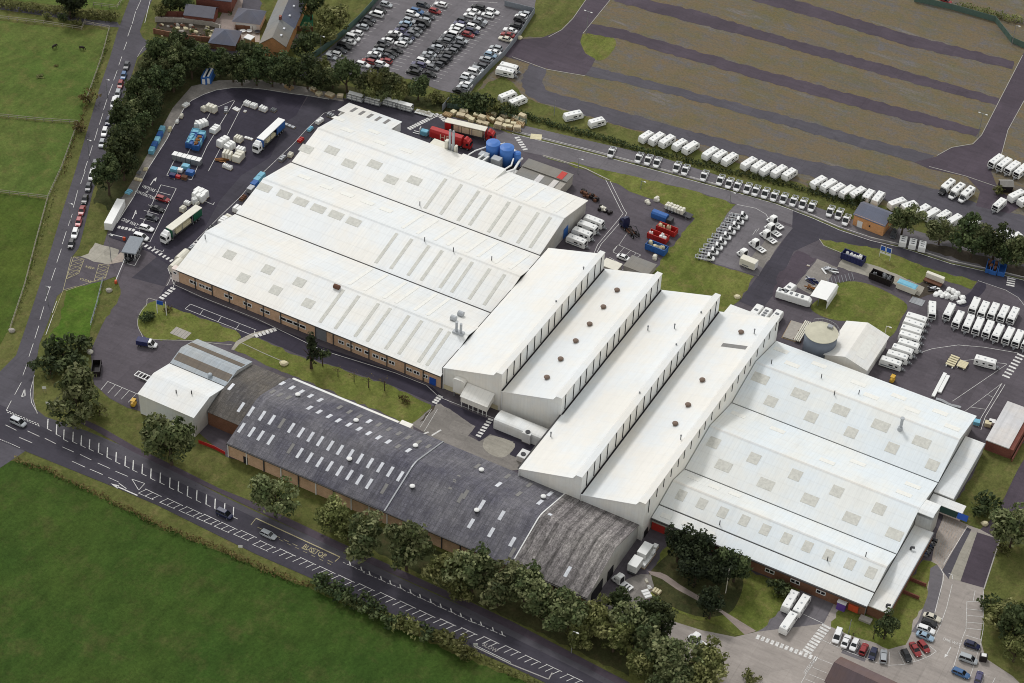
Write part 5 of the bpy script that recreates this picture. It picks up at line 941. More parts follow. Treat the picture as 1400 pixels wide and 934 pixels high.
for rn, (fn, l) in rows.items():
    for i, (x, y, c) in enumerate(l):
        k = kr.choice(('hatch', 'hatch', 'estate', 'saloon', 'people' if c in ('white', 'black') else 'hatch')); s = kr.choice((1, -1))
        car(fn(x, y), c, k, (17*s, 4.6*s), f'{CNAME(c)} {KIND[k]}, {ORD[i]} from hedge in {rn}', 'cars in the busy car park', sc=1.08)
# -- caravans
def make_caravan(L_, kind=0):
    def f():
        r = mk('caravan'); h, w_ = L_/2, 1.12
        prof = [(-h, .55), (-h-.02, 1.6), (-h+.15, 2.45), (-h+.45, 2.58), (0, 2.6), (h-.75, 2.56), (h-.3, 2.3), (h-.02, 1.55), (h, .75), (h-.12, .45), (-h+.1, .45)]
        b = MB(); b.loft([[(x*.995, -w_+.1 if z > 2.4 else -w_, z) for x, z in prof], [(x, -w_+.16, z+.03 if z > 2.4 else z) for x, z in prof], [(x, w_-.16, z+.03 if z > 2.4 else z) for x, z in prof], [(x*.995, w_-.1 if z > 2.4 else w_, z) for x, z in prof]]); b.build('body', 'grp_white', r)
        for s in (-1, 1):
            for x0, x1 in (((-h+.6, -h+1.2), (-.7, -.1), (h-2.2, h-1.0)), ((-h+.5, -h+1.7), (h-1.9, h-.8)), ((-.4, .8), (h-1.7, h-1.0)))[kind]:
                b = MB(); lo, hi = sorted((s*(w_-.01), s*(w_+.025))); b.box(x0, x1, lo, hi, 1.4, 1.88); b.build('window', 'glass_dark', r)
        b = MB(); b.loft([[(h+.0, y, 1.1) for y in (-.92, .92)]+[(h-.3, y, 2.34) for y in (.86, -.86)], [(h+.07, y, 1.1) for y in (-.92, .92)]+[(h-.22, y, 2.38) for y in (.86, -.86)]]); b.build('front_window', 'glass_dark', r)
        for s in (-1, 1):
            b = MB(); lo, hi = sorted((s*(w_-.01), s*(w_+.012))); b.box(-h+.5, h-.9-.4*kind, lo, hi, .78, .9+.12*kind); b.build('stripe', ('plastic_grey', 'duct_grey', 'fence_grey')[kind], r)
        b = MB(); b.box(-.1+.9*kind, .55+.9*kind, -w_-.02, -w_+.01, .6, 2.25); b.build('door', 'sign_white', r)
        for x, s in (((-h+1.0, .2), (-.3, .26), (h-1.6, .2)), ((-h+.8, .3), (h-1.4, .22)), ((-h+1.6, .2), (.2, .2), (h-1.3, .3)))[kind]:
            b = MB(); b.cbox(x-s, x+s, -s, s, 2.55, 2.7, .05); b.build('rooflight', 'duct_grey', r)
        b = MB(); b.bar((h-.1, -.5, .5), (h+1.2, 0, .5), .1, .1); b.bar((h-.1, .5, .5), (h+1.2, 0, .5), .1, .1); b.cyl((h+.75, 0, 0), (h+.75, 0, .9), .06, n=6); b.cbox(h, h+.55, -.45, .45, .5, .95, .08); b.build('hitch', 'steel_grey', r)
        wheels(r, (-.35,) if L_ < 6.2 else (-.7, .05), w_-.02, .31, .2)
        return r
    return f
def caravan(px, d, L_, label, group, z=2.5):
    k = int(px[0]*7+px[1]) % 3; return put(('caravan', L_, k), make_caravan(L_, k), label, 'caravan', at(*px, z), head(*px, *d, z)+kr.uniform(-.025, .025), group)
lane = [(884, 183.5), (898.4, 186), (912.5, 189.3), (930, 194.4), (944.7, 198.3), (971.7, 206), (984.8, 209.6), (998.3, 214), (1024.6, 219.8), (1038, 224), (1050.3, 228), (1065.8, 230.8), (1080, 234.6), (1119.6, 245.6), (1134, 250), (1146, 255), (1159.4, 258.6), (1173.5, 260.5), (1188, 264), (1201.2, 267.6), (1227.5, 274.7), (1244.3, 278.6), (1261.8, 284.5), (1274.6, 289.6), (1291, 292), (1305.5, 298), (1328.6, 304.4), (1370, 318), (1386.5, 322.4)]
for i, p in enumerate(lane):
    d = (15, -9.5) if i not in (26, 27, 28) else (16, -7)
    if 17 < i < 20: d = (11, -13)
    if i in (20, 21): d = (16, -6)
    n = ORD[i] if i < 20 else 'twenty-'+ORD[i-20] if i < 29 and i > 19 else ''
    caravan(p, d, 6.4 if i % 3 else 5.6, f'white caravan, {n} from the left in the line behind the hedge' if i < 27 else ('white caravan half hidden behind the trees by the right edge, left one' if i == 27 else 'white caravan half hidden behind the trees by the right edge, right one'), 'caravans lined up behind the hedge')
caravan((784, 154.5), (24, -5), 6.4, 'white caravan alone on the grass above the hedge, further from the crossing', 'caravans on the old compound'); caravan((816.5, 163.8), (24, -7), 5.6, 'white caravan alone on the grass above the hedge, nearest the hedge line of vans', 'caravans on the old compound')
caravan((696.3, 89), (25, 6), 6.4, 'white caravan by the grey fence, the farther of the pair', 'caravans on the old compound'); caravan((691.3, 95), (25, 6), 6.4, 'white caravan by the grey fence, the nearer of the pair', 'caravans on the old compound')
caravan((694, 128), (20, -8), 6.4, 'white caravan half behind the bushes, left of a pair', 'caravans on the old compound'); caravan((708, 135), (20, -8), 6.4, 'white caravan at the bush edge, right of a pair', 'caravans on the old compound')
for i, p in enumerate(((1362.7, 216.8), (1373.6, 221.3), (1385, 226), (1396.7, 230.6))): caravan(p, (-14, 11), 6.4, f'white caravan facing the junction at the right edge, {ORD[i]} of the tight four', 'caravans at the right-hand junction')
caravan((1367, 276.5), (-14, 13), 5.6, 'white caravan standing alone beside the dark timber hut', 'caravans at the right-hand junction'); caravan((1391, 264), (16, -8), 6.4, 'white caravan at the right edge just beyond the dark hut', 'caravans at the right-hand junction'); caravan((1404, 270), (16, -8), 6.4, 'white caravan cut by the right edge beside the dark hut', 'caravans at the right-hand junction')
for i, p in enumerate(((1254, 433), (1250.5, 441), (1247, 449.8), (1244.7, 458.4), (1243.2, 469), (1235, 476.4), (1228, 484.6), (1219, 493))):
    caravan(p, (27, 8.5), 6.4, f'white caravan, {ORD[i]} from the top of the row beside the round lawn', 'caravans lined up by the steel barn')
caravan((1348.5, 491.3), (28, 7.5), 6.4, 'white caravan standing alone in the middle of the east yard', None)
for i, p in enumerate(((1275, 420.5), (1298.4, 422.5), (1310.6, 433.2), (1324.8, 438.3), (1338, 442.3), (1351.7, 446.6), (1365, 451.3), (1379.4, 455.4), (1392.5, 459.5), (1406, 463))):
    caravan(p, (-.5, 20) if i == 0 else (-8.5, 18), 6.4, f'white caravan, {ORD[i]} from the left in the front rank of the east yard', 'caravans ranked in the east yard')
for i, p in enumerate(((1333, 414.5), (1345.3, 420), (1358.8, 422), (1372.3, 425.4), (1385.8, 428))):
    caravan(p, (-8.5, 18), 6.4, f'white caravan, {ORD[i]} from the left in the back rank of the east yard', 'caravans ranked in the east yard')
for i, p in enumerate(((812.5, 299.5), (804, 307), (796.5, 316), (789, 326))): caravan(p, (24, 9), 6.4, f'white caravan, {ORD[i]} from the back in the row against the hall gable', 'caravans beside the west hall gable')
for p, lab in (((1081, 818), 'white caravan with dark skylights, nearest the round bush'), ((1096.5, 823.7), 'white caravan by the brick front, right of the one with skylights'), ((1078.7, 847.5), 'white caravan standing out in front of the other two by the lawn')): caravan(p, (13, -20), 7.0, lab, 'caravans on the front apron')
# -- motorhomes and van cabs
def cab_front(r, x0, col='car_paint_white', w=1.0):
    "van cab whose nose points to +x, back wall at x0"
    b = MB(); b.loft([ring(x0, w-.02, .4, 1.25), ring(x0+1.2, w-.02, .4, 1.2), ring(x0+1.75, w-.08, .42, 1.05), ring(x0+2.25, w-.2, .45, .8)])
    b.loft([[(x0, -w+.04, 2.15), (x0+.75, -w+.1, 2.15), (x0+.75, w-.1, 2.15), (x0, w-.04, 2.15)], [(x0+.02, -w+.2, 2.28), (x0+.6, -w+.22, 2.28), (x0+.6, w-.22, 2.28), (x0+.02, w-.2, 2.28)]])
    for s in (-1, 1): b.bar((x0+1.45, s*(w-.1), 1.2), (x0+.72, s*(w-.16), 2.15), .1, .08); b.bar((x0+.05, s*(w-.08), 1.2), (x0+.05, s*(w-.1), 2.15), .12, .1)
    b.build('cab', col, r)
    b = MB(); b.loft([[(x0+.04, -w+.06, 1.2), (x0+1.5, -w+.1, 1.2), (x0+1.5, w-.1, 1.2), (x0+.04, w-.06, 1.2)], [(x0+.04, -w+.12, 2.14), (x0+.78, -w+.16, 2.14), (x0+.78, w-.16, 2.14), (x0+.04, w-.12, 2.14)]]); b.build('windscreen', 'glass_dark', r)
    for s in (-1, 1):
        b = MB(); b.box(x0+2.0, x0+2.2, s*.62-.16, s*.62+.16, .72, .9); b.build('headlight', 'steel_grey', r)
def make_chassis_cab():
    r = mk('chassis_cab'); cab_front(r, .6); b = MB()
    for s in (-1, 1): b.bar((-2.9, s*.55, .55), (.7, s*.55, .55), .14, .2)
    for x in (-2.8, -1.9, -1.0, -.1): b.bar((x, -.95, .6), (x, .95, .6), .12, .12)
    b.bar((-2.85, -.95, .6), (-2.85, .95, .6), .3, .12); b.build('chassis', 'car_paint_silver', r)
    b = MB()
    for s in (-1, 1): b.bar((-2.6, s*.95, .72), (.5, s*.95, .72), .1, .1)
    b.build('side_rail', 'sign_white', r); wheels(r, (-1.7, 1.75), .98, .34, .24); return r
vans = [(836.7, 206.6), (874, 214.3), (886.8, 217.3), (899, 220.6), (926, 227), (937.6, 231), (963.3, 239), (985.5, 244.8), (997.6, 249), (1009, 252.6), (1022.7, 256), (1034, 259.3), (1047, 262.6), (1059.3, 266.4), (1072.2, 269.8), (1085.7, 273.4), (1098.5, 276.6), (1110.8, 280.6), (1135.8, 287.3), (1147.8, 291), (1157.5, 299.2)]
for i, p in enumerate(vans):
    n = ORD[i] if i < 20 else 'last'
    put('chassis_cab', make_chassis_cab, f'white chassis-cab van, {n} from the left in the line below the hedge', 'van', at(*p, 1.0), head(*p, -6, 14, 1), 'chassis-cab vans below the hedge')
for i, p in enumerate(((964.2, 351), (969.6, 343.2), (975.4, 336.5), (980.6, 329.6), (986.8, 322.4), (993, 315), (999, 308.2), (1004.6, 301.4), (1010, 294.5))):
    put('chassis_cab', make_chassis_cab, f'white chassis-cab van, {ORD[i]} from the near end of the slanted row by the lawn', 'van', at(*p, 1), head(*p, 19, 3.2, 1), 'chassis-cab vans beside the lawn')
def make_cutaway():
    r = mk('cutaway_cab'); cab_front(r, .9, 'car_paint_white', 1.05)
    b = MB(); b.loft([[(.2, y, z) for y, z in ((-1.1, .5), (1.1, .5), (1.1, 2.3), (.8, 2.85), (-.8, 2.85), (-1.1, 2.3))], [(.95, y, z) for y, z in ((-1.1, .5), (1.1, .5), (1.1, 2.35), (.8, 2.9), (-.8, 2.9), (-1.1, 2.35))], [(1.9, y, z) for y, z in ((-1.0, 2.2), (1.0, 2.2), (.95, 2.5), (.7, 2.65), (-.7, 2.65), (-.95, 2.5))]]); b.build('pod', 'grp_white', r)
    b = MB(); b.quad((.17, -.85, .7), (.17, .85, .7), (.17, .8, 2.2), (.17, .6, 2.6), (.17, -.6, 2.6), (.17, -.8, 2.2)); b.build('rear_opening', 'dark_gap', r)
    b = MB(); b.box(-2.9, .15, -1.0, 1.0, .55, .72)
    b.build('bed', 'grp_white', r); b = MB(); [b.box(x, x+.35, -.6, .6, .72, .78) for x in (-2.2, -1.3)]; b.build('bed_hatch', 'steel_dark', r); wheels(r, (-1.7, 2.05), 1.0, .34, .24); return r
for i, (p, lab) in enumerate((((1060.5, 303.5), 'white cutaway motorhome cab nearest the perimeter road corner'), ((1057.3, 313.8), 'white cutaway motorhome cab with flat bed, middle of the close three'), ((1051, 323), 'white cutaway motorhome cab, third down on the concrete edge'), ((1036, 335.5), 'white cutaway motorhome cab standing alone on the pad'), ((1020, 349), 'white cutaway motorhome cab behind the white box trailer'), ((851.5, 795), 'white cutaway motorhome cab beside the worn gable end of the dark shed'), ((956, 876), 'white cutaway motorhome cab half under the front trees'))):
    put('cutaway_cab', make_cutaway, lab, 'motorhome cab', at(*p, 1.3), head(*p, -13, -9, 1.3), 'cutaway motorhome cabs')
def make_motorhome(nose):
    def f():
        r = mk('motorhome'); cab_front(r, 1.2, nose)
        b = MB(); b.loft([[(x, y, z) for y, z in ((-1.12, .5), (1.12, .5), (1.12, 2.6), (.95, 2.85), (-.95, 2.85), (-1.12, 2.6))] for x in (-3.4, 1.2)]+[[(2.1, y, z) for y, z in ((-1.0, 2.2), (1.0, 2.2), (1.0, 2.5), (.8, 2.62), (-.8, 2.62), (-1.0, 2.5))]]); b.build('body', 'grp_white', r)
        for s in (-1, 1):
            for x0, x1 in ((-2.8, -1.9), (-.9, .2)): b = MB(); lo, hi = sorted((s*1.11, s*1.145)); b.box(x0, x1, lo, hi, 1.5, 2.2); b.build('window', 'glass_dark', r)
        for x in (-2.2, -.2): b = MB(); b.cbox(x-.35, x+.35, -.35, .35, 2.84, 3.0, .05); b.build('rooflight', 'plastic_grey', r)
        wheels(r, (-2.0, 2.3), 1.05, .34, .24); return r
    return f
for p, k, lab in (((1294.6, 253.5), 'car_paint_black', 'white motorhome with a black cab on the old compound lane'), ((1308, 259), 'car_paint_white', 'white motorhome in the middle of three on the compound lane'), ((1321.5, 263.6), 'car_paint_white', 'white motorhome nearest the junction in the group of three')):
    put(('motorhome', k), make_motorhome(k), lab, 'motorhome', at(*p, 2.2), head(*p, -13, 11, 2.2), 'motorhomes on the compound lane')
def make_small_van():
    r = mk('small_van'); b = MB(); b.loft([ring(-1.9, .8, .4, 1.7), ring(-1.8, .85, .3, 1.85), ring(.6, .85, .3, 1.85), ring(1.1, .82, .3, 1.2), ring(1.8, .72, .35, .9), ring(1.95, .6, .45, .75)]); b.build('body', 'car_paint_white', r)
    for s in (-1, 1): b = MB(); lo, hi = sorted((s*.84, s*.87)); b.box(-.3, .5, lo, hi, 1.15, 1.6); b.build('window', 'glass_dark', r)
    b = MB(); b.loft([[(.64, -.7, 1.8), (.64, .7, 1.8), (1.08, .72, 1.24), (1.08, -.72, 1.24)], [(.7, -.7, 1.84), (.7, .7, 1.84), (1.14, .72, 1.26), (1.14, -.72, 1.26)]]); b.build('windscreen', 'glass_dark', r)
    b = MB(); [b.box(x, x+.2, -.4, .4, 1.83, 1.9) for x in (-1.5, -.7, .1)]; b.build('roof_bar', 'steel_dark', r); wheels(r, (-1.2, 1.25), .83); return r
for i, p in enumerate(((1234.8, 329.5), (1248, 333), (1261, 336.5))): put('small_van', make_small_van, f'small white van below the round tree, {("left one", "middle one", "right one")[i]} of three', 'van', at(*p, 1), head(*p, 3, -14, 1), 'small white vans by the perimeter road', 1.3)
put(('van', 'dark'), make_car('people', 'dark_grey'), 'dark covered vehicle parked against the brick building beside the small white vans', 'van', at(1222, 318, 1), head(1222, 318, -3, 12, 1), None)
# -- lorries
def tractor(r, x0, col, w=1.22):
    b = MB(); b.loft([[(x, y, z) for y, z in ((-w, .9), (-w+.1, .7), (w-.1, .7), (w, .9), (w, z1-.3), (w-.15, z1), (-w+.15, z1), (-w, z1-.3))] for x, z1 in ((x0, 3.3), (x0+1.6, 3.3), (x0+2.05, 2.6), (x0+2.15, 1.6))])
    b.box(x0-.9, x0+2.2, -1.0, 1.0, .5, .8); b.loft([[(x0+.05, -1, 3.3), (x0+1.3, -1, 3.3), (x0+1.3, 1, 3.3), (x0+.05, 1, 3.3)], [(x0+.05, -.9, 3.9), (x0+.6, -.9, 3.9), (x0+.6, .9, 3.9), (x0+.05, .9, 3.9)]]); b.build('cab', col, r)
    b = MB(); b.loft([[(x0+1.98, -1.05, 2.65), (x0+1.98, 1.05, 2.65), (x0+2.13, 1.1, 1.75), (x0+2.13, -1.1, 1.75)], [(x0+2.05, -1.05, 2.7), (x0+2.05, 1.05, 2.7), (x0+2.2, 1.1, 1.75), (x0+2.2, -1.1, 1.75)]]); b.build('windscreen', 'glass_dark', r)
    for s in (-1, 1): b = MB(); lo, hi = sorted((s*1.21, s*1.24)); b.box(x0+.8, x0+1.6, lo, hi, 1.8, 2.6); b.build('side_window', 'glass_dark', r)
    wheels(r, (x0+1.4, x0-.8), 1.2, .5, .32)
def artic(px, d, L_, col, label, roofm, skin, z=4.0, open_side=False, rear=None, load=None):
    r = thing('articulated_lorry', label, 'lorry', at(*px, z), head(*px, *d, z)); h = L_/2
    b = MB(); b.box(-h, h, -1.25, 1.25, .95, 1.2); b.build('trailer_bed', 'steel_dark', r)
    b = MB(); b.cbox(-h-.02, h+.02, -1.27, 1.27, 3.8, 4.02, .06); b.build('trailer_roof', roofm, r)
    b = MB(); b.box(-h, -h+.08, -1.25, 1.25, 1.2, 3.8); b.box(h-.08, h, -1.25, 1.25, 1.2, 3.8); b.build('bulkhead', rear or skin, r)
    if open_side:
        b = MB(); [b.box(x, x+.12, s*1.25-.06, s*1.25+.06, 1.2, 3.8) for x in (-h+.1, -h/3, h/3, h-.2) for s in (-1, 1)]; b.build('side_post', 'steel_grey', r)
        b = MB()
        for q in (load or ()): b.cbox(*q, .05)
        if load: b.build('cargo', 'board_cream', r)
        b = MB(); b.box(-h+.1, -h+open_side, -1.26, -1.2, 1.25, 3.78); b.box(-h+.1, -h+open_side, 1.2, 1.26, 1.25, 3.78); b.build('curtain', skin, r)
    else:
        b = MB(); b.box(-h+.1, h-.1, -1.27, 1.27, 1.25, 3.78); b.build('curtain', skin, r)
    wheels(r, (-h+1.6, -h+2.9, -h+4.2), 1.2, .5, .32); tractor(r, h+.75, col); return r
artic((251.5, 297), (-41, 31), 13.6, 'car_paint_white', 'white lorry with a long cream-roofed trailer and green tail, curtain open', 'grp_cream', 'trailer_green', open_side=4.0, load=((-2, 4.8, .2, 1.0, 1.2, 2.6),))
artic((370.5, 176), (-31, 29), 12.6, 'car_paint_white', 'white lorry with white-roofed blue trailer drawn up in the middle of the yard', 'grp_white', 'skip_blue', open_side=5.0, load=((-1, 4, .2, 1.0, 1.2, 2.2),))
artic((637.3, 170), (56, 13), 13.6, 'tarp_red', 'red lorry with a cream-roofed open trailer of pale boards', 'grp_cream', 'tarp_red', open_side=2.2, load=((-3.8, -1.2, -1.1, 1.1, 1.2, 3.4), (-1.0, 1.4, -1.1, 1.1, 1.2, 3.2), (1.6, 5.8, -1.1, 1.1, 1.2, 3.3)), rear='tarp_red')
r = thing('tilt_lorry', 'red tarpaulin-covered lorry with large pale letters beside the white flues', 'lorry', at(613, 186, 2.5), head(613, 186, 48, 14.5, 2.5))
b = MB(); b.loft([[(x, y, z) for y, z in ((-1.3, 1.0), (1.3, 1.0), (1.3, 3.0), (.9, 3.8), (0, 4.05), (-.9, 3.8), (-1.3, 3.0))] for x in (-6, 5.0)]); b.build('tilt', 'tarp_red', r); b = MB(); b.box(-6, 5.2, -1.1, 1.1, .8, 1.0); b.build('trailer_bed', 'steel_dark', r)
me = text_mesh('HE', 3.1); me.transform(Matrix.Translation((-.6, -1.36, 2.2)) @ Matrix.Rotation(R_(91), 4, 'X')); me.materials.append(MATS['lettering']); o = bpy.data.objects.new('lettering', me); C.objects.link(o); o.parent = r
wheels(r, (-4.8, -3.5, -2.2), 1.2, .5, .32); tractor(r, 5.8, 'tarp_red')
r = thing('skip_lorry', 'dark navy skip-loader lorry with bare arms and no skip', 'lorry', at(860.5, 312.5, 1), head(860.5, 312.5, -17, -16, 1)); tractor(r, 1.6, 'car_paint_navy')
b = MB(); [b.bar((-4.6, s*.5, .8), (1.2, s*.5, .8), .2, .3) for s in (-1, 1)]; b.build('chassis', 'skip_black', r)
b = MB(); [b.bar((-3.9, s*.95, 1.0), (-1.8, s*.95, 2.6), .22, .22) for s in (-1, 1)]; [b.bar((-1.8, s*.95, 2.6), (-.6, s*.95, 2.0), .2, .2) for s in (-1, 1)]; b.build('lifting_arm', 'steel_dark', r); wheels(r, (-3.4, -2.1), 1.2, .5, .32)
r = thing('small_lorry', 'small blue-bodied lorry with a white cab on the open tarmac', 'lorry', at(199.5, 468.5, 1.2), head(199.5, 468.5, 12, 2, 1)); cab_front(r, .9); b = MB(); b.cbox(-2.6, .8, -1.05, 1.05, .8, 2.2, .06); b.build('body', 'skip_navy', r); wheels(r, (-1.7, 2.1), 1.0, .36, .24)
r = thing('flat_trailer', 'white open-framed flat trailer beside the white shed', 'trailer', at(198.5, 515.5, .8), head(198.5, 515.5, 16, 7, .8)); b = MB()
for s in (-1, 1): b.bar((-3, s*.95, .7), (2.6, s*.95, .7), .22, .22)
for x in (-3, -1.9, -.8, .3, 1.4, 2.5): b.bar((x, -1, .72), (x, 1, .72), .22, .18)
b.build('frame', 'sign_white', r); b = MB(); b.bar((2.6, 0, .7), (4, 0, .6), .15, .15); b.box(3, 3.6, .2, 1.6, .6, 1.0); b.build('drawbar', 'sign_white', r); wheels(r, (-.9, .1), .9)
r = thing('box_trailer', 'white box trailer standing on the parking pad beside a cutaway cab', 'trailer', at(1023.5, 360, 1.4), head(1023.5, 360, 20, 8, 1.4)); b = MB(); b.cbox(-2.5, 2.5, -1.2, 1.2, .6, 3.0, .08); b.build('body', 'grp_cream', r); b = MB(); b.box(2.5, 2.56, -1.1, 1.1, .7, 2.9); b.build('door', 'sign_white', r); b = MB(); b.box(-1.5, .5, -1.22, -1.19, .9, 1.3); b.build('locker', 'plastic_grey', r); wheels(r, (-.6, .4), 1.1)
r = thing('box_lorry', 'white delivery lorry with two square bodies beside the dark tree clump', 'lorry', at(874, 764, 2), head(874, 764, -11, 15, 2))
b = MB(); b.cbox(-5.4, -1.0, -1.3, 1.3, .9, 3.1, .08); b.build('rear_body', 'grp_white', r); b = MB(); b.cbox(.2, 4.2, -1.3, 1.3, .9, 3.2, .08); b.build('front_body', 'grp_white', r); b = MB(); b.box(-5.5, 4.6, -1, 1, .6, .9); b.build('chassis', 'steel_dark', r); wheels(r, (-4, -2.8, 3), 1.2, .5, .3)
for i, (p, lab) in enumerate((((890, 756), 'white moulded panel stack beside the delivery lorry, nearest the tree clump'), ((886, 765), 'white moulded panel stack lying along the delivery lorry'))):
    r = thing('panel_stack', lab, 'panels', at(*p, .5), head(*p, -11, 15, .5), 'white panels by the delivery lorry'); b = MB(); rr = random.Random(i)
    for k in range(4): b.cbox(-3.2+k*1.6, -1.8+k*1.6, -.8+rr.uniform(-.2, .2), .6, .1, .5+rr.random()*.8, .06)
    b.build('panels', 'grp_white', r); b = MB(); b.box(-3.3, 3.2, -.9, .7, 0, .1); b.build('pallet', 'timber', r)
# motorhome shells behind the fourth tooth
def make_shell(n, L_=6.6):
    def f():
        r = mk('motorhome_shell'); b = MB(); b.loft([[(x, y, z) for y, z in ((-1.15, .5), (1.15, .5), (1.15, 2.6), (1.0, 2.8), (-1.0, 2.8), (-1.15, 2.6))] for x in (-L_/2, L_/2-.8)]+[[(L_/2, y, z) for y, z in ((-1.0, .7), (1.0, .7), (1.0, 1.8), (.8, 2.2), (-.8, 2.2), (-1.0, 1.8))]]); b.build('shell', 'grp_white', r)
        for k in range(n): x = -L_/2+.9+k*(L_-2)/n; b = MB(); b.cbox(x-.4, x+.4, -.55, .55, 2.8, 2.95, .06); b.build('rooflight', 'plastic_grey', r)
        wheels(r, (-1.2, 1.6), 1.05); return r
    return f
for p, lab, n in (((1034, 424), 'white motorhome shell with a large dark roof opening behind the saw-tooth roof', 2), ((1046, 428.5), 'white motorhome shell in the middle of three behind the saw-tooth roof', 4), ((1061, 431.5), 'white motorhome shell nearest the tank behind the saw-tooth roof', 3)): put(('shell', n), make_shell(n), lab, 'motorhome shell', at(*p, 2.6), head(*p, 14, -17, 2.6), 'motorhome shells behind the saw-tooth hall')
for p, d, L_, n, lab in (((1086, 403), (36, 11), 10.5, 5, 'long cream motorhome shell with five roof openings in the rear yard'), ((1079, 393), (14, -12), 5.5, 2, 'short cream motorhome shell set crosswise against the long one')): put(('shell', n, L_), make_shell(n, L_), lab, 'motorhome shell', at(*p, 2.6), head(*p, *d, 2.6), 'cream shells in the rear yard')
# -- skips, containers, bins
def skip(px, d, L_, w_, h, m, label, load=None, loadm='board_cream', cat='skip', name='skip', z=None):
    r = thing(name, label, cat, at(*px, z if z is not None else h*.8), head(*px, *d, h*.8), None); b = MB(); t = .12; l, v = L_/2, w_/2
    b.box(-l, l, -v, v, .15, .3); b.box(-l, l, -v, -v+t, .3, h); b.box(-l, l, v-t, v, .3, h); b.box(-l, -l+t, -v+t, v-t, .3, h); b.box(l-t, l, -v+t, v-t, .3, h)
    for k in range(int(L_/.9)+1): x = -l+k*L_/int(L_/.9); b.box(x-.07, x+.07, -v-.1, -v-.003, .3, h-.05); b.box(x-.07, x+.07, v+.003, v+.1, .3, h-.05)
    b.box(-l-.05, l+.05, -v-.09, -v+t, h, h+.12); b.box(-l-.05, l+.05, v-t, v+.09, h, h+.12); b.build('body', m, r)
    if load:
        b = MB(); rr = random.Random(int(px[0]))
        for k in range(load): x, y, s = rr.uniform(-l+.6, l-.6), rr.uniform(-v+.5, v-.5), rr.uniform(.25, .6); b.loft([[(x+(s+rr.uniform(-.1, .1))*cos(t)*f, y+(s)*sin(t)*f, zz) for t in [2*pi*i/6+.3*k for i in range(6)]] for f, zz in ((1, .3), (1.1, h-.2), (.75, h+.15+rr.random()*.35), (.2, h+.3+rr.random()*.4))])
        b.build('load', loadm, r)
    return r
AD = (14, 5.4)
skip((900, 322), AD, 6.2, 2.4, 2.0, 'skip_red', 'open red skip of pale waste, the nearer of the two red skips', 9, 'grp_white')
skip((912, 312), AD, 6.2, 2.4, 2.0, 'skip_red', 'open red skip of pale waste, the farther of the two red skips', 7, 'board_cream')
skip((898, 337), AD, 6.4, 2.5, 2.2, 'skip_blue', 'ribbed blue skip heaped with cream waste near the white sacks', 8, 'board_cream')
r = thing('compactor', 'long blue waste compactor with a dark hopper beside the red skips', 'compactor', at(906, 296, 1.2), head(906, 296, *AD, 1.2)); b = MB(); b.loft([[(x, y, z) for y, z in ((-1.2, .2), (1.2, .2), (1.2, 1.8), (.7, 2.3), (-.7, 2.3), (-1.2, 1.8))] for x in (-3.4, 1.6)]); b.build('body', 'skip_blue', r); b = MB(); b.cbox(1.7, 3.4, -1.1, 1.1, .2, 1.6, .1); b.build('hopper', 'steel_dark', r)
r = thing('sack_trailer', 'flatbed stacked with rows of white sacks at the lawn edge', 'trailer', at(926, 287, 1.3), head(926, 287, *AD, 1.3)); b = MB(); b.box(-4, 5, -1.2, 1.2, .7, .95); b.build('bed', 'steel_dark', r); b = MB()
for i in range(6):
    for j in (-1, 1): b.cbox(-3.9+i*1.05, -2.95+i*1.05, j*.58-.5, j*.58+.5, .95, 2.3+.15*(i % 2), .14)
b.build('sacks', 'grp_cream', r); wheels(r, (-2.4, -1.2, 3.6), 1.1, .45, .3)
for p, lab in (((886.5, 276.5), 'dirty white sack heap at the lawn edge, farther one'), ((898, 272.5), 'pair of pale sacks on the tarmac by the perimeter lawn'), ((895, 352), 'pale green-white drum pair below the blue ribbed skip')):
    r = thing('sack_heap', lab, 'sacks', at(*p, .4)); rr = random.Random(int(p[0]))
    for k in range(3):
        b = MB(); x, y = rr.uniform(-1, 1), rr.uniform(-.5, .5); b.cbox(x-.6, x+.6, y-.5, y+.5, 0, .8+rr.random()*.5, .25); b.build('sack', 'grp_cream', r)
skip((1167, 350), AD, 7.0, 2.5, 2.3, 'skip_navy', 'navy open skip heaped with white waste on the pale concrete', 9, 'grp_white')
skip((1205.5, 377.5), AD, 6.8, 2.5, 2.3, 'skip_black', 'black open skip of broken panels on the pale concrete', 8, 'plastic_grey')
r = thing('covered_skip', 'pale container with sky-blue tarpaulin top beside the black skip', 'container', at(1240.5, 390.5, 1.6), head(1240.5, 390.5, *AD, 1.6)); b = MB(); b.cbox(-3.0, 3.0, -1.25, 1.25, .2, 2.2, .06); b.build('body', 'grp_cream', r); b = MB(); b.loft([[(-2.95, -1.2, 2.2), (2.95, -1.2, 2.2), (2.95, 1.2, 2.2), (-2.95, 1.2, 2.2)], [(-2.6, -.8, 2.5), (2.6, -.8, 2.4), (2.6, .8, 2.5), (-2.6, .8, 2.45)]]); b.build('tarpaulin', 'skip_sky', r)
skip((131.5, 501.5), (-2, 15), 5.0, 2.3, 1.9, 'skip_black', 'dark open skip with a rust-brown floor on the west tarmac', 0)
b = MB(); b.box(-2.3, 2.3, -1.0, 1.0, .31, .7); b.build('load', 'rust', [o for o in bpy.data.objects if o.name.startswith('skip') and o.parent is None][-1])
for p, lab in (((1354, 363), 'blue open skip under the trees, left of the rusty-loaded one'), ((1359.5, 365), 'blue open skip holding rusty waste under the trees'), ((1370.5, 367), 'blue open skip standing apart under the trees')): skip(p, (3, -11), 5.0, 2.0, 1.6, 'skip_blue', lab, 4 if 'rusty' in lab else 0, 'rust')
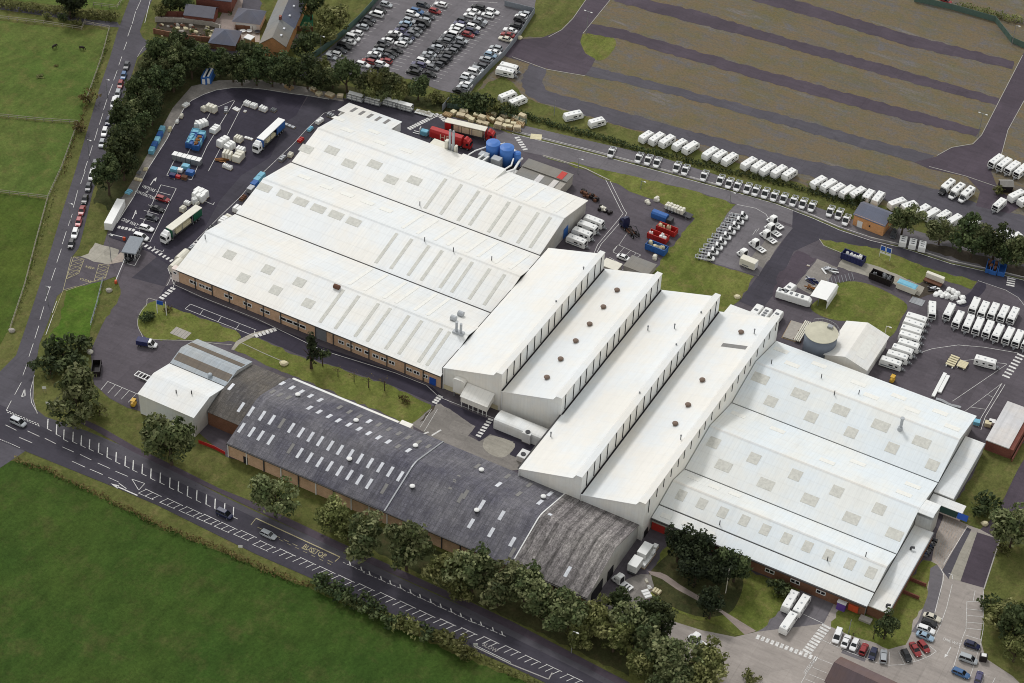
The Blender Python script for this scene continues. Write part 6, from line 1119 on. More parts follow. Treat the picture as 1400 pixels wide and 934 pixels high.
for p, lab, d in (((263, 187), 'pale blue and navy stacked tote bins full of offcuts, left stack', (7, -14)), ((272, 190), 'pale blue and navy stacked tote bins full of brown cardboard, right stack', (7, -14))):
    r = thing('tote_stack', lab, 'bins', at(*p, 1.6), head(*p, *d, 1.6), 'blue tote stacks in the yard')
    for k in range(4): b = MB(); x = -4.2+k*2.1; b.box(x, x+2.0, -1.1, -1.0, 0, 2.0); b.box(x, x+2.0, 1.0, 1.1, 0, 2.0); b.box(x, x+.1, -1, 1, 0, 2); b.box(x+1.9, x+2, -1, 1, 0, 2); b.box(x+.1, x+1.9, -1, 1, 0, 1.7); b.build('bin', 'skip_sky' if k % 2 else 'skip_blue', r)
    b = MB(); rr = random.Random(int(p[0])); [b.cbox(-3.9+i*.5, -3.3+i*.5, rr.uniform(-.8, .2), rr.uniform(.3, .9), 1.7, 2.0+rr.random()*.3, .05) for i in range(10)]; b.build('offcuts', 'timber_brown' if p[0] > 270 else 'skip_sky', r)
for i, p in enumerate(((221.5, 177.5), (218.5, 185), (215, 192), (211, 199), (207.5, 206))): r = thing('blue_cage', f'blue wheeled cage under the tree belt, {ORD[i]} from the top', 'cage', at(*p, .8), head(*p, 5, -10, .8), 'blue cages under the trees'); b = MB(); b.cbox(-1.2, 1.2, -.8, .8, .2, 1.6, .05); b.build('body', 'skip_blue' if i % 2 else 'skip_sky', r); b = MB(); b.box(-1.1, 1.1, -.75, .75, 0, .19); b.build('base', 'steel_dark', r)
for p, lab in (((281.5, 105), 'tall blue and white portable cabin pair under the trees, left one'), ((287.5, 104), 'tall blue and white portable cabin pair under the trees, right one')):
    r = thing('portable_cabin', lab, 'cabin', at(*p, 1.4), head(*p, 5, -10, 1.4), 'blue portable cabins'); b = MB(); b.cbox(-2.6, 2.6, -.95, .95, .1, 2.8, .08); b.build('body', 'skip_blue', r); b = MB(); b.box(-2.5, 2.5, -.3, .3, 2.8, 2.9); b.build('roof_strip', 'sign_white', r); b = MB(); b.box(-2.66, -2.58, -.5, .5, .2, 2.2); b.build('door', 'sign_white', r)
for i, (p, m) in enumerate((((357, 241), 'skip_sky'), ((352.5, 246), 'skip_sky'), ((348, 252), 'skip_blue'), ((343, 259), 'steel_grey'))): r = thing('wheeled_bin', f'{("pale blue", "pale blue", "mid blue", "grey-blue")[i]} box bin against the west gable, {ORD[i]} from the top', 'bin', at(*p, 1), R_(92), 'bins along the west gable'); b = MB(); b.cbox(-1.2, 1.2, -.9, .9, .25, 1.9, .08); b.build('body', m, r); wheels(r, (-.8, .8), .8, .15, .1)
# white mouldings stacked about the yard
def make_moulding(seed, dims, m='grp_white'):
    def f():
        rr = random.Random(seed); r = mk('moulding_stack'); l, v, h = dims
        for k in range(3): b = MB(); x = -l/2+k*l/3; b.loft([[(x+.06+e, -v/2+e, z), (x+l/3-.06-e, -v/2+e, z), (x+l/3-.06-e, v/2-e, z), (x+.06+e, v/2-e, z)] for z, e in ((.15, 0), (h*.85, .03), (h*rr.uniform(.92, 1.05), .12))]); b.build('moulding', m, r)
        b = MB(); b.box(-l/2, l/2, -v/2, v/2, 0, .14); b.build('pallet', 'timber', r); return r
    return f
moul = [((305, 193, (12, -8)), (4.2, 2.2, 2.4), 'grp_white', 'tall white mouldings standing in a row at the front of the yard heap'), ((314, 199, (10, -6)), (3.4, 2.2, 2.2), 'grp_white', 'white mouldings in the middle of the yard heap'), ((311, 211, (10, 2)), (3.0, 2.4, 2.4), 'grp_cream', 'cream moulded pod with two dark slots in the yard heap'), ((326, 213, (8, -9)), (4.0, 2.6, 2.3), 'grp_cream', 'cream moulded pods on the right side of the yard heap'), ((329, 204, (10, 3)), (2.8, 2.0, 1.8), 'grp_white', 'flat white box at the back of the yard heap'), ((326, 189, (8, 3)), (2.6, 2.0, 1.8), 'grp_cream', 'rounded cream pod at the top of the yard heap'), ((308, 226, (6, 2)), (1.6, 1.4, 1.2), 'grp_white', 'small white pod at the foot of the yard heap, left one'), ((314, 228.5, (6, 2)), (1.6, 1.4, 1.2), 'grp_white', 'small white pod at the foot of the yard heap, right one'), ((340, 189, (10, 3)), (3.0, 1.0, .5), 'grp_white', 'long white boards lying right of the yard heap'),
        ((276, 168, (10, -4)), (3.6, 2.4, 2.0), 'grp_white', 'white wrapped mouldings above the blue tote stacks'), ((269, 169, (3, -8)), (2.4, 1.4, 1.6), 'grp_white', 'small white mouldings at the corner of the blue tote stacks'), ((294, 176, (8, -7)), (3.4, 2.2, 1.6), 'grp_white', 'grey-white sheeted stack right of the blue tote stacks'), ((289, 147, (8, 3)), (3.6, 2.0, 2.2), 'grp_cream', 'row of upright pale panels near the top of the yard'), ((279, 148, (5, 3)), (1.8, 1.6, 1.6), 'grp_cream', 'pale panels beside the upright row near the top of the yard'),
        ((275, 263, (12, 6)), (4.4, 2.4, 2.4), 'grp_white', 'white cab shells stacked behind the green-tailed lorry, farther stack'), ((272, 268, (12, 5)), (4.0, 2.2, 2.4), 'grp_white', 'white cab shells stacked behind the green-tailed lorry, nearer stack'), ((266, 274, (4, 6)), (1.6, 1.6, 2.2), 'grp_white', 'pale upright pod beside the stacked cab shells'), ((267, 277, (8, 4)), (2.2, 1.6, 1.0), 'grp_cream', 'pale flat crate at the tail of the green lorry'), ((256, 277, (8, 3)), (2.0, 1.4, 1.2), 'grp_white', 'lilac-white pod beside the tail of the green lorry'), ((250, 285, (5, -5)), (2.0, 1.6, 1.5), 'grp_cream', 'cream pod against the side of the green-tailed lorry'),
        ((338, 141, (8, 3)), (2.2, 1.8, 1.4), 'grp_white', 'white mouldings on the painted island, left one'), ((347, 144, (8, 3)), (2.2, 1.8, 1.4), 'grp_white', 'white mouldings on the painted island, middle one'), ((360, 148, (8, 3)), (2.6, 1.8, 1.4), 'grp_white', 'white mouldings on the painted island, right one'), ((374, 150, (8, 3)), (1.8, 1.6, .8), 'plastic_grey', 'low grey frame on the painted island'), ((323, 149, (6, 3)), (2.4, 1.6, .4), 'grp_white', 'flat white scraps between two painted lines'), ((309, 150, (1, -8)), (2.6, 1.2, 1.0), 'steel_grey', 'grey machine parts between painted lines'), ((335, 152, (3, 1)), (1.0, 1.0, .5), 'grp_white', 'white offcut on the line beside the island'),
        ((396, 172, (12, 5)), (4, 1.2, .5), 'steel_grey', 'grey lattice parts dropped behind the blue trailer'), ((321, 333, (-5, 8)), (1.6, 1.2, .8), 'grp_white', 'white crate by the west hall gable, far one'), ((327, 286, (10, 4)), (3.6, 2.4, 1.8), 'grp_white', 'pair of white shells beside the west gable'), ((310, 297, (8, -6)), (3.0, 2.0, 1.0), 'grp_cream', 'pale crates by the kerb of the west gable'), ((397, 211, (5, -6)), (1.8, 1.5, 1.3), 'grp_cream', 'pale crate near the top corner of the west gable'),
        ((898, 808, (8, 4)), (2.2, 1.6, .7), 'board_cream', 'cream board stack on the pale apron by the front trees'), ((884, 812, (5, 8)), (3.0, 2.0, .6), 'grp_white', 'scattered white panels on the pale apron'), ((888, 803, (3, 5)), (1.4, 1.0, .5), 'grp_white', 'small white panel near the scattered panels'), ((884, 794, (2, 5)), (1.4, .7, .4), 'grp_cream', 'cream plank bundle beside the path start'), ((1105, 363, (5, 1)), (.9, .6, .3), 'grp_white', 'white scrap lying on the pale concrete corner')]
moul += [((248, 158, (4, -8)), (1.6, 1.0, 1.2), 'grp_cream', 'cream drum pallet on the grey apron under the trees, topmost'), ((242, 166, (4, -8)), (1.4, 1.0, 1.0), 'grp_white', 'white drum pallet on the grey apron under the trees'), ((232, 176, (4, -8)), (1.6, 1.0, 1.3), 'board_cream', 'cream crate on the grey apron above the blue cages'), ((254, 143, (6, -4)), (2.4, 1.6, .9), 'grp_white', 'white-lidded bin on the apron corner by the trees'), ((199, 231, (4, -8)), (1.4, 1.2, .7), 'board_cream', 'cream crate beside the lane line under the trees'), ((189, 245, (8, 2)), (2.6, 1.0, .7), 'board_cream', 'pale plank stack on the apron above the site container'), ((176, 262, (6, -6)), (2.2, 1.6, .8), 'skip_sky', 'pale blue sheeted pallet just above the site container'), ((190, 236, (4, -6)), (1.4, 1.2, .8), 'plastic_grey', 'grey crate beside the lane line under the trees'),
         ((452, 157, (8, 3)), (2.4, 1.4, 1.2), 'steel_grey', 'grey crate row at the top corner of the west gable'), ((437, 165, (8, -6)), (3.0, 1.4, 1.2), 'grp_white', 'white crates along the railing at the west gable top'), ((424, 176, (8, -8)), (2.4, 1.2, 1.0), 'skip_sky', 'pale blue crates along the railing by the west gable'), ((411, 191, (8, -8)), (2.4, 1.4, 1.0), 'tarp_red', 'reddish crates along the railing by the west gable'), ((386, 216, (8, -8)), (2.8, 1.4, 1.1), 'steel_grey', 'grey crates along the railing between two gable ends'), ((332, 270, (8, -8)), (2.6, 1.2, .9), 'rust', 'brown pallets along the west gable railing'), ((305, 301, (8, -8)), (3.2, 2.0, 1.6), 'grp_white', 'white machine cover at the middle of the west gable'), ((290, 312, (8, -8)), (2.6, 1.6, 1.2), 'steel_dark', 'dark machine parts beside the west gable railing'), ((262, 338, (8, -8)), (2.2, 1.2, 1.0), 'steel_grey', 'grey racks behind the cream tank at the gable')]
for i, ((x, y, d), dims, m, lab) in enumerate(moul): r = make_moulding(i, dims, m)(); r.location = at(x, y, dims[2]*.6); r.rotation_euler = (0, 0, head(x, y, *d, 1)); tag(r, lab, 'mouldings', 'mouldings and offcuts in the yards')
r = thing('timber_heap', 'brown timber offcuts at the foot of the white yard heap', 'timber', at(304, 219, .4), .3); b = MB(); rr = random.Random(4)
for k in range(9): a = rr.uniform(-.5, .5); x, y = rr.uniform(-1.4, 1.4), rr.uniform(-.8, .8); b.bar((x-cos(a)*1.3, y-sin(a)*1.3, k*.08), (x+cos(a)*1.3, y+sin(a)*1.3, k*.08), .5, .1)
b.build('boards', 'timber_brown', r)
r = thing('stillage_row', 'row of grey boxes with white tops at the end of the lettered lane', 'crates', at(256, 217, 1.1), head(256, 217, 14, 3.5, 1.1))
for k in range(6): b = MB(); b.box(-4.8+k*1.6, -3.35+k*1.6, -1.0, 1.0, 0, 1.9); o = b.build('crate', 'steel_grey', r); b = MB(); b.box(-4.8+k*1.6, -3.35+k*1.6, -1.0, 1.0, 1.92, 2.0); b.build('lid', 'grp_white', o)
for i, (x, y, s, m, lab) in enumerate(((238, 231, 1.3, 'skip_sky', 'pale blue crate in the lined storage bay, left corner'), (254, 227, 1.4, 'skip_sky', 'pale blue crate in the lined storage bay, back'), (246, 232, 1.1, 'grp_white', 'white crate in the lined storage bay, middle'), (260, 235, 1.5, 'skip_blue', 'bright blue crate in the lined storage bay, right end'), (236, 239, 1.2, 'skip_navy', 'navy crate in the lined storage bay, front left'), (252, 242, 1.1, 'rust', 'brown crate in the lined storage bay, front right'), (243.5, 241, .9, 'tarp_red', 'reddish crate in the lined storage bay, front middle'))):
    r = thing('storage_crate', lab, 'crate', at(x, y, s*.7), head(x, y, 14, 3.5), 'crates in the lined storage bay'); b = MB(); b.cbox(-s*.8, s*.8, -s*.6, s*.6, .12, s, .06); b.build('body', m, r); b = MB(); b.box(-s*.8, s*.8, -s*.6, s*.6, 0, .11); b.build('base', 'timber', r)
# white container-like roof by the gate trees
r = thing('site_container', 'long white site container under the tree belt beside the lane', 'container', at(156.5, 289, 2.6), head(156.5, 289, -15, 28, 2.6)); b = MB(); b.cbox(-6.1, 6.1, -1.25, 1.25, .1, 2.7, .06); b.build('body', 'grp_white', r); b = MB(); b.box(6.1, 6.16, -1.1, 1.1, .2, 2.5); b.build('door', 'sign_white', r)
# pallets, crates of timber along the back fence
def make_pallet(seed):
    def f():
        rr = random.Random(seed); r = mk('pallet_stack'); l, v = rr.uniform(.8, 1.5), rr.uniform(.6, 1.0); n = rr.randint(2, 4); b = MB()
        for k in range(n):
            z = k*.34
            for j in (-1, 0, 1): b.box(-l, l, j*v*.8-.08, j*v*.8+.08, z, z+.16)
            for j in range(6): x = -l+j*(2*l-.3)/5; b.box(x, x+.3, -v, v, z+.161, z+.22)
        b.build('pallets', 'timber_pale' if seed % 2 else 'timber', r)
        if seed % 3: b = MB(); b.cbox(-l*.9, l*.9, -v*.9, v*.9, n*.34, n*.34+.5, .05); b.build('load', 'board_cream' if seed % 3 == 1 else 'timber_pale', r)
        return r
    return f
pal = [(612, 156), (620, 153), (630, 157), (640, 159), (651, 158), (659, 162), (668, 161), (676, 155), (690, 158), (664, 168), (673, 164), (684, 166), (698, 162), (694, 166), (705, 161), (713, 165), (697, 174), (707, 176), (711, 169), (645, 163), (634, 152), (656, 166), (702, 170), (714, 160), (395, 118), (436, 127), (451, 129), (465, 130), (429, 122), (681, 172), (671, 154), (690, 172)]
for i, (x, y) in enumerate(pal):
    where = 'along the back fence by the red lorry' if i < 24 or i > 28 else 'under the back hedge'
    put(('pallet', i % 6), make_pallet(i % 6), f'stack of pale timber pallets {where}', 'pallets', at(x, y, .8), head(x, y, 14, 4, .8)+random.uniform(-.4, .4), 'timber pallet stacks '+('by the back fence' if i < 24 or i > 28 else 'under the back hedge'))
for i, (p, lab) in enumerate((((486, 133), 'rack trailer of white panels by the hedge, first from the left'), ((510, 138), 'rack trailer of white panels by the hedge, second from the left'), ((535, 141), 'small rack trailer of white panels by the hedge, third from the left'), ((553, 146), 'rack trailer of white panels by the hedge, nearest the crossing'))):
    def mkrack():
        r = mk('rack_trailer'); b = MB(); b.box(-2.8, 2.8, -1.1, 1.1, .5, .7); [b.box(x-.06, x+.06, y-.06, y+.06, .7, 2.3) for x in (-2.7, -.9, .9, 2.7) for y in (-1, 1)]; [b.box(-2.8, 2.8, y-.05, y+.05, z, z+.1) for y in (-1, 1) for z in (1.4, 2.3)]; b.build('rack', 'steel_grey', r)
        b = MB(); b.box(-2.6, 2.4, -.9, .9, .71, .95); b.box(-2.6, 2.0, -.9, -.1, 1.5, 1.62); b.box(-2.4, 2.6, -.8, .9, 2.41, 2.5); b.build('panels', 'grp_white', r); wheels(r, (-1, 0), 1.0); return r
    put('rack', mkrack, lab, 'trailer', at(*p, 1.2), head(*p, 18, 5, 1.2), 'rack trailers along the hedge')
r = thing('parts_trailer', 'low trailer of loose pale parts beside the zebra crossing', 'trailer', at(580, 154, .7), head(580, 154, 18, 5, .7)); b = MB(); b.box(-3, 3, -1.1, 1.1, .4, .6); b.build('bed', 'sign_white', r); b = MB(); rr = random.Random(9); [b.cbox(x, x+.8, rr.uniform(-.9, 0), rr.uniform(.1, .9), .6, .9+rr.random(), .08) for x in (-2.6, -1.6, -.7, .3, 1.2)]; b.build('parts', 'grp_cream', r); wheels(r, (-.5, .4), 1.0)
r = thing('forklift', 'pale aqua-bodied forklift at the tail of the red lettered lorry', 'forklift', at(579, 181, 1), head(579, 181, -16, -4, 1)); b = MB(); b.cbox(-1.6, .9, -.9, .9, .35, 1.9, .2); b.build('body', 'skip_sky', r); b = MB(); b.box(1.0, 1.2, -.6, .6, .2, 2.6); [b.bar((1.2, y, .25), (3.4, y, .25), .25, .12) for y in (-.5, .5)]; b.build('mast', 'sign_white', r); wheels(r, (-1.0, .5), .9, .35, .25)
for p, lab in (((1220.5, 518.5), 'yellow forklift parked at the back wall of the east hall'), ((645, 530), 'yellow forklift truck by the cream wall under the first saw-tooth'), ((183, 551), 'small yellow loader beside the white shed corner')):
    def mkf():
        r = mk('forklift'); b = MB(); b.cbox(-1.0, .6, -.6, .6, .3, 1.1, .12); b.build('body', 'forklift_yellow', r); b = MB(); [b.box(x-.05, x+.05, y-.05, y+.05, 1.1, 2.1) for x in (-.8, .4) for y in (-.5, .5)]; b.cbox(-.95, .55, -.6, .6, 2.1, 2.2, .04); b.build('cage', 'forklift_yellow', r); b = MB(); b.box(.7, .85, -.45, .45, .1, 2.3); [b.box(.85, 1.9, y-.08, y+.08, .1, .18) for y in (-.3, .3)]; b.build('mast', 'steel_dark', r); wheels(r, (-.7, .4), .62, .26, .18); return r
    put('forklift2', mkf, lab, 'forklift', at(*p, .8), head(*p, 4, -6, .8), 'yellow forklifts')
# -- plant beside the west hall
for i, (p, lab, rr_, hh) in enumerate((((-256.8, 489.0), 'large blue silo behind the grey filters, left one', 2.2, 7.0), ((-252.0, 489.2), 'large blue silo behind the grey filters, right and nearer one', 2.2, 7.0), ((-248.9, 490.2), 'smaller blue silo partly hidden behind the right-hand large one', 1.2, 5.4))):
    r = thing('silo', lab, 'silo', (*p, 0), 0, 'blue silos'); b = MB(); b.cyl((0, 0, .6), (0, 0, hh), rr_, n=24); b.build('shell', 'silo_blue', r, True); [setattr(q, 'use_smooth', abs(q.normal.z) < .5) for q in r.children[0].data.polygons]
    b = MB(); b.cyl((0, 0, hh), (0, 0, hh+.35), rr_*1.02, rr_*.5, n=24); b.build('lid', 'silo_blue', r); b = MB(); b.cyl((0, 0, 0), (0, 0, .6), rr_*.8, n=12); b.build('plinth', 'concrete_wall', r)
for p, lab in (((-257.6, 484.6), 'tall grey filter cabinet in front of the blue silos, left one'), ((-253.2, 484.8), 'tall grey filter cabinet in front of the blue silos, right one')):
    r = thing('filter_cabinet', lab, 'filter', (*p, 0), 0, 'grey filter cabinets'); b = MB(); b.cbox(-1.5, 1.5, -1.2, 1.2, 1.2, 5.2, .1); b.build('casing', 'duct_grey', r); b = MB(); [b.box(x-.1, x+.1, y-.1, y+.1, 0, 1.2) for x in (-1.3, 1.3) for y in (-1, 1)]; b.build('leg', 'steel_dark', r); b = MB(); b.box(-1.52, 1.52, -1.22, 1.22, 3.1, 3.3); b.build('band', 'steel_grey', r)
r = thing('duct_run', 'white and grey ducts leading from the hall roof to the filters and silos', 'ducting', (0, 0, 0)); b = MB()
def duct(pts, rad):
    for p, q in zip(pts, pts[1:]): b.cyl(g(*p), g(*q), rad, n=8)
duct([(640, 212, 5.2), (650, 206, 5.2), (668, 200, 5.2), (690, 196, 4), (700, 204, 3)], .22); duct([(650, 220, 5.2), (662, 211, 5.2)], .3); duct([(655, 224, 5.2), (668, 214, 5.2)], .3); duct([(692, 236, 5), (703, 232, 4.5), (711, 219, 3.5), (714, 217, 3)], .4); duct([(688, 233, 5), (699, 226, 5), (702, 217, 5)], .25); duct([(702, 213, 4), (703, 206, 4), (706, 208, 3)], .5)
r.location = g(680, 215, 0)
b.v = [tuple(V(v)-r.location) for v in b.v]; b.build('ducts', 'grp_white', r)
b = MB(); [b.cyl(g(x, y, 0)-r.location, g(x, y, 3.2)-r.location, .12, n=6) for x, y in ((650, 224), (700, 222), (712, 228))]; b.build('support', 'steel_grey', r)
q = g(619.5, 199.5, 5); r = thing('flue_stack', 'pair of bright steel flues in a white casing at the back eave', 'flue', (q.x, 481.8, 0)); b = MB(); [b.cyl((x, 0, 0), (x, 0, 11.5), .42, n=12) for x in (-.3, .9)]; b.build('flue', 'duct_grey', r); b = MB(); b.cbox(-1.9, -.8, -.6, .8, 0, 7.6, .1); b.cbox(1.4, 2.2, -.6, .8, 0, 6.6, .1); b.build('casing', 'grp_cream', r); b = MB(); [b.cyl((x, 0, 11.5), (x, 0, 12), .5, .3, n=12) for x in (-.3, .9)]; b.build('cap', 'steel_grey', r)
q = g(601, 196, 5); r = thing('rooftop_store', 'small white flat-roofed store at the back eave beside the red lorry', 'store', (q.x, 482.5, 0)); b = MB(); b.cbox(-3, 3.4, -1.6, 1.8, 0, 4.6, .1); b.build('body', 'grp_cream', r); b = MB(); b.box(.6, 2.4, -1.64, -1.6, 1, 1.8); b.build('vent', 'steel_dark', r)
q = g(664, 234, 6.2); r = thing('roof_plant_deck', 'flat white deck roof stepping down from the hall ridge to the filters', 'deck', (q.x, 480, 0)); r.location = (-255, 476, 0); b = MB(); b.loft([[(x, -4.2, 6.6), (x, -4.2, 7.05), (x, 4.2, 6.15), (x, 4.2, 5.0)] for x in (-7.5, 7.6)]); b.build('deck', 'roof_white', r); b = MB(); b.box(-7.4, 7.4, 4.22, 4.3, 5.2, 6.0); b.build('fascia', 'wall_white', r)
# rear yard machinery: racks, steel, tent
r = thing('white_canopy', 'white slanted-roof canopy shelter at the edge of the round lawn', 'shelter', at(1126, 402, 1.6), head(1126, 402, 14, 5, 1.6)); b = MB(); b.loft([[(x, y, z) for x, z in ((-2.6, 2.9), (2.4, 3.3), (2.9, 2.6), (2.8, 2.5), (2.3, 3.15), (-2.6, 2.75))] for y in (-4.2, 4.2)]); b.build('roof', 'grp_white', r); b = MB(); b.box(2.6, 2.75, -4.1, 4.1, 0, 2.55); b.build('wall', 'sign_white', r); b = MB(); [b.box(x-.08, x+.08, y-.08, y+.08, 0, 2.75) for x in (-2.4, 0) for y in (-4, 0, 4)]; b.build('post', 'steel_grey', r)
for p, lab, m, L_ in (((1110, 383), 'tangle of navy steel frames on the pale concrete', 'skip_navy', 3.4), ((1133, 369), 'grey and white sheet offcuts on the pale concrete', 'steel_grey', 3.6), ((1111, 394), 'mixed pallets and orange cans beside the white canopy', 'timber_brown', 2.4), ((1277, 394), 'dark scrap and machine parts beside the white waste heap', 'skip_black', 3.0)):
    r = thing('scrap_heap', lab, 'scrap', at(*p, .5), head(*p, 14, 5, .5), 'scrap heaps in the rear yard'); rr = random.Random(int(p[0]))
    for mm, n in ((m, 9), ('steel_grey' if m != 'steel_grey' else 'grp_white', 4)):
        b = MB()
        for k in range(n):
            x, y, a = rr.uniform(-L_/2, L_/2), rr.uniform(-1.2, 1.2), rr.uniform(-.6, .6); l = rr.uniform(.5, 1.5); b.bar((x-cos(a)*l, y-sin(a)*l, rr.uniform(0, .9)), (x+cos(a)*l, y+sin(a)*l, rr.uniform(0, .9)), rr.uniform(.15, .6), rr.uniform(.1, .4))
        b.build('scrap', mm, r)
r = thing('frame_row', 'fan of thin steel frames leaning in a row by the round lawn', 'frames', at(1150, 381, .6), head(1150, 381, 22, -5, .6)); b = MB()
for k in range(8): b.bar((-4.4+k*1.15, -1.2, 0), (-4.0+k*1.15, 1.1, .8), .16, .16)
b.build('frames', 'steel_grey', r); b = MB(); b.bar((-4.5, -1.0, 0), (4.2, -1.0, 0), .15, .12); b.build('rail', 'steel_dark', r)
r = thing('open_lorry', 'flatbed vehicle with white cab roof among scrap by the waste heap', 'lorry', at(1277, 382, 1.4), head(1277, 382, 14, 5.4, 1.4)); b = MB(); b.cbox(-2.8, 2.8, .2, 1.4, .7, 2.6, .08); b.build('box', 'grp_cream', r); b = MB(); b.box(-2.8, 2.8, -1.4, .2, .6, .9); b.build('bed', 'rust', r); wheels(r, (-1.7, 1.7), 1.2, .4, .26)
r = thing('waste_heap', 'heap of crumpled white plastic waste by the dark tarmac', 'waste', at(1302, 402, .8), head(1302, 402, 14, 5.4, .8)); rr = random.Random(5)
for k in range(24):
    b = MB(); x, y, s = rr.uniform(-4.5, 4.5), rr.uniform(-2.4, 2.4), rr.uniform(.5, 1.0); h = 1.6*(1-abs(x)/6)*(1-abs(y)/4)+.3
    b.loft([[(x+s*cos(t+k)*f*rr.uniform(.8, 1.2), y+s*sin(t+k)*f*rr.uniform(.8, 1.2), zz) for t in [2*pi*i/6 for i in range(6)]] for f, zz in ((1, 0), (1.1, h*.6), (.7, h), (.15, h*1.15))]); b.build('sack', 'grp_white', r)
r = thing('steel_grid', 'grey mesh grid lying on the yard beside the first ranked caravan', 'grid', at(1254, 412, .1), head(1254, 412, 14, 5)); b = MB(); b.box(-2, 2, -1.5, 1.5, .02, .14); [b.box(x-.04, x+.04, -1.5, 1.5, .14, .2) for x in (-1.5, -.5, .5, 1.5)]; b.build('grid', 'steel_grey', r)
for p, lab, L_ in (((1302, 494), 'pale cradle with cross bars at the head of the white panel run', 5), ((1316, 498.5), 'tilted pallet of pale boards beside the white cradle', 3)):
    r = thing('panel_cradle', lab, 'cradle', at(*p, .6), head(*p, -9, 14, .6)); b = MB(); [b.box(-L_/2+k*L_/5, -L_/2+k*L_/5+.55, -1.3, 1.3, .5, .8) for k in range(5)]; b.build('bar', 'board_cream', r); b = MB(); [b.bar((-L_/2, y, .1), (L_/2, y, .1), .3, .4) for y in (-.9, .9)]; b.build('frame', 'sign_white', r)
for p, lab, L_ in (((1284, 526), 'long white panel run leading to the hall wall, outer one', 11), ((1290.5, 525), 'long white panel run leading to the hall wall, inner one', 8)):
    r = thing('panel_run', lab, 'panels', at(*p, .5), head(*p, -12, 23, .5), 'white panel runs'); b = MB(); b.cbox(-L_/2, L_/2, -.5, .5, .25, .7, .06); b.build('panel', 'grp_white', r); b = MB(); [b.box(x-.2, x+.2, -.4, .4, 0, .24) for x in (-L_/2+.6, 0, L_/2-.6)]; b.build('block', 'timber', r)
r = thing('mesh_guard', 'curved grey mesh guard along the back wall of the east hall', 'guard', at(1296, 553, .5), head(1296, 553, 24, 9, .5)); b = MB(); [b.bar((-3.6+k*.9, .25*math.sin(k), .1), (-2.7+k*.9, .25*math.sin(k+1), .1), .9, .9) for k in range(8)]; b.build('mesh', 'steel_grey', r)
for p, lab, m in (((1335.5, 577), 'pale square box at the back corner of the east hall', 'skip_sky'), ((1351, 579), 'cream crate against the wall of the red-walled block', 'board_cream'), ((1356.5, 577), 'tall white door panel leaning on the red-walled block', 'grp_white')):
    r = thing('crate', lab, 'crate', at(*p, .8), .2, 'crates in the east passage'); b = MB(); b.cbox(-.9, .9, -.8, .8, .12, 1.3, .06); b.build('body', m, r); b = MB(); b.box(-.9, .9, -.8, .8, 0, .11); b.build('base', 'timber', r)
r = thing('pipe_bank', 'bank of long cream pipes on racks beside the round tank', 'pipes', at(1096, 452, 1), head(1096, 452, 16, -27, 1)); b = MB(); [b.cyl((-4.8, -1+k*.5, .9), (4.8, -1+k*.5, .9), .2, n=8) for k in range(4)]; b.build('pipe', 'grp_cream', r); b = MB(); [b.box(x-.12, x+.12, -1.4, 1.0, 0, .7) for x in (-4, 0, 4)]; b.build('rack', 'rust', r)
r = thing('slab_store', 'speckled concrete slab stack between the fourth saw-tooth and the pipes', 'slabs', at(1085, 452, .4), head(1085, 452, 12, -22, .4)); b = MB(); b.box(-4, 4, -2, 2, 0, .45); b.build('slabs', 'concrete_wall', r); b = MB(); b.box(-4.2, 4.2, -2.2, 2.2, 0, .1); b.build('base', 'timber', r)
for p, lab in (((827, 287), 'bundle of dark junk with white sheets behind the hall gable'), ((802, 265), 'dark junk heap along the boiler house wall, farther part'), ((812, 270), 'dark junk heap along the boiler house wall, nearer part')):
    r = thing('junk_heap', lab, 'junk', at(*p, .6), head(*p, 14, 6), 'junk heaps behind the boiler house'); rr = random.Random(int(p[1]))
    for m in ('skip_black', 'grp_cream' if p[0] > 820 else 'rust'):
        b = MB(); [b.cbox(x-.5, x+.4, y-.4, y+.5, 0, rr.uniform(.5, 1.5), .1) for x, y in [(rr.uniform(-2, 2), rr.uniform(-1, 1)) for k in range(6)]]; b.build('junk', m, r)
for p, lab, m, dim in (((836, 362), 'white-topped skip-like cabin beside the marked bays', 'grp_cream', (2.6, 1.8, 1.8)), ((875, 363), 'low dark-roofed hut behind the second saw-tooth', 'roof_grey_tile', (4.0, 2.8, 1.8))):
    r = thing('yard_hut', lab, 'hut', at(*p, dim[2]), head(*p, 14, 5.4)); b = MB(); b.cbox(-dim[0], dim[0], -dim[1], dim[1], 0, dim[2], .1); b.build('body', 'concrete_wall', r); b = MB(); b.cbox(-dim[0]-.15, dim[0]+.15, -dim[1]-.15, dim[1]+.15, dim[2], dim[2]+.2, .06); b.build('roof', m, r)
r = thing('timber_hut', 'dark timber hut with grey roof beside caravans at the right junction', 'hut', at(1375, 254, 1.5), .5); b = MB(); b.box(-2, 2, -1.6, 1.6, 0, 2.6); b.build('wall', 'skip_black', r); b = MB(); b.loft([[(x, y, z) for y, z in ((-1.9, 2.5), (0, 3.4), (1.9, 2.5), (1.9, 2.4), (0, 3.25), (-1.9, 2.4))] for x in (-2.2, 2.2)]); b.build('roof', 'roof_grey_tile', r)
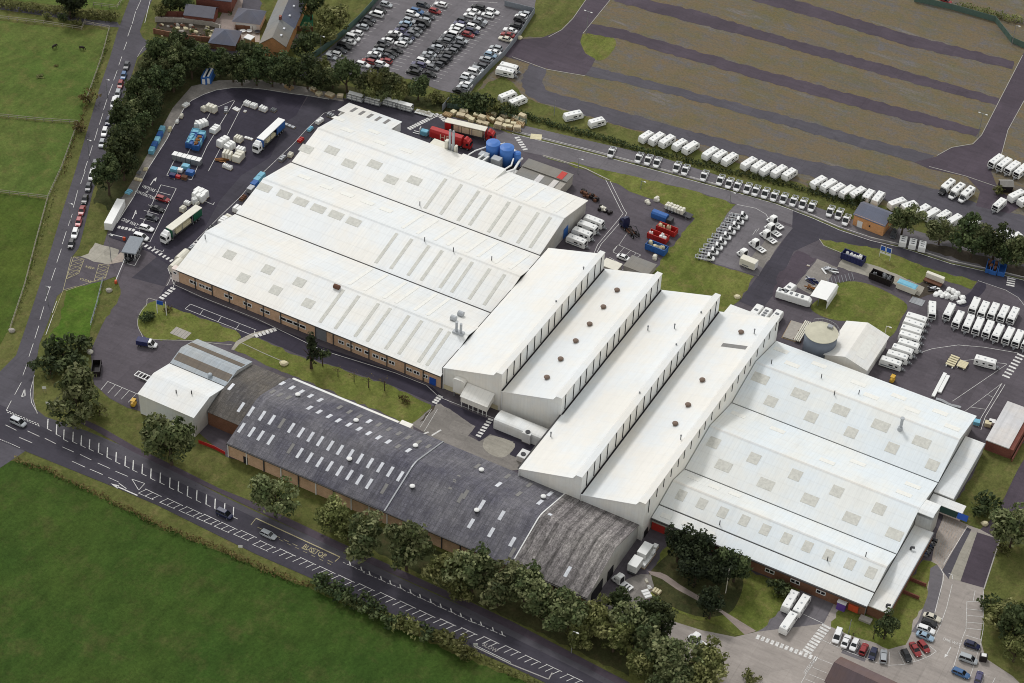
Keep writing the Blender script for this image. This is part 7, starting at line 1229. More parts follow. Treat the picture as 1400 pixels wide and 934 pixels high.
# signs, barriers, people's bits
r = thing('sign_board', 'roadside board of two blue panels above two white plates by the perimeter road', 'sign', at(1209, 354, 0), head(1209, 354, 10, 3.6))
b = MB(); [b.box(x-.06, x+.06, -.06, .06, 0, 4.6) for x in (-1.7, 1.7)]; b.build('post', 'sign_white', r)
for x in (-1.75, .1): b = MB(); b.box(x, x+1.65, -.1, -.061, 2.7, 4.6); o = b.build('panel', 'sign_white', r); b = MB(); b.box(x+.15, x+1.5, -.115, -.101, 2.85, 4.45); b.build('blue_face', 'blue_sign', o)
for x in (-1.75, .1): b = MB(); b.box(x, x+1.65, -.1, -.061, 1.7, 2.35); b.build('plate', 'sign_white', r)
r = thing('gate_sign', 'blue site sign on two tall white posts at the planted island', 'sign', at(221.5, 430, 0), head(221.5, 430, 9, 2)); b = MB(); [b.box(x-.1, x+.1, -.1, .1, 0, 5.0) for x in (-1.4, 1.4)]; b.build('post', 'sign_white', r); b = MB(); b.box(-1.3, .6, -.14, -.05, 3.6, 5.0); b.build('panel', 'blue_sign', r)
for (p, q, lab) in (((170, 328.5), (150.5, 323.5), 'white barrier arm with orange post across the inbound lane'), ((158.5, 387.5), (170, 360), 'white barrier arm with orange post across the outbound lane')):
    a, c = g(*p), g(*q); r = thing('barrier', lab, 'barrier', (a.x, a.y, 0), atan2(c.y-a.y, c.x-a.x), 'gate barriers'); b = MB(); b.cbox(-.4, .4, -.3, .3, 0, 1.1, .05); b.build('post', 'sign_orange', r); b = MB(); b.bar((.3, 0, .95), ((c-a).length, 0, .95), .14, .14); b.build('arm', 'sign_white', r)
car((177.5, 353.5), 'black', 'hatch', (-14, 6), 'black car stopped in the white box before the gatehouse', None)
r = thing('meter_box', 'dark utility cabinet with white top on the right-hand lawn', 'cabinet', at(1344.5, 899, 1), .3); b = MB(); b.cbox(-.9, .9, -.7, .7, 0, 1.9, .06); b.build('body', 'skip_black', r); b = MB(); b.box(-.6, .6, -.5, .5, 1.9, 2.0); b.build('lid', 'grp_white', r)
for p, lab, m in (((122.7, 481), 'white box stone at the edge of the dark bush', 'grp_cream'), ((16, 452), 'pale boulder at the fence end by the west road', 'concrete_wall'), ((1008, 406), 'pale boulder at the lawn corner behind the annex', 'board_cream'), ((1346.5, 716), 'yellowish boulder at the path edge', 'board_cream'), ((710.5, 51.5), 'pale yellow sack at the corner of the grey fence', 'board_cream'), ((149, 397), 'grey stone slab on the verge by the barrier', 'concrete_wall'), ((388, 497), 'cream-topped kiosk at the corner of the dark shed', 'board_cream'), ((733, 186), 'cream board lying beside the perimeter road', 'board_cream')):
    r = thing('boulder' if 'boulder' in lab or 'stone' in lab else 'sack' if 'sack' in lab else 'kiosk' if 'kiosk' in lab else 'board', lab, 'object', at(*p, .4), .4); b = MB(); s = 1.0 if 'kiosk' not in lab else 1.3; hh = .9 if 'board lying' not in lab else .15
    if hh < .5: b.box(-1.8, 1.8, -1.4, 1.4, 0, .15)
    else: b.loft([[(s*f*cos(t)*(1+.2*sin(3*t)), s*f*.8*sin(t), z) for t in [2*pi*i/9 for i in range(9)]] for f, z in ((.9, 0), (1, hh*.5), (.7, hh), (.1, hh*1.15))])
    b.build('block', m, r)
q = at(247, 455, .2); r = thing('paved_bed', 'grey stone square set in the planted island lawn', 'slab', q, 0); b = MB(); b.box(-2.6, 2.6, -1.6, 1.6, 0, .12); b.build('slab', 'concrete_wall', r); b = MB(); [b.box(x, x+.2, -1.4, 1.4, .12, .18) for x in (-1.8, -.6, .6, 1.6)]; b.build('joint', 'kerb_stone', r)
# plant and cycle racks by the east entrance
r = thing('cycle_rack', 'rack of bicycles, blue and white, against the flat extension', 'cycle rack', at(1272.5, 748, .5), head(1272.5, 748, 8, -14, .5)); b = MB(); [b.bar((-3.4+k*.75, -.6, .05), (-3.4+k*.75, .6, .05), .06, .7) for k in range(10)]; b.build('hoops', 'steel_grey', r)
for k in range(6):
    rb = thing('bicycle', f'bicycle in the rack by the flat extension, {ORD[k]} from the lower end', 'bicycle', r.matrix_world @ V((0, 0, 0)), 0, 'bicycles in the rack')
    rb.location = r.location+Matrix.Rotation(r.rotation_euler.z, 3, 'Z') @ V((-3.0+k*1.1, 0, 0)); rb.rotation_euler = (0, 0, r.rotation_euler.z+pi/2); m = ('skip_blue', 'grp_white', 'skip_black')[k % 3]
    b = MB(); [b.bar(p, q, .07, .07) for p, q in (((-.5, 0, .35), (0, 0, .35)), ((0, 0, .35), (-.15, 0, .85)), ((-.15, 0, .8), (.42, 0, .85)), ((0, 0, .35), (.42, 0, .8)), ((.42, 0, .85), (.55, 0, .35)))]; b.build('frame', m, rb)
    for x in (-.5, .55): b = MB(); b.cyl((x, -.03, .35), (x, .03, .35), .34, n=14); b.build('wheel', 'rubber', rb)
    b = MB(); b.box(-.3, -.02, -.07, .07, .88, .95); b.build('saddle', 'rubber', rb)
# horses in the meadow
def horse(px, rz, label, graze):
    r = thing('horse', label, 'horse', at(*px, .8), rz, 'horses in the meadow'); me = bpy.data.meshes.new('body'); bm = bmesh.new(); sk = []
    def v(x, y, z, rad): q = bm.verts.new((x, y, z)); sk.append(rad); return q
    pv = v(-.6, 0, 1.25, .3); md = v(0, 0, 1.15, .36); ch = v(.55, 0, 1.2, .3); nk = v(.9, 0, 1.3 if graze else 1.6, .17); pl_ = v(1.25, 0, .75 if graze else 1.95, .12); ms = v(1.5 if not graze else 1.4, 0, .2 if graze else 1.7, .07); tl = v(-.95, 0, 1.1, .06); t2 = v(-1.02, 0, .55, .06)
    for a, c in ((pv, md), (md, ch), (ch, nk), (nk, pl_), (pl_, ms), (pv, tl), (tl, t2)): bm.edges.new((a, c))
    for s in (-1, 1):
        a = v(-.65, s*.2, .95, .16); c = v(-.78, s*.2, .52, .075); d = v(-.7, s*.2, .04, .06); bm.edges.new((pv, a)); bm.edges.new((a, c)); bm.edges.new((c, d))
        a = v(.6, s*.2, .85, .12); c = v(.62, s*.2, .45, .07); d = v(.6, s*.2, .04, .06); bm.edges.new((ch, a)); bm.edges.new((a, c)); bm.edges.new((c, d))
    bm.to_mesh(me); bm.free(); me.materials.append(MATS['horse_coat']); o = bpy.data.objects.new('body', me); C.objects.link(o); o.parent = r
    o.modifiers.new('skin', 'SKIN')
    for i, q in enumerate(sk): me.skin_vertices[0].data[i].radius = (q, q)
    me.skin_vertices[0].data[0].use_root = True; o.modifiers.new('sub', 'SUBSURF').levels = 1; return r
horse((74.5, 63.5), R_(75), 'dark horse grazing in the meadow, the one seen end-on', True); horse((112, 65.5), R_(10), 'dark horse standing side-on in the meadow near the fence', True)
# ------------------------------------------------------------------ trees, bushes, hedges
def leaves_mesh(name, clumps, m, rnd, leaf, per):
    "many small leaf-spray faces spread over clumps: (centre, radius, tone)"
    vs, fs, tone = [], [], []
    for c, rad, tn in clumps:
        for k in range(int(per*rad*rad)):
            d = V((rnd.gauss(0, 1), rnd.gauss(0, 1), rnd.gauss(0, 1)+.25)).normalized(); p = V(c)+V((d.x, d.y, d.z*.85))*rad*rnd.uniform(.72, 1.08)
            n = (d+V((rnd.gauss(0, .5), rnd.gauss(0, .5), rnd.gauss(0, .5)))).normalized(); a = n.orthogonal().normalized(); a = Matrix.Rotation(rnd.uniform(0, 6.28), 3, n) @ a; b_ = n.cross(a); s = leaf*rnd.uniform(.6, 1.35)
            i = len(vs); vs += [p-a*s, p-b_*s*.6, p+a*s, p+b_*s*.6]; fs.append((i, i+1, i+2, i+3)); tone += [min(1, max(0, tn+rnd.gauss(0, .12)))]*4
    me = bpy.data.meshes.new(name); me.from_pydata([tuple(q) for q in vs], [], fs); at_ = me.attributes.new('tone', 'FLOAT', 'POINT'); at_.data.foreach_set('value', tone); me.materials.append(MATS[m]); return me
def make_tree(seed, R, Hc, base, m, leaf=.38, per=30, n=50, shape='round', trunk=.22, name='tree'):
    def f():
        rnd = random.Random(seed); r = mk(name); cl = []
        lobes = [(V((0, 0, -.1)), .78)]+[(V((cos(t)*rnd.uniform(.3, .55), sin(t)*rnd.uniform(.3, .55), rnd.uniform(-.45, .6))), rnd.uniform(.34, .55)) for t in [rnd.uniform(0, 6.28) for i in range(5)]]
        for k in range(n):
            while True:
                u = V((rnd.uniform(-1, 1), rnd.uniform(-1, 1), rnd.uniform(-1, 1)))
                if .45 < u.length < 1: break
            lc, lr = lobes[k % len(lobes)]; u = lc+u*lr
            if shape == 'cone': u.x *= .95*(1-(u.z+1)*.42); u.y *= .95*(1-(u.z+1)*.42)
            cl.append((V((u.x*R*.95, u.y*R*.95, base+Hc/2+u.z*Hc*.5)), R*rnd.uniform(.13, .3), rnd.random()))
        me = leaves_mesh('crown', cl, m, rnd, leaf, per); o = bpy.data.objects.new('crown', me); C.objects.link(o); o.parent = r
        b = MB(); b.cyl((0, 0, 0), (.05*R, 0, base+Hc*.45), trunk*1.3, trunk*.6, 7)
        for k in range(6):
            t = k*1.1+rnd.random(); z = base+Hc*rnd.uniform(.05, .3); b.cyl((0, 0, z), (cos(t)*R*.55, sin(t)*R*.55, z+Hc*.32), trunk*.5, trunk*.15, 5)
        b.build('trunk', 'bark', r); return r
    return f
TREES = {
 'broad': [make_tree(10+i, 4.6, 7.4, 1.4, 'leaf_mid', .36, 36, 74) for i in range(4)], 'olive': [make_tree(20+i, 4.4, 7.0, 1.2, 'leaf_olive', .36, 36, 70) for i in range(3)],
 'dark': [make_tree(30+i, 3.6, 7.6, .8, 'leaf_dark', .34, 38, 70) for i in range(4)], 'black': [make_tree(40+i, 3.9, 7.2, .6, 'leaf_black', .32, 40, 70) for i in range(2)],
 'pine': [make_tree(50+i, 2.6, 7.0, .6, 'leaf_black', .3, 36, 46, 'cone') for i in range(2)], 'small': [make_tree(60+i, 1.8, 2.8, 1.3, 'leaf_dark', .26, 40, 34, trunk=.1) for i in range(2)],
 'bush': [make_tree(70+i, 2.6, 2.6, .0, 'leaf_dark', .32, 30, 34, trunk=.1, name='bush') for i in range(3)], 'obush': [make_tree(80+i, 2.6, 2.6, .0, 'leaf_olive', .32, 30, 34, trunk=.1, name='bush') for i in range(2)], 'dbush': [make_tree(90+i, 2.2, 2.4, .0, 'leaf_dry', .3, 24, 28, trunk=.1, name='bush') for i in range(2)],
 'bare': [make_tree(95, 1.9, 3.0, 1.2, 'leaf_dry', .16, 9, 14, trunk=.09)]}
TH = dict(broad=8.8, olive=8.2, dark=8.4, black=7.8, pine=7.6, small=4.1, bush=2.6, obush=2.6, dbush=2.4, bare=4.2)
TR = dict(broad=4.6, olive=4.4, dark=3.6, black=3.9, pine=2.6, small=1.8, bush=2.6, obush=2.6, dbush=2.2, bare=1.9)
tr = random.Random(21)
def plant(kind, px, rad, label, group=None, cat=None):
    "px is the middle of the crown as seen, rad its radius in metres"
    s = rad*1.32/TR[kind]; i = tr.randrange(len(TREES[kind])); bushy = 'bush' in kind
    p = at(*px, TH[kind]*s*.52)
    return put((kind, i), TREES[kind][i], label, cat or ('bush' if bushy else 'tree'), p, tr.uniform(0, 6.28), group, (s, s, s*tr.uniform(.92, 1.1)))
def inside(p, poly):
    x, y = p; c = False
    for (x0, y0), (x1, y1) in zip(poly, poly[1:]+poly[:1]):
        if (y0 > y) != (y1 > y) and x < (x1-x0)*(y-y0)/(y1-y0)+x0: c = not c
    return c
def scatter(poly, kinds, gap, rads, label, group, seed):
    rnd = random.Random(seed); wp = [g(*q, 4) for q in poly]; xs = [q.x for q in wp]; ys = [q.y for q in wp]; pts = []
    w2 = [(q.x, q.y) for q in wp]
    for k in range(4000):
        q = (rnd.uniform(min(xs), max(xs)), rnd.uniform(min(ys), max(ys)))
        if inside(q, w2) and all((q[0]-a)**2+(q[1]-b)**2 > gap*gap for a, b in pts): pts.append(q)
    for q in pts:
        kd = rnd.choice(kinds); s = rnd.uniform(*rads)*1.26/TR[kd]; i = rnd.randrange(len(TREES[kd]))
        put((kd, i), TREES[kd][i], label, 'tree' if 'bush' not in kd else 'bush', (q[0], q[1], 0), rnd.uniform(0, 6.28), group, (s, s, s*rnd.uniform(.9, 1.15)))
scatter([(214, 74), (240, 68), (270, 72), (284, 84), (268, 94), (248, 102), (228, 120), (212, 148), (198, 178), (184, 205), (174, 232), (164, 250), (152, 262), (147, 252), (154, 225), (165, 192), (178, 156), (192, 122), (204, 94)], ['dark', 'dark', 'dark', 'broad'], 4.9, (3.1, 4.4), 'dark leafy tree in the dense belt beside the parked road cars', 'trees of the dense belt beside the west road', 1)
for x, y, r_ in ((318, 92, 3.6), (340, 84, 4.2), (362, 88, 3.8), (383, 92, 4.0), (402, 96, 3.6), (420, 100, 3.8), (350, 98, 3.4), (300, 86, 3.2), (435, 108, 3.4), (372, 102, 3.0), (395, 106, 3.0), (330, 100, 3.0)): plant('dark', (x, y), r_, 'dark round tree in the hedge line behind the loop road', 'trees behind the loop road')
for x, y, r_, k in ((455, 106, 3.2, 'broad'), (474, 104, 4.0, 'dark'), (496, 116, 3.4, 'broad'), (515, 112, 4.0, 'olive'), (532, 116, 3.8, 'broad'), (550, 121, 3.0, 'olive'), (572, 120, 3.0, 'dark'), (445, 98, 3.0, 'olive'), (505, 126, 2.6, 'olive'), (525, 128, 2.6, 'broad'), (545, 130, 2.4, 'olive')): plant(k, (x, y), r_, 'leafy tree in the belt between the busy car park and the rack trailers', 'trees below the busy car park')
for x, y, r_, k in ((592, 132, 2.4, 'obush'), (607, 134, 2.6, 'obush'), (622, 137, 2.6, 'bush'), (637, 138, 3.4, 'bush'), (650, 138, 3.8, 'bush'), (664, 141, 3.2, 'bush'), (680, 146, 3.0, 'obush'), (695, 151, 3.0, 'bush'), (655, 150, 2.4, 'bush')): plant(k, (x, y), r_, 'bush in the clump above the timber pallets', 'bushes above the timber pallets')
plant('olive', (450, 26), 5.2, 'tall weeping pale green tree beside the brick terrace house', cat='tree'); plant('olive', (444, 44), 3.8, 'lower pale green tree below the weeping tree near the green fence'); plant('dark', (418, 60), 4.2, 'round dark tree at the foot of the terrace house garden'); plant('dark', (425, 5), 4.0, 'dark tree cut by the top edge behind the terrace house')
for x, y, k, r_, lab in ((220, 14, 'olive', 2.4, 'olive bush at the corner of the west road and the house drive'), (232, 4, 'dark', 2.6, 'dark conifer left of the red outbuilding, nearest the road'), (245, 3, 'dark', 2.4, 'dark conifer left of the red outbuilding, middle one'), (257, 5, 'dark', 2.2, 'dark conifer left of the red outbuilding, nearest it'), (95, 5, 'black', 4.2, 'dark round tree in the field hedge at the top left'), (122, 133, 'dbush', 2.8, 'dark shrub where two meadow fences meet the west road'), (110, 174, 'dbush', 2.4, 'dark shrub on the road verge below the meadow fence'), (66, 22, 'obush', 1.6, 'yellow-green shrub on the lane edge, left one'), (86, 24, 'bush', 1.8, 'green shrub on the lane edge, middle one'), (106, 30, 'obush', 1.8, 'yellow-green shrub on the lane edge, right one'),
        (103, 545, 'broad', 6.4, 'large round tree at the road junction corner'), (85, 478, 'bush', 5.0, 'big dark rounded bush above the junction tree'), (68, 500, 'bush', 4.4, 'dark bush along the west road above the junction'), (100, 500, 'bush', 4.2, 'dark bush between the junction tree and the tarmac'), (110, 470, 'bush', 3.4, 'small dark bush at the tip of the bright lawn'), (135, 560, 'obush', 3.0, 'dark reddish shrub right of the junction tree'), (232, 605, 'broad', 6.2, 'large round tree in front of the white double-ridged shed'), (215, 598, 'broad', 3.4, 'smaller tree on the left side of the tree before the white shed'),
        (425, 480, 'pine', 3.2, 'dark conifer on the lawn between the hall and the dark shed'), (441, 488, 'small', 2.2, 'small green tree beside the dark conifer on the lawn'), (462, 505, 'bare', 1.8, 'thin young tree on the lawn, first right of the conifer'), (484, 512, 'bare', 1.8, 'thin young tree on the lawn, second right of the conifer'), (504, 518, 'bare', 2.2, 'thin bare-looking tree on the lawn, third right of the conifer'), (526, 522, 'bare', 2.2, 'thin bare-looking tree on the lawn, nearest the tooth hall'), (553, 546, 'dbush', 1.4, 'reddish round shrub at the lawn end'), (200, 434, 'bush', 1.8, 'dark shrub on the planted island, left side'), (206, 431, 'bush', 1.6, 'dark shrub on the planted island, right side'), (229, 423, 'dbush', 1.2, 'brown flower clump by the site sign'), (1390, 703, 'obush', 2, 'low shrub at the right edge by the purple path'),
        (375, 680, 'broad', 5.0, 'leafy tree by the bus stop box, first of the road row'), (452, 708, 'olive', 4.0, 'pale leafy tree in the road row, second from the bus stop'), (496, 738, 'broad', 5.4, 'leafy tree in the road row, third from the bus stop'), (556, 752, 'broad', 5.6, 'leafy tree in the road row, fourth from the bus stop'), (612, 778, 'olive', 4.8, 'leafy tree in the road row, fifth from the bus stop'), (646, 784, 'broad', 5.2, 'leafy tree in the road row, sixth from the bus stop'), (682, 802, 'broad', 5.2, 'leafy tree in the road row, seventh from the bus stop'), (476, 722, 'olive', 3.2, 'small pale tree filling the gap after the second road tree'), (633, 802, 'olive', 3.6, 'small pale tree below the fifth road tree'),
        (717, 800, 'broad', 4.6, 'leafy tree in the road row, eighth, before the worn shed gable'), (745, 826, 'broad', 4.8, 'leafy tree in the road row, ninth, before the worn shed gable'), (778, 842, 'broad', 4.8, 'leafy tree in the road row, tenth, at the shed corner'), (815, 848, 'olive', 4.4, 'pale tree just right of the shed corner'), (846, 832, 'dark', 3.0, 'dark tree hiding the end of the cutaway cab'), (884, 842, 'dark', 3.0, 'dark tree at the edge of the pale apron'), (870, 862, 'broad', 5.0, 'bright-topped tree in the middle of the front clump'), (840, 872, 'olive', 4.0, 'olive tree on the road side of the front clump'), (905, 852, 'dark', 4.0, 'dark tree by the front car park lawn'), (900, 890, 'broad', 5.4, 'large leafy tree low in the front clump'), (935, 900, 'broad', 5.2, 'large leafy tree nearest the front car park'), (968, 905, 'olive', 4.6, 'rightmost tree of the front clump beside the pale car park'), (920, 928, 'broad', 4.6, 'tree at the bottom edge in the front clump'), (960, 930, 'olive', 4.2, 'tree at the bottom edge beside the pale car park'), (797, 868, 'olive', 3.4, 'small tree below the shed corner along the road'), (878, 905, 'olive', 3.6, 'small olive tree on the road side at the bottom'),
        (928, 748, 'black', 3.9, 'black-green tree in the clump before the red door, left one'), (955, 754, 'black', 4.0, 'black-green tree in the clump before the red door, top middle one'), (952, 780, 'black', 4.2, 'black-green tree in the clump before the red door, lowest one'), (985, 778, 'black', 4.0, 'black-green tree in the clump before the brick front, middle one'), (1006, 774, 'dark', 3.6, 'dark green tree in the clump before the brick front, right one'), (972, 830, 'black', 3.2, 'dark purple-black bush beside the crossing path'), (1066, 805, 'bush', 2.8, 'dark green round bush left of the three apron caravans'), (1212, 857, 'dark', 2.7, 'small dark tree alone on the curved lawn'), (1196, 864, 'bare', 1.7, 'thin young tree left of the small dark lawn tree'), (1167, 866, 'bare', 1.4, 'tiny young tree behind the parked red hatchback'), (1028, 926, 'obush', 2.2, 'round green bush cut by the bottom edge in the pale car park'),
        (1348, 690, 'bush', 4.0, 'green bush below the flat extension by the purple path'), (1388, 722, 'broad', 5.4, 'large tree at the right edge above the front car park'), (1372, 838, 'olive', 4.4, 'grey-green tree on the right lawn, upper one'), (1392, 858, 'dark', 4.2, 'dark tree at the right edge beside the grey-green one'), (1390, 888, 'olive', 3.6, 'grey-green shrub tree at the right edge, lower one'), (1356, 825, 'bush', 3.0, 'dark shrub on the left of the grey-green tree'), (1370, 750, 'obush', 2.0, 'small shrub under the large right-hand tree'),
        (1236, 302, 'broad', 4.2, 'round tree beside the orange brick building'), (1287, 316, 'broad', 3.9, 'round tree standing alone between caravans and perimeter road'), (1317, 320, 'dark', 4.0, 'dark tree left end of the four-tree group above the blue skips'), (1342, 327, 'broad', 4.0, 'tree second in the group above the blue skips'), (1362, 334, 'dark', 3.8, 'tree third in the group above the blue skips'), (1394, 344, 'broad', 4.4, 'tree at the right edge above the blue skips'), (1331, 336, 'dark', 3.0, 'low dark tree inside the group above the blue skips'), (1380, 347, 'dark', 3.0, 'low dark tree behind the single blue skip'), (1366, 259, 'obush', 2.0, 'yellow-green shrub against the dark timber hut'), (1161, 268, 'bush', 2.0, 'dark shrub in front of the hedge caravans, left one'), (1176, 272, 'bush', 2.2, 'dark shrub in front of the hedge caravans, right one'), (1110, 254, 'obush', 1.6, 'yellow-green shrub left of the hedge caravans'), (55, 105, 'obush', 1.6, 'low nettle patch in the meadow below the horses, main part'), (77, 90, 'dbush', 1.0, 'low nettle patch in the meadow below the horses, upper part')):
    if lab.startswith('low nettle'): p = at(x, y, .2); o = put((k, 0), TREES[k][0], lab, 'nettles', p, 0, None, (r_/2.2, r_/2.6, .22)); continue
    plant(k, (x, y), r_, lab)
for x, y in ((440, 795), (455, 803), (470, 812), (486, 820), (502, 828), (515, 836)): plant('bush', (x, y), 2.7, 'dark bush in the roadside hedge, in its first dense stretch', 'bushes of the south roadside hedge')
for x, y in ((535, 848), (550, 853), (566, 860), (583, 866), (600, 872), (622, 876), (640, 892)): plant('bush' if x % 2 else 'obush', (x, y), 2.6 if x != 622 else 3.4, 'dark bush in the roadside hedge, in its lower stretch', 'bushes of the south roadside hedge')
def hedge(pts, wd, ht, m, label, per=7, leaf=.34, name='hedge', tone=(.2, .9), gap=.7):
    ws = [at(*p, ht*.5) for p in pts]; rnd = random.Random(int(pts[0][0])); o0 = ws[0]; cl = []
    for a, c in zip(ws, ws[1:]):
        n = max(1, int((c-a).length/gap)); d = (c-a).normalized(); q = V((-d.y, d.x, 0))
        for k in range(n):
            p = a+(c-a)*(k+.5)/n+q*rnd.uniform(-.3, .3)*wd-o0; rad = wd*.55*rnd.uniform(.7, 1.2); cl.append(((p.x, p.y, ht*.5*rnd.uniform(.8, 1.15)), rad, rnd.uniform(*tone)))
    me = leaves_mesh(name, cl, m, rnd, leaf, per); o = bpy.data.objects.new(name, me); C.objects.link(o); o.location = o0; return tag(o, label, 'hedge')
hedge([(700, 150), (740, 165), (770, 174), (820, 187), (870, 202), (900, 210)], 2.0, 1.4, 'leaf_dark', 'dense green hedge between the single caravans and the perimeter road', 22)
hedge([(900, 209), (940, 219), (985, 231), (1030, 241), (1075, 252), (1110, 262)], 1.8, 1.2, 'leaf_dark', 'green hedge behind the long line of chassis-cab vans', 20)
hedge([(1110, 262), (1140, 271), (1172, 282)], 2.0, 1.3, 'leaf_black', 'dark hedge end running up to the orange brick building', 16)
hedge([(20, 628), (60, 640), (100, 658), (140, 678), (180, 698)], 1.5, 1.2, 'leaf_dry', 'low brown roadside hedge by the junction end of the green field', 16); hedge([(180, 698), (230, 722), (290, 745), (350, 772), (400, 793), (425, 800)], 1.6, 1.3, 'leaf_dry', 'low brown roadside hedge along the middle of the green field', 16)
hedge([(645, 893), (680, 910), (720, 928), (760, 945)], 1.6, 1.2, 'leaf_olive', 'low green hedge beside the lay-by at the bottom edge', 14)
hedge([(-10, 4), (30, 9), (80, 15), (130, 21), (158, 24)], 3.4, 2.4, 'leaf_olive', 'thick olive hedge between the top field and the lane', 18)
hedge([(205, 58), (250, 60), (300, 64)], 1.8, 1.6, 'leaf_olive', 'rough green hedge along the garden wall of the rubble yard', 14); hedge([(320, 62), (350, 68), (392, 76)], 2.4, 1.8, 'leaf_dark', 'dark hedge below the patio of the terrace house', 18)
hedge([(314, 20), (318, 0)], 1.6, 1.6, 'leaf_dark', 'dark hedge beside the red outbuilding', 14)
hedge([(150, 45), (140, 80), (128, 118)], 1.6, .7, 'leaf_olive', 'rough verge growth along the meadow fence, upper stretch', 7); hedge([(118, 145), (104, 185), (84, 240)], 1.4, .6, 'leaf_dry', 'rough verge growth along the meadow fence, middle stretch', 7); hedge([(78, 255), (50, 340), (25, 430)], 1.2, .6, 'leaf_olive', 'rough verge growth along the meadow fence, lower stretch', 6)
hedge([(1310, 8), (1350, 18), (1400, 28)], 3.0, 2.0, 'leaf_olive', 'thick hedge beyond the far road at the top right', 14)
# ------------------------------------------------------------------ fences, walls, poles
def fence(pts, h, m, label, post=3.0, rails=(.4, .95), solid=False, name='fence', t=.1):
    ws = [at(*p) for p in pts]; o0 = ws[0].copy(); r = thing(name, label, 'fence' if name == 'fence' else 'wall', o0); b = MB(); pb_ = MB(); q = []
    for a, c in zip(ws, ws[1:]):
        a = a-o0; c = c-o0; n = max(1, round((c-a).length/post))
        if solid: b.bar((a.x, a.y, .05), (c.x, c.y, .05), t, h)
        else:
            for z in rails: b.bar((a.x, a.y, z*h), (c.x, c.y, z*h), t, .14)
        for k in range(n): p = a+(c-a)*k/n; pb_.box(p.x-t*.8, p.x+t*.8, p.y-t*.8, p.y+t*.8, 0, h+.1)
    b.build('panel' if solid else 'rail', m, r); pb_.build('posts', m, r); return r
fence([(0, 26), (60, 33), (112, 41)], 1.3, 'fence_timber', 'pale post and rail fence along the lane above the horses'); fence([(150, 40), (140, 78), (128, 112), (118, 140)], 1.2, 'fence_timber', 'pale meadow fence along the west road beside the horses'); fence([(0, 160), (60, 166), (107, 169)], 1.2, 'fence_timber', 'pale fence dividing the upper meadows'); fence([(107, 169), (84, 232), (66, 271)], 1.2, 'fence_timber', 'pale meadow fence along the west road, middle stretch'); fence([(0, 264), (65, 272)], 1.2, 'fence_timber', 'pale fence dividing the lower meadows'); fence([(66, 271), (50, 330), (34, 392), (14, 452)], 1.2, 'fence_timber', 'pale meadow fence along the west road, lower stretch'); fence([(112, 41), (117, 30)], 1.3, 'fence_timber', 'short fence end at the lane corner'); fence([(117, 33), (150, 40)], 1.2, 'fence_timber', 'pale fence along the top of the horse meadow'); fence([(128, 8), (160, 12), (167, 2)], 1.3, 'fence_timber', 'timber fence at the corner of the top field')
fence([(426, 82), (440, 72), (468, 50), (490, 30), (512, 6), (520, -4)], 2.4, 'fence_green', 'green palisade fence along the left of the busy car park', 2.8, (.1, .3, .5, .7, .9), True)
fence([(640, 124), (662, 103), (690, 76), (712, 48), (731, 18)], 2.2, 'fence_grey', 'grey mesh fence along the right of the busy car park', 2.8, solid=True); fence([(690, 8), (731, 18)], 2.0, 'fence_grey', 'grey fence end above the busy car park', solid=True); fence([(412, 84), (426, 82)], 2.2, 'fence_grey', 'short blue-grey gate at the near end of the green fence', solid=True)
fence([(612, 148), (640, 151), (680, 158), (720, 170)], 1.9, 'fence_green', 'dark green fence behind the timber pallets', 2.5, (.1, .3, .5, .7, .9)); fence([(605, 152), (614, 141)], 2.4, 'fence_grey', 'blue-grey gate leaf at the end of the pallet fence', solid=True)
fence([(1250, 2), (1300, 13), (1360, 30), (1382, 58), (1400, 66)], 2.2, 'fence_green', 'green palisade fence along the far road at the top right', 2.8, solid=True)
fence([(213, 30), (250, 31), (290, 36), (301, 40), (300, 52)], 1.7, 'concrete_wall', 'pale wall round the far side of the rubble yard', 3, solid=True, name='garden_wall', t=.25); fence([(211, 46), (250, 54), (300, 59), (322, 60)], 1.9, 'brick_brown', 'dark brick wall between the rubble yard and the hedge', 3, solid=True, name='garden_wall', t=.3); fence([(217, 22), (268, 24)], 2.0, 'brick_red', 'red brick wall running left from the outbuilding', 3, solid=True, name='garden_wall', t=.3); fence([(323, 40), (356, 42)], 1.6, 'brick_brown', 'dark wall across the terrace house patio', 3, solid=True, name='garden_wall', t=.25); fence([(398, 42), (428, 43)], 1.8, 'brick_brown', 'dark wall below the green garden', 3, solid=True, name='garden_wall', t=.3)
fence([(141, 384), (132, 420), (124, 447)], 1.4, 'fence_grey', 'thin rail fence down the middle of the gate verge'); fence([(272, 606), (293, 614), (308, 622)], 1.1, 'tarp_red', 'red boarded fence at the foot of the link shed', solid=True)
fence([(1272, 600), (1272, 601)], .1, 'steel_grey', 'x') if False else None
rb = random.Random(8); r = thing('rubble_mound', 'mound of pale rubble and rough plants inside the walled yard', 'rubble', at(255, 43)); 
for k in range(46):
    p = at(rb.uniform(218, 294), rb.uniform(34, 51))
    if p.y < at(255, 53).y-8: continue
    p -= V(r.location); s = rb.uniform(.4, 1.1); b = MB(); b.loft([[(p.x+s*f*cos(t+k)*rb.uniform(.7, 1.2), p.y+s*f*.7*sin(t+k)*rb.uniform(.7, 1.2), z) for t in [2*pi*i/6 for i in range(6)]] for f, z in ((1, 0), (.9, s*.5), (.3, s*.8))]); b.build('stone', ('concrete_wall', 'board_cream', 'rust')[k % 3], r)
for i, (x, y) in enumerate(((228, 44), (240, 40), (252, 47), (262, 41), (272, 48), (284, 44), (246, 50), (218, 40))): put(('obush' if i % 2 else 'dbush', 0), TREES['obush' if i % 2 else 'dbush'][0], 'rough brown and olive shrub among the rubble of the walled yard', 'bush', at(x, y, .8), i, 'shrubs in the rubble yard', .45+.1*(i % 3))
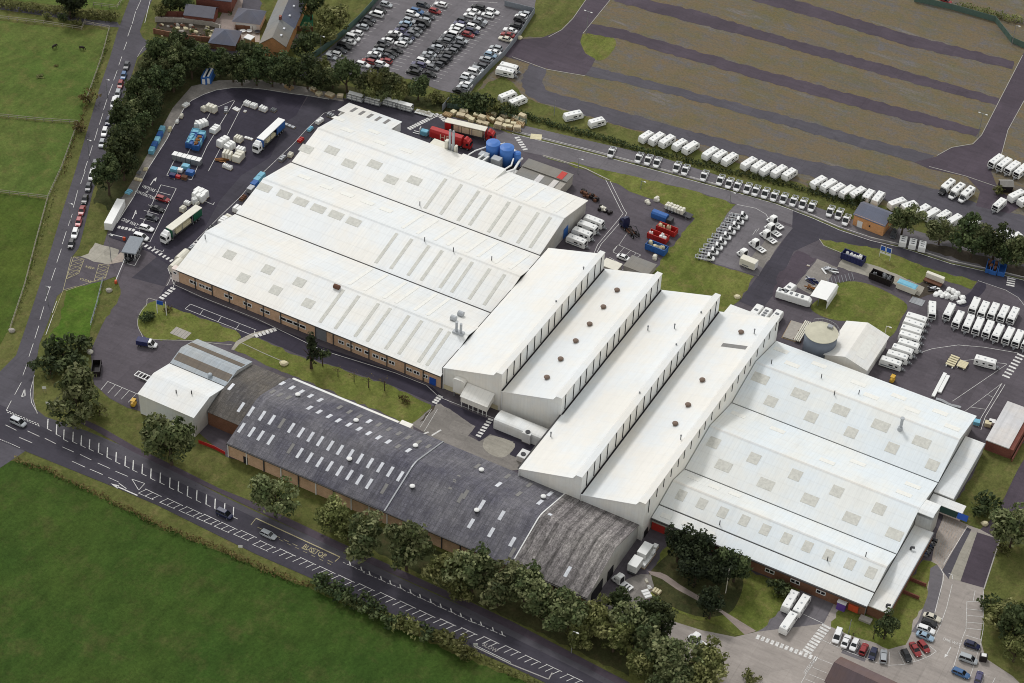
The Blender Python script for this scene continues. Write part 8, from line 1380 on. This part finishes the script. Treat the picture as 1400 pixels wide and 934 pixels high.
for p, lab, k in (((332, 42), 'round white garden table on the patio, left one', 1), ((341, 42), 'round white garden table on the patio, middle one', 1), ((352, 43), 'dark garden table on the patio, right one', 2), ((341, 56), 'white square garden shed roof on the lower patio', 3)):
    r = thing('garden_table' if k < 3 else 'garden_shed', lab, 'garden furniture', at(*p, .7)); b = MB()
    (b.cyl((0, 0, .66), (0, 0, .74), 1.0, n=14) if k < 3 else b.cbox(-1.5, 1.5, -1.3, 1.3, 2.0, 2.3, .08)); b.build('top', 'sign_white' if k != 2 else 'steel_dark', r); b = MB(); (b.cyl((0, 0, 0), (0, 0, .66), .1, n=6) if k < 3 else b.box(-1.4, 1.4, -1.2, 1.2, 0, 2.0)); b.build('base', 'steel_grey' if k < 3 else 'timber', r)
def pole(px_base, h, label, name='lamp_post', m='steel_grey', arms=1, group=None, rz=0):
    r = thing(name, label, 'lamp post' if 'lamp' in name else 'pole', at(*px_base), rz, group); b = MB(); b.cyl((0, 0, 0), (0, 0, h), .13, .08, 7); b.build('pole', m, r)
    if arms:
        b = MB(); [b.bar((0, 0, h-.1), (s*1.0, 0, h+.05), .1, .1) for s in ((1,) if arms == 1 else (1, -1))]; b.build('arm', m, r)
        for s in ((1,) if arms == 1 else (1, -1)): b = MB(); b.cbox(s*1.2-.35, s*1.2+.35, -.17, .17, h-.05, h+.15, .05); b.build('lamp', 'sign_white', r)
    return r
pole((439, 77), 8, 'tall lamp post at the near end of the green fence'); pole((1383, 62), 8, 'lamp post at the bend of the far green fence'); pole((802, 47), 9, 'tall twin-lamp mast at the corner of the old compound', arms=2); pole((1337, 187), 9, 'tall twin-lamp mast at the right end of the old compound', arms=2); pole((757.5, 158), 6, 'thin pole beside the hedge left of the single caravans', arms=0, name='pole')
pole((152, 357), 10, 'tall thin lamp post on the concrete at the gate'); pole((781, 893), 8, 'dark lamp post with white head in front of the roadside trees'); pole((992, 811), 9, 'pale tall pole in front of the dark tree clump', arms=0, name='pole', m='grp_cream'); pole((1209, 461), 4.2, 'pale post with short arm at the corner of the steel barn', arms=1, name='pole', m='grp_cream'); pole((790, 238), 6, 'thin lamp post behind the boiler house'); pole((998, 275), 3.5, 'short dark lamp post on the perimeter lawn corner'); pole((876, 258), 3, 'short white lamp post on the perimeter lawn, farther one'); pole((1160, 866), 5, 'thin lamp post behind the front bays', arms=0, name='pole')
pole((66, 417), 7, 'thin lamp post beside the west road near the junction'); pole((147, 133), 7, 'thin lamp post beside the west road near the dark shrub'); pole((97, 303), 7, 'thin lamp post on the road side of the parked cars'); pole((122, 216), 7, 'thin lamp post on the road side opposite the tree belt')
for p, lab in (((683, 748), 'small white road sign on posts near the trees by the south hedge'), ((329, 752), 'small white road sign at the brown hedge on the main road'), ((650, 886), 'small white road sign at the end of the lower hedge'), ((61, 535), 'white marker board at the junction kerb'), ((66, 556), 'white marker post at the junction kerb')):
    if p[0] == 683: continue
    r = thing('road_sign', lab, 'sign', at(*p), .5); b = MB(); [b.box(x-.04, x+.04, -.04, .04, 0, 1.7) for x in (-.35, .35)]; b.build('post', 'steel_grey', r); b = MB(); b.box(-.55, .55, -.07, -.045, .9, 1.8); b.build('panel', 'sign_white', r)
r = thing('handrail', 'white handrail beside the lower lay-by hedge', 'rail', at(652, 887)); a, c = at(652, 887)-at(652, 887), at(698, 909)-at(652, 887); b = MB(); b.bar((a.x, a.y, .9), (c.x, c.y, .9), .08, .08); b.build('rail', 'sign_white', r); b = MB(); [b.box(a.x+(c.x-a.x)*k/6-.05, a.x+(c.x-a.x)*k/6+.05, a.y+(c.y-a.y)*k/6-.05, a.y+(c.y-a.y)*k/6+.05, 0, .9) for k in range(7)]; b.build('post', 'sign_white', r)
for o in list(bpy.data.objects):
    if o.parent is None and o.type in ('MESH', 'EMPTY') and 'label' in o and not o['label'] : print('unlabelled', o.name)
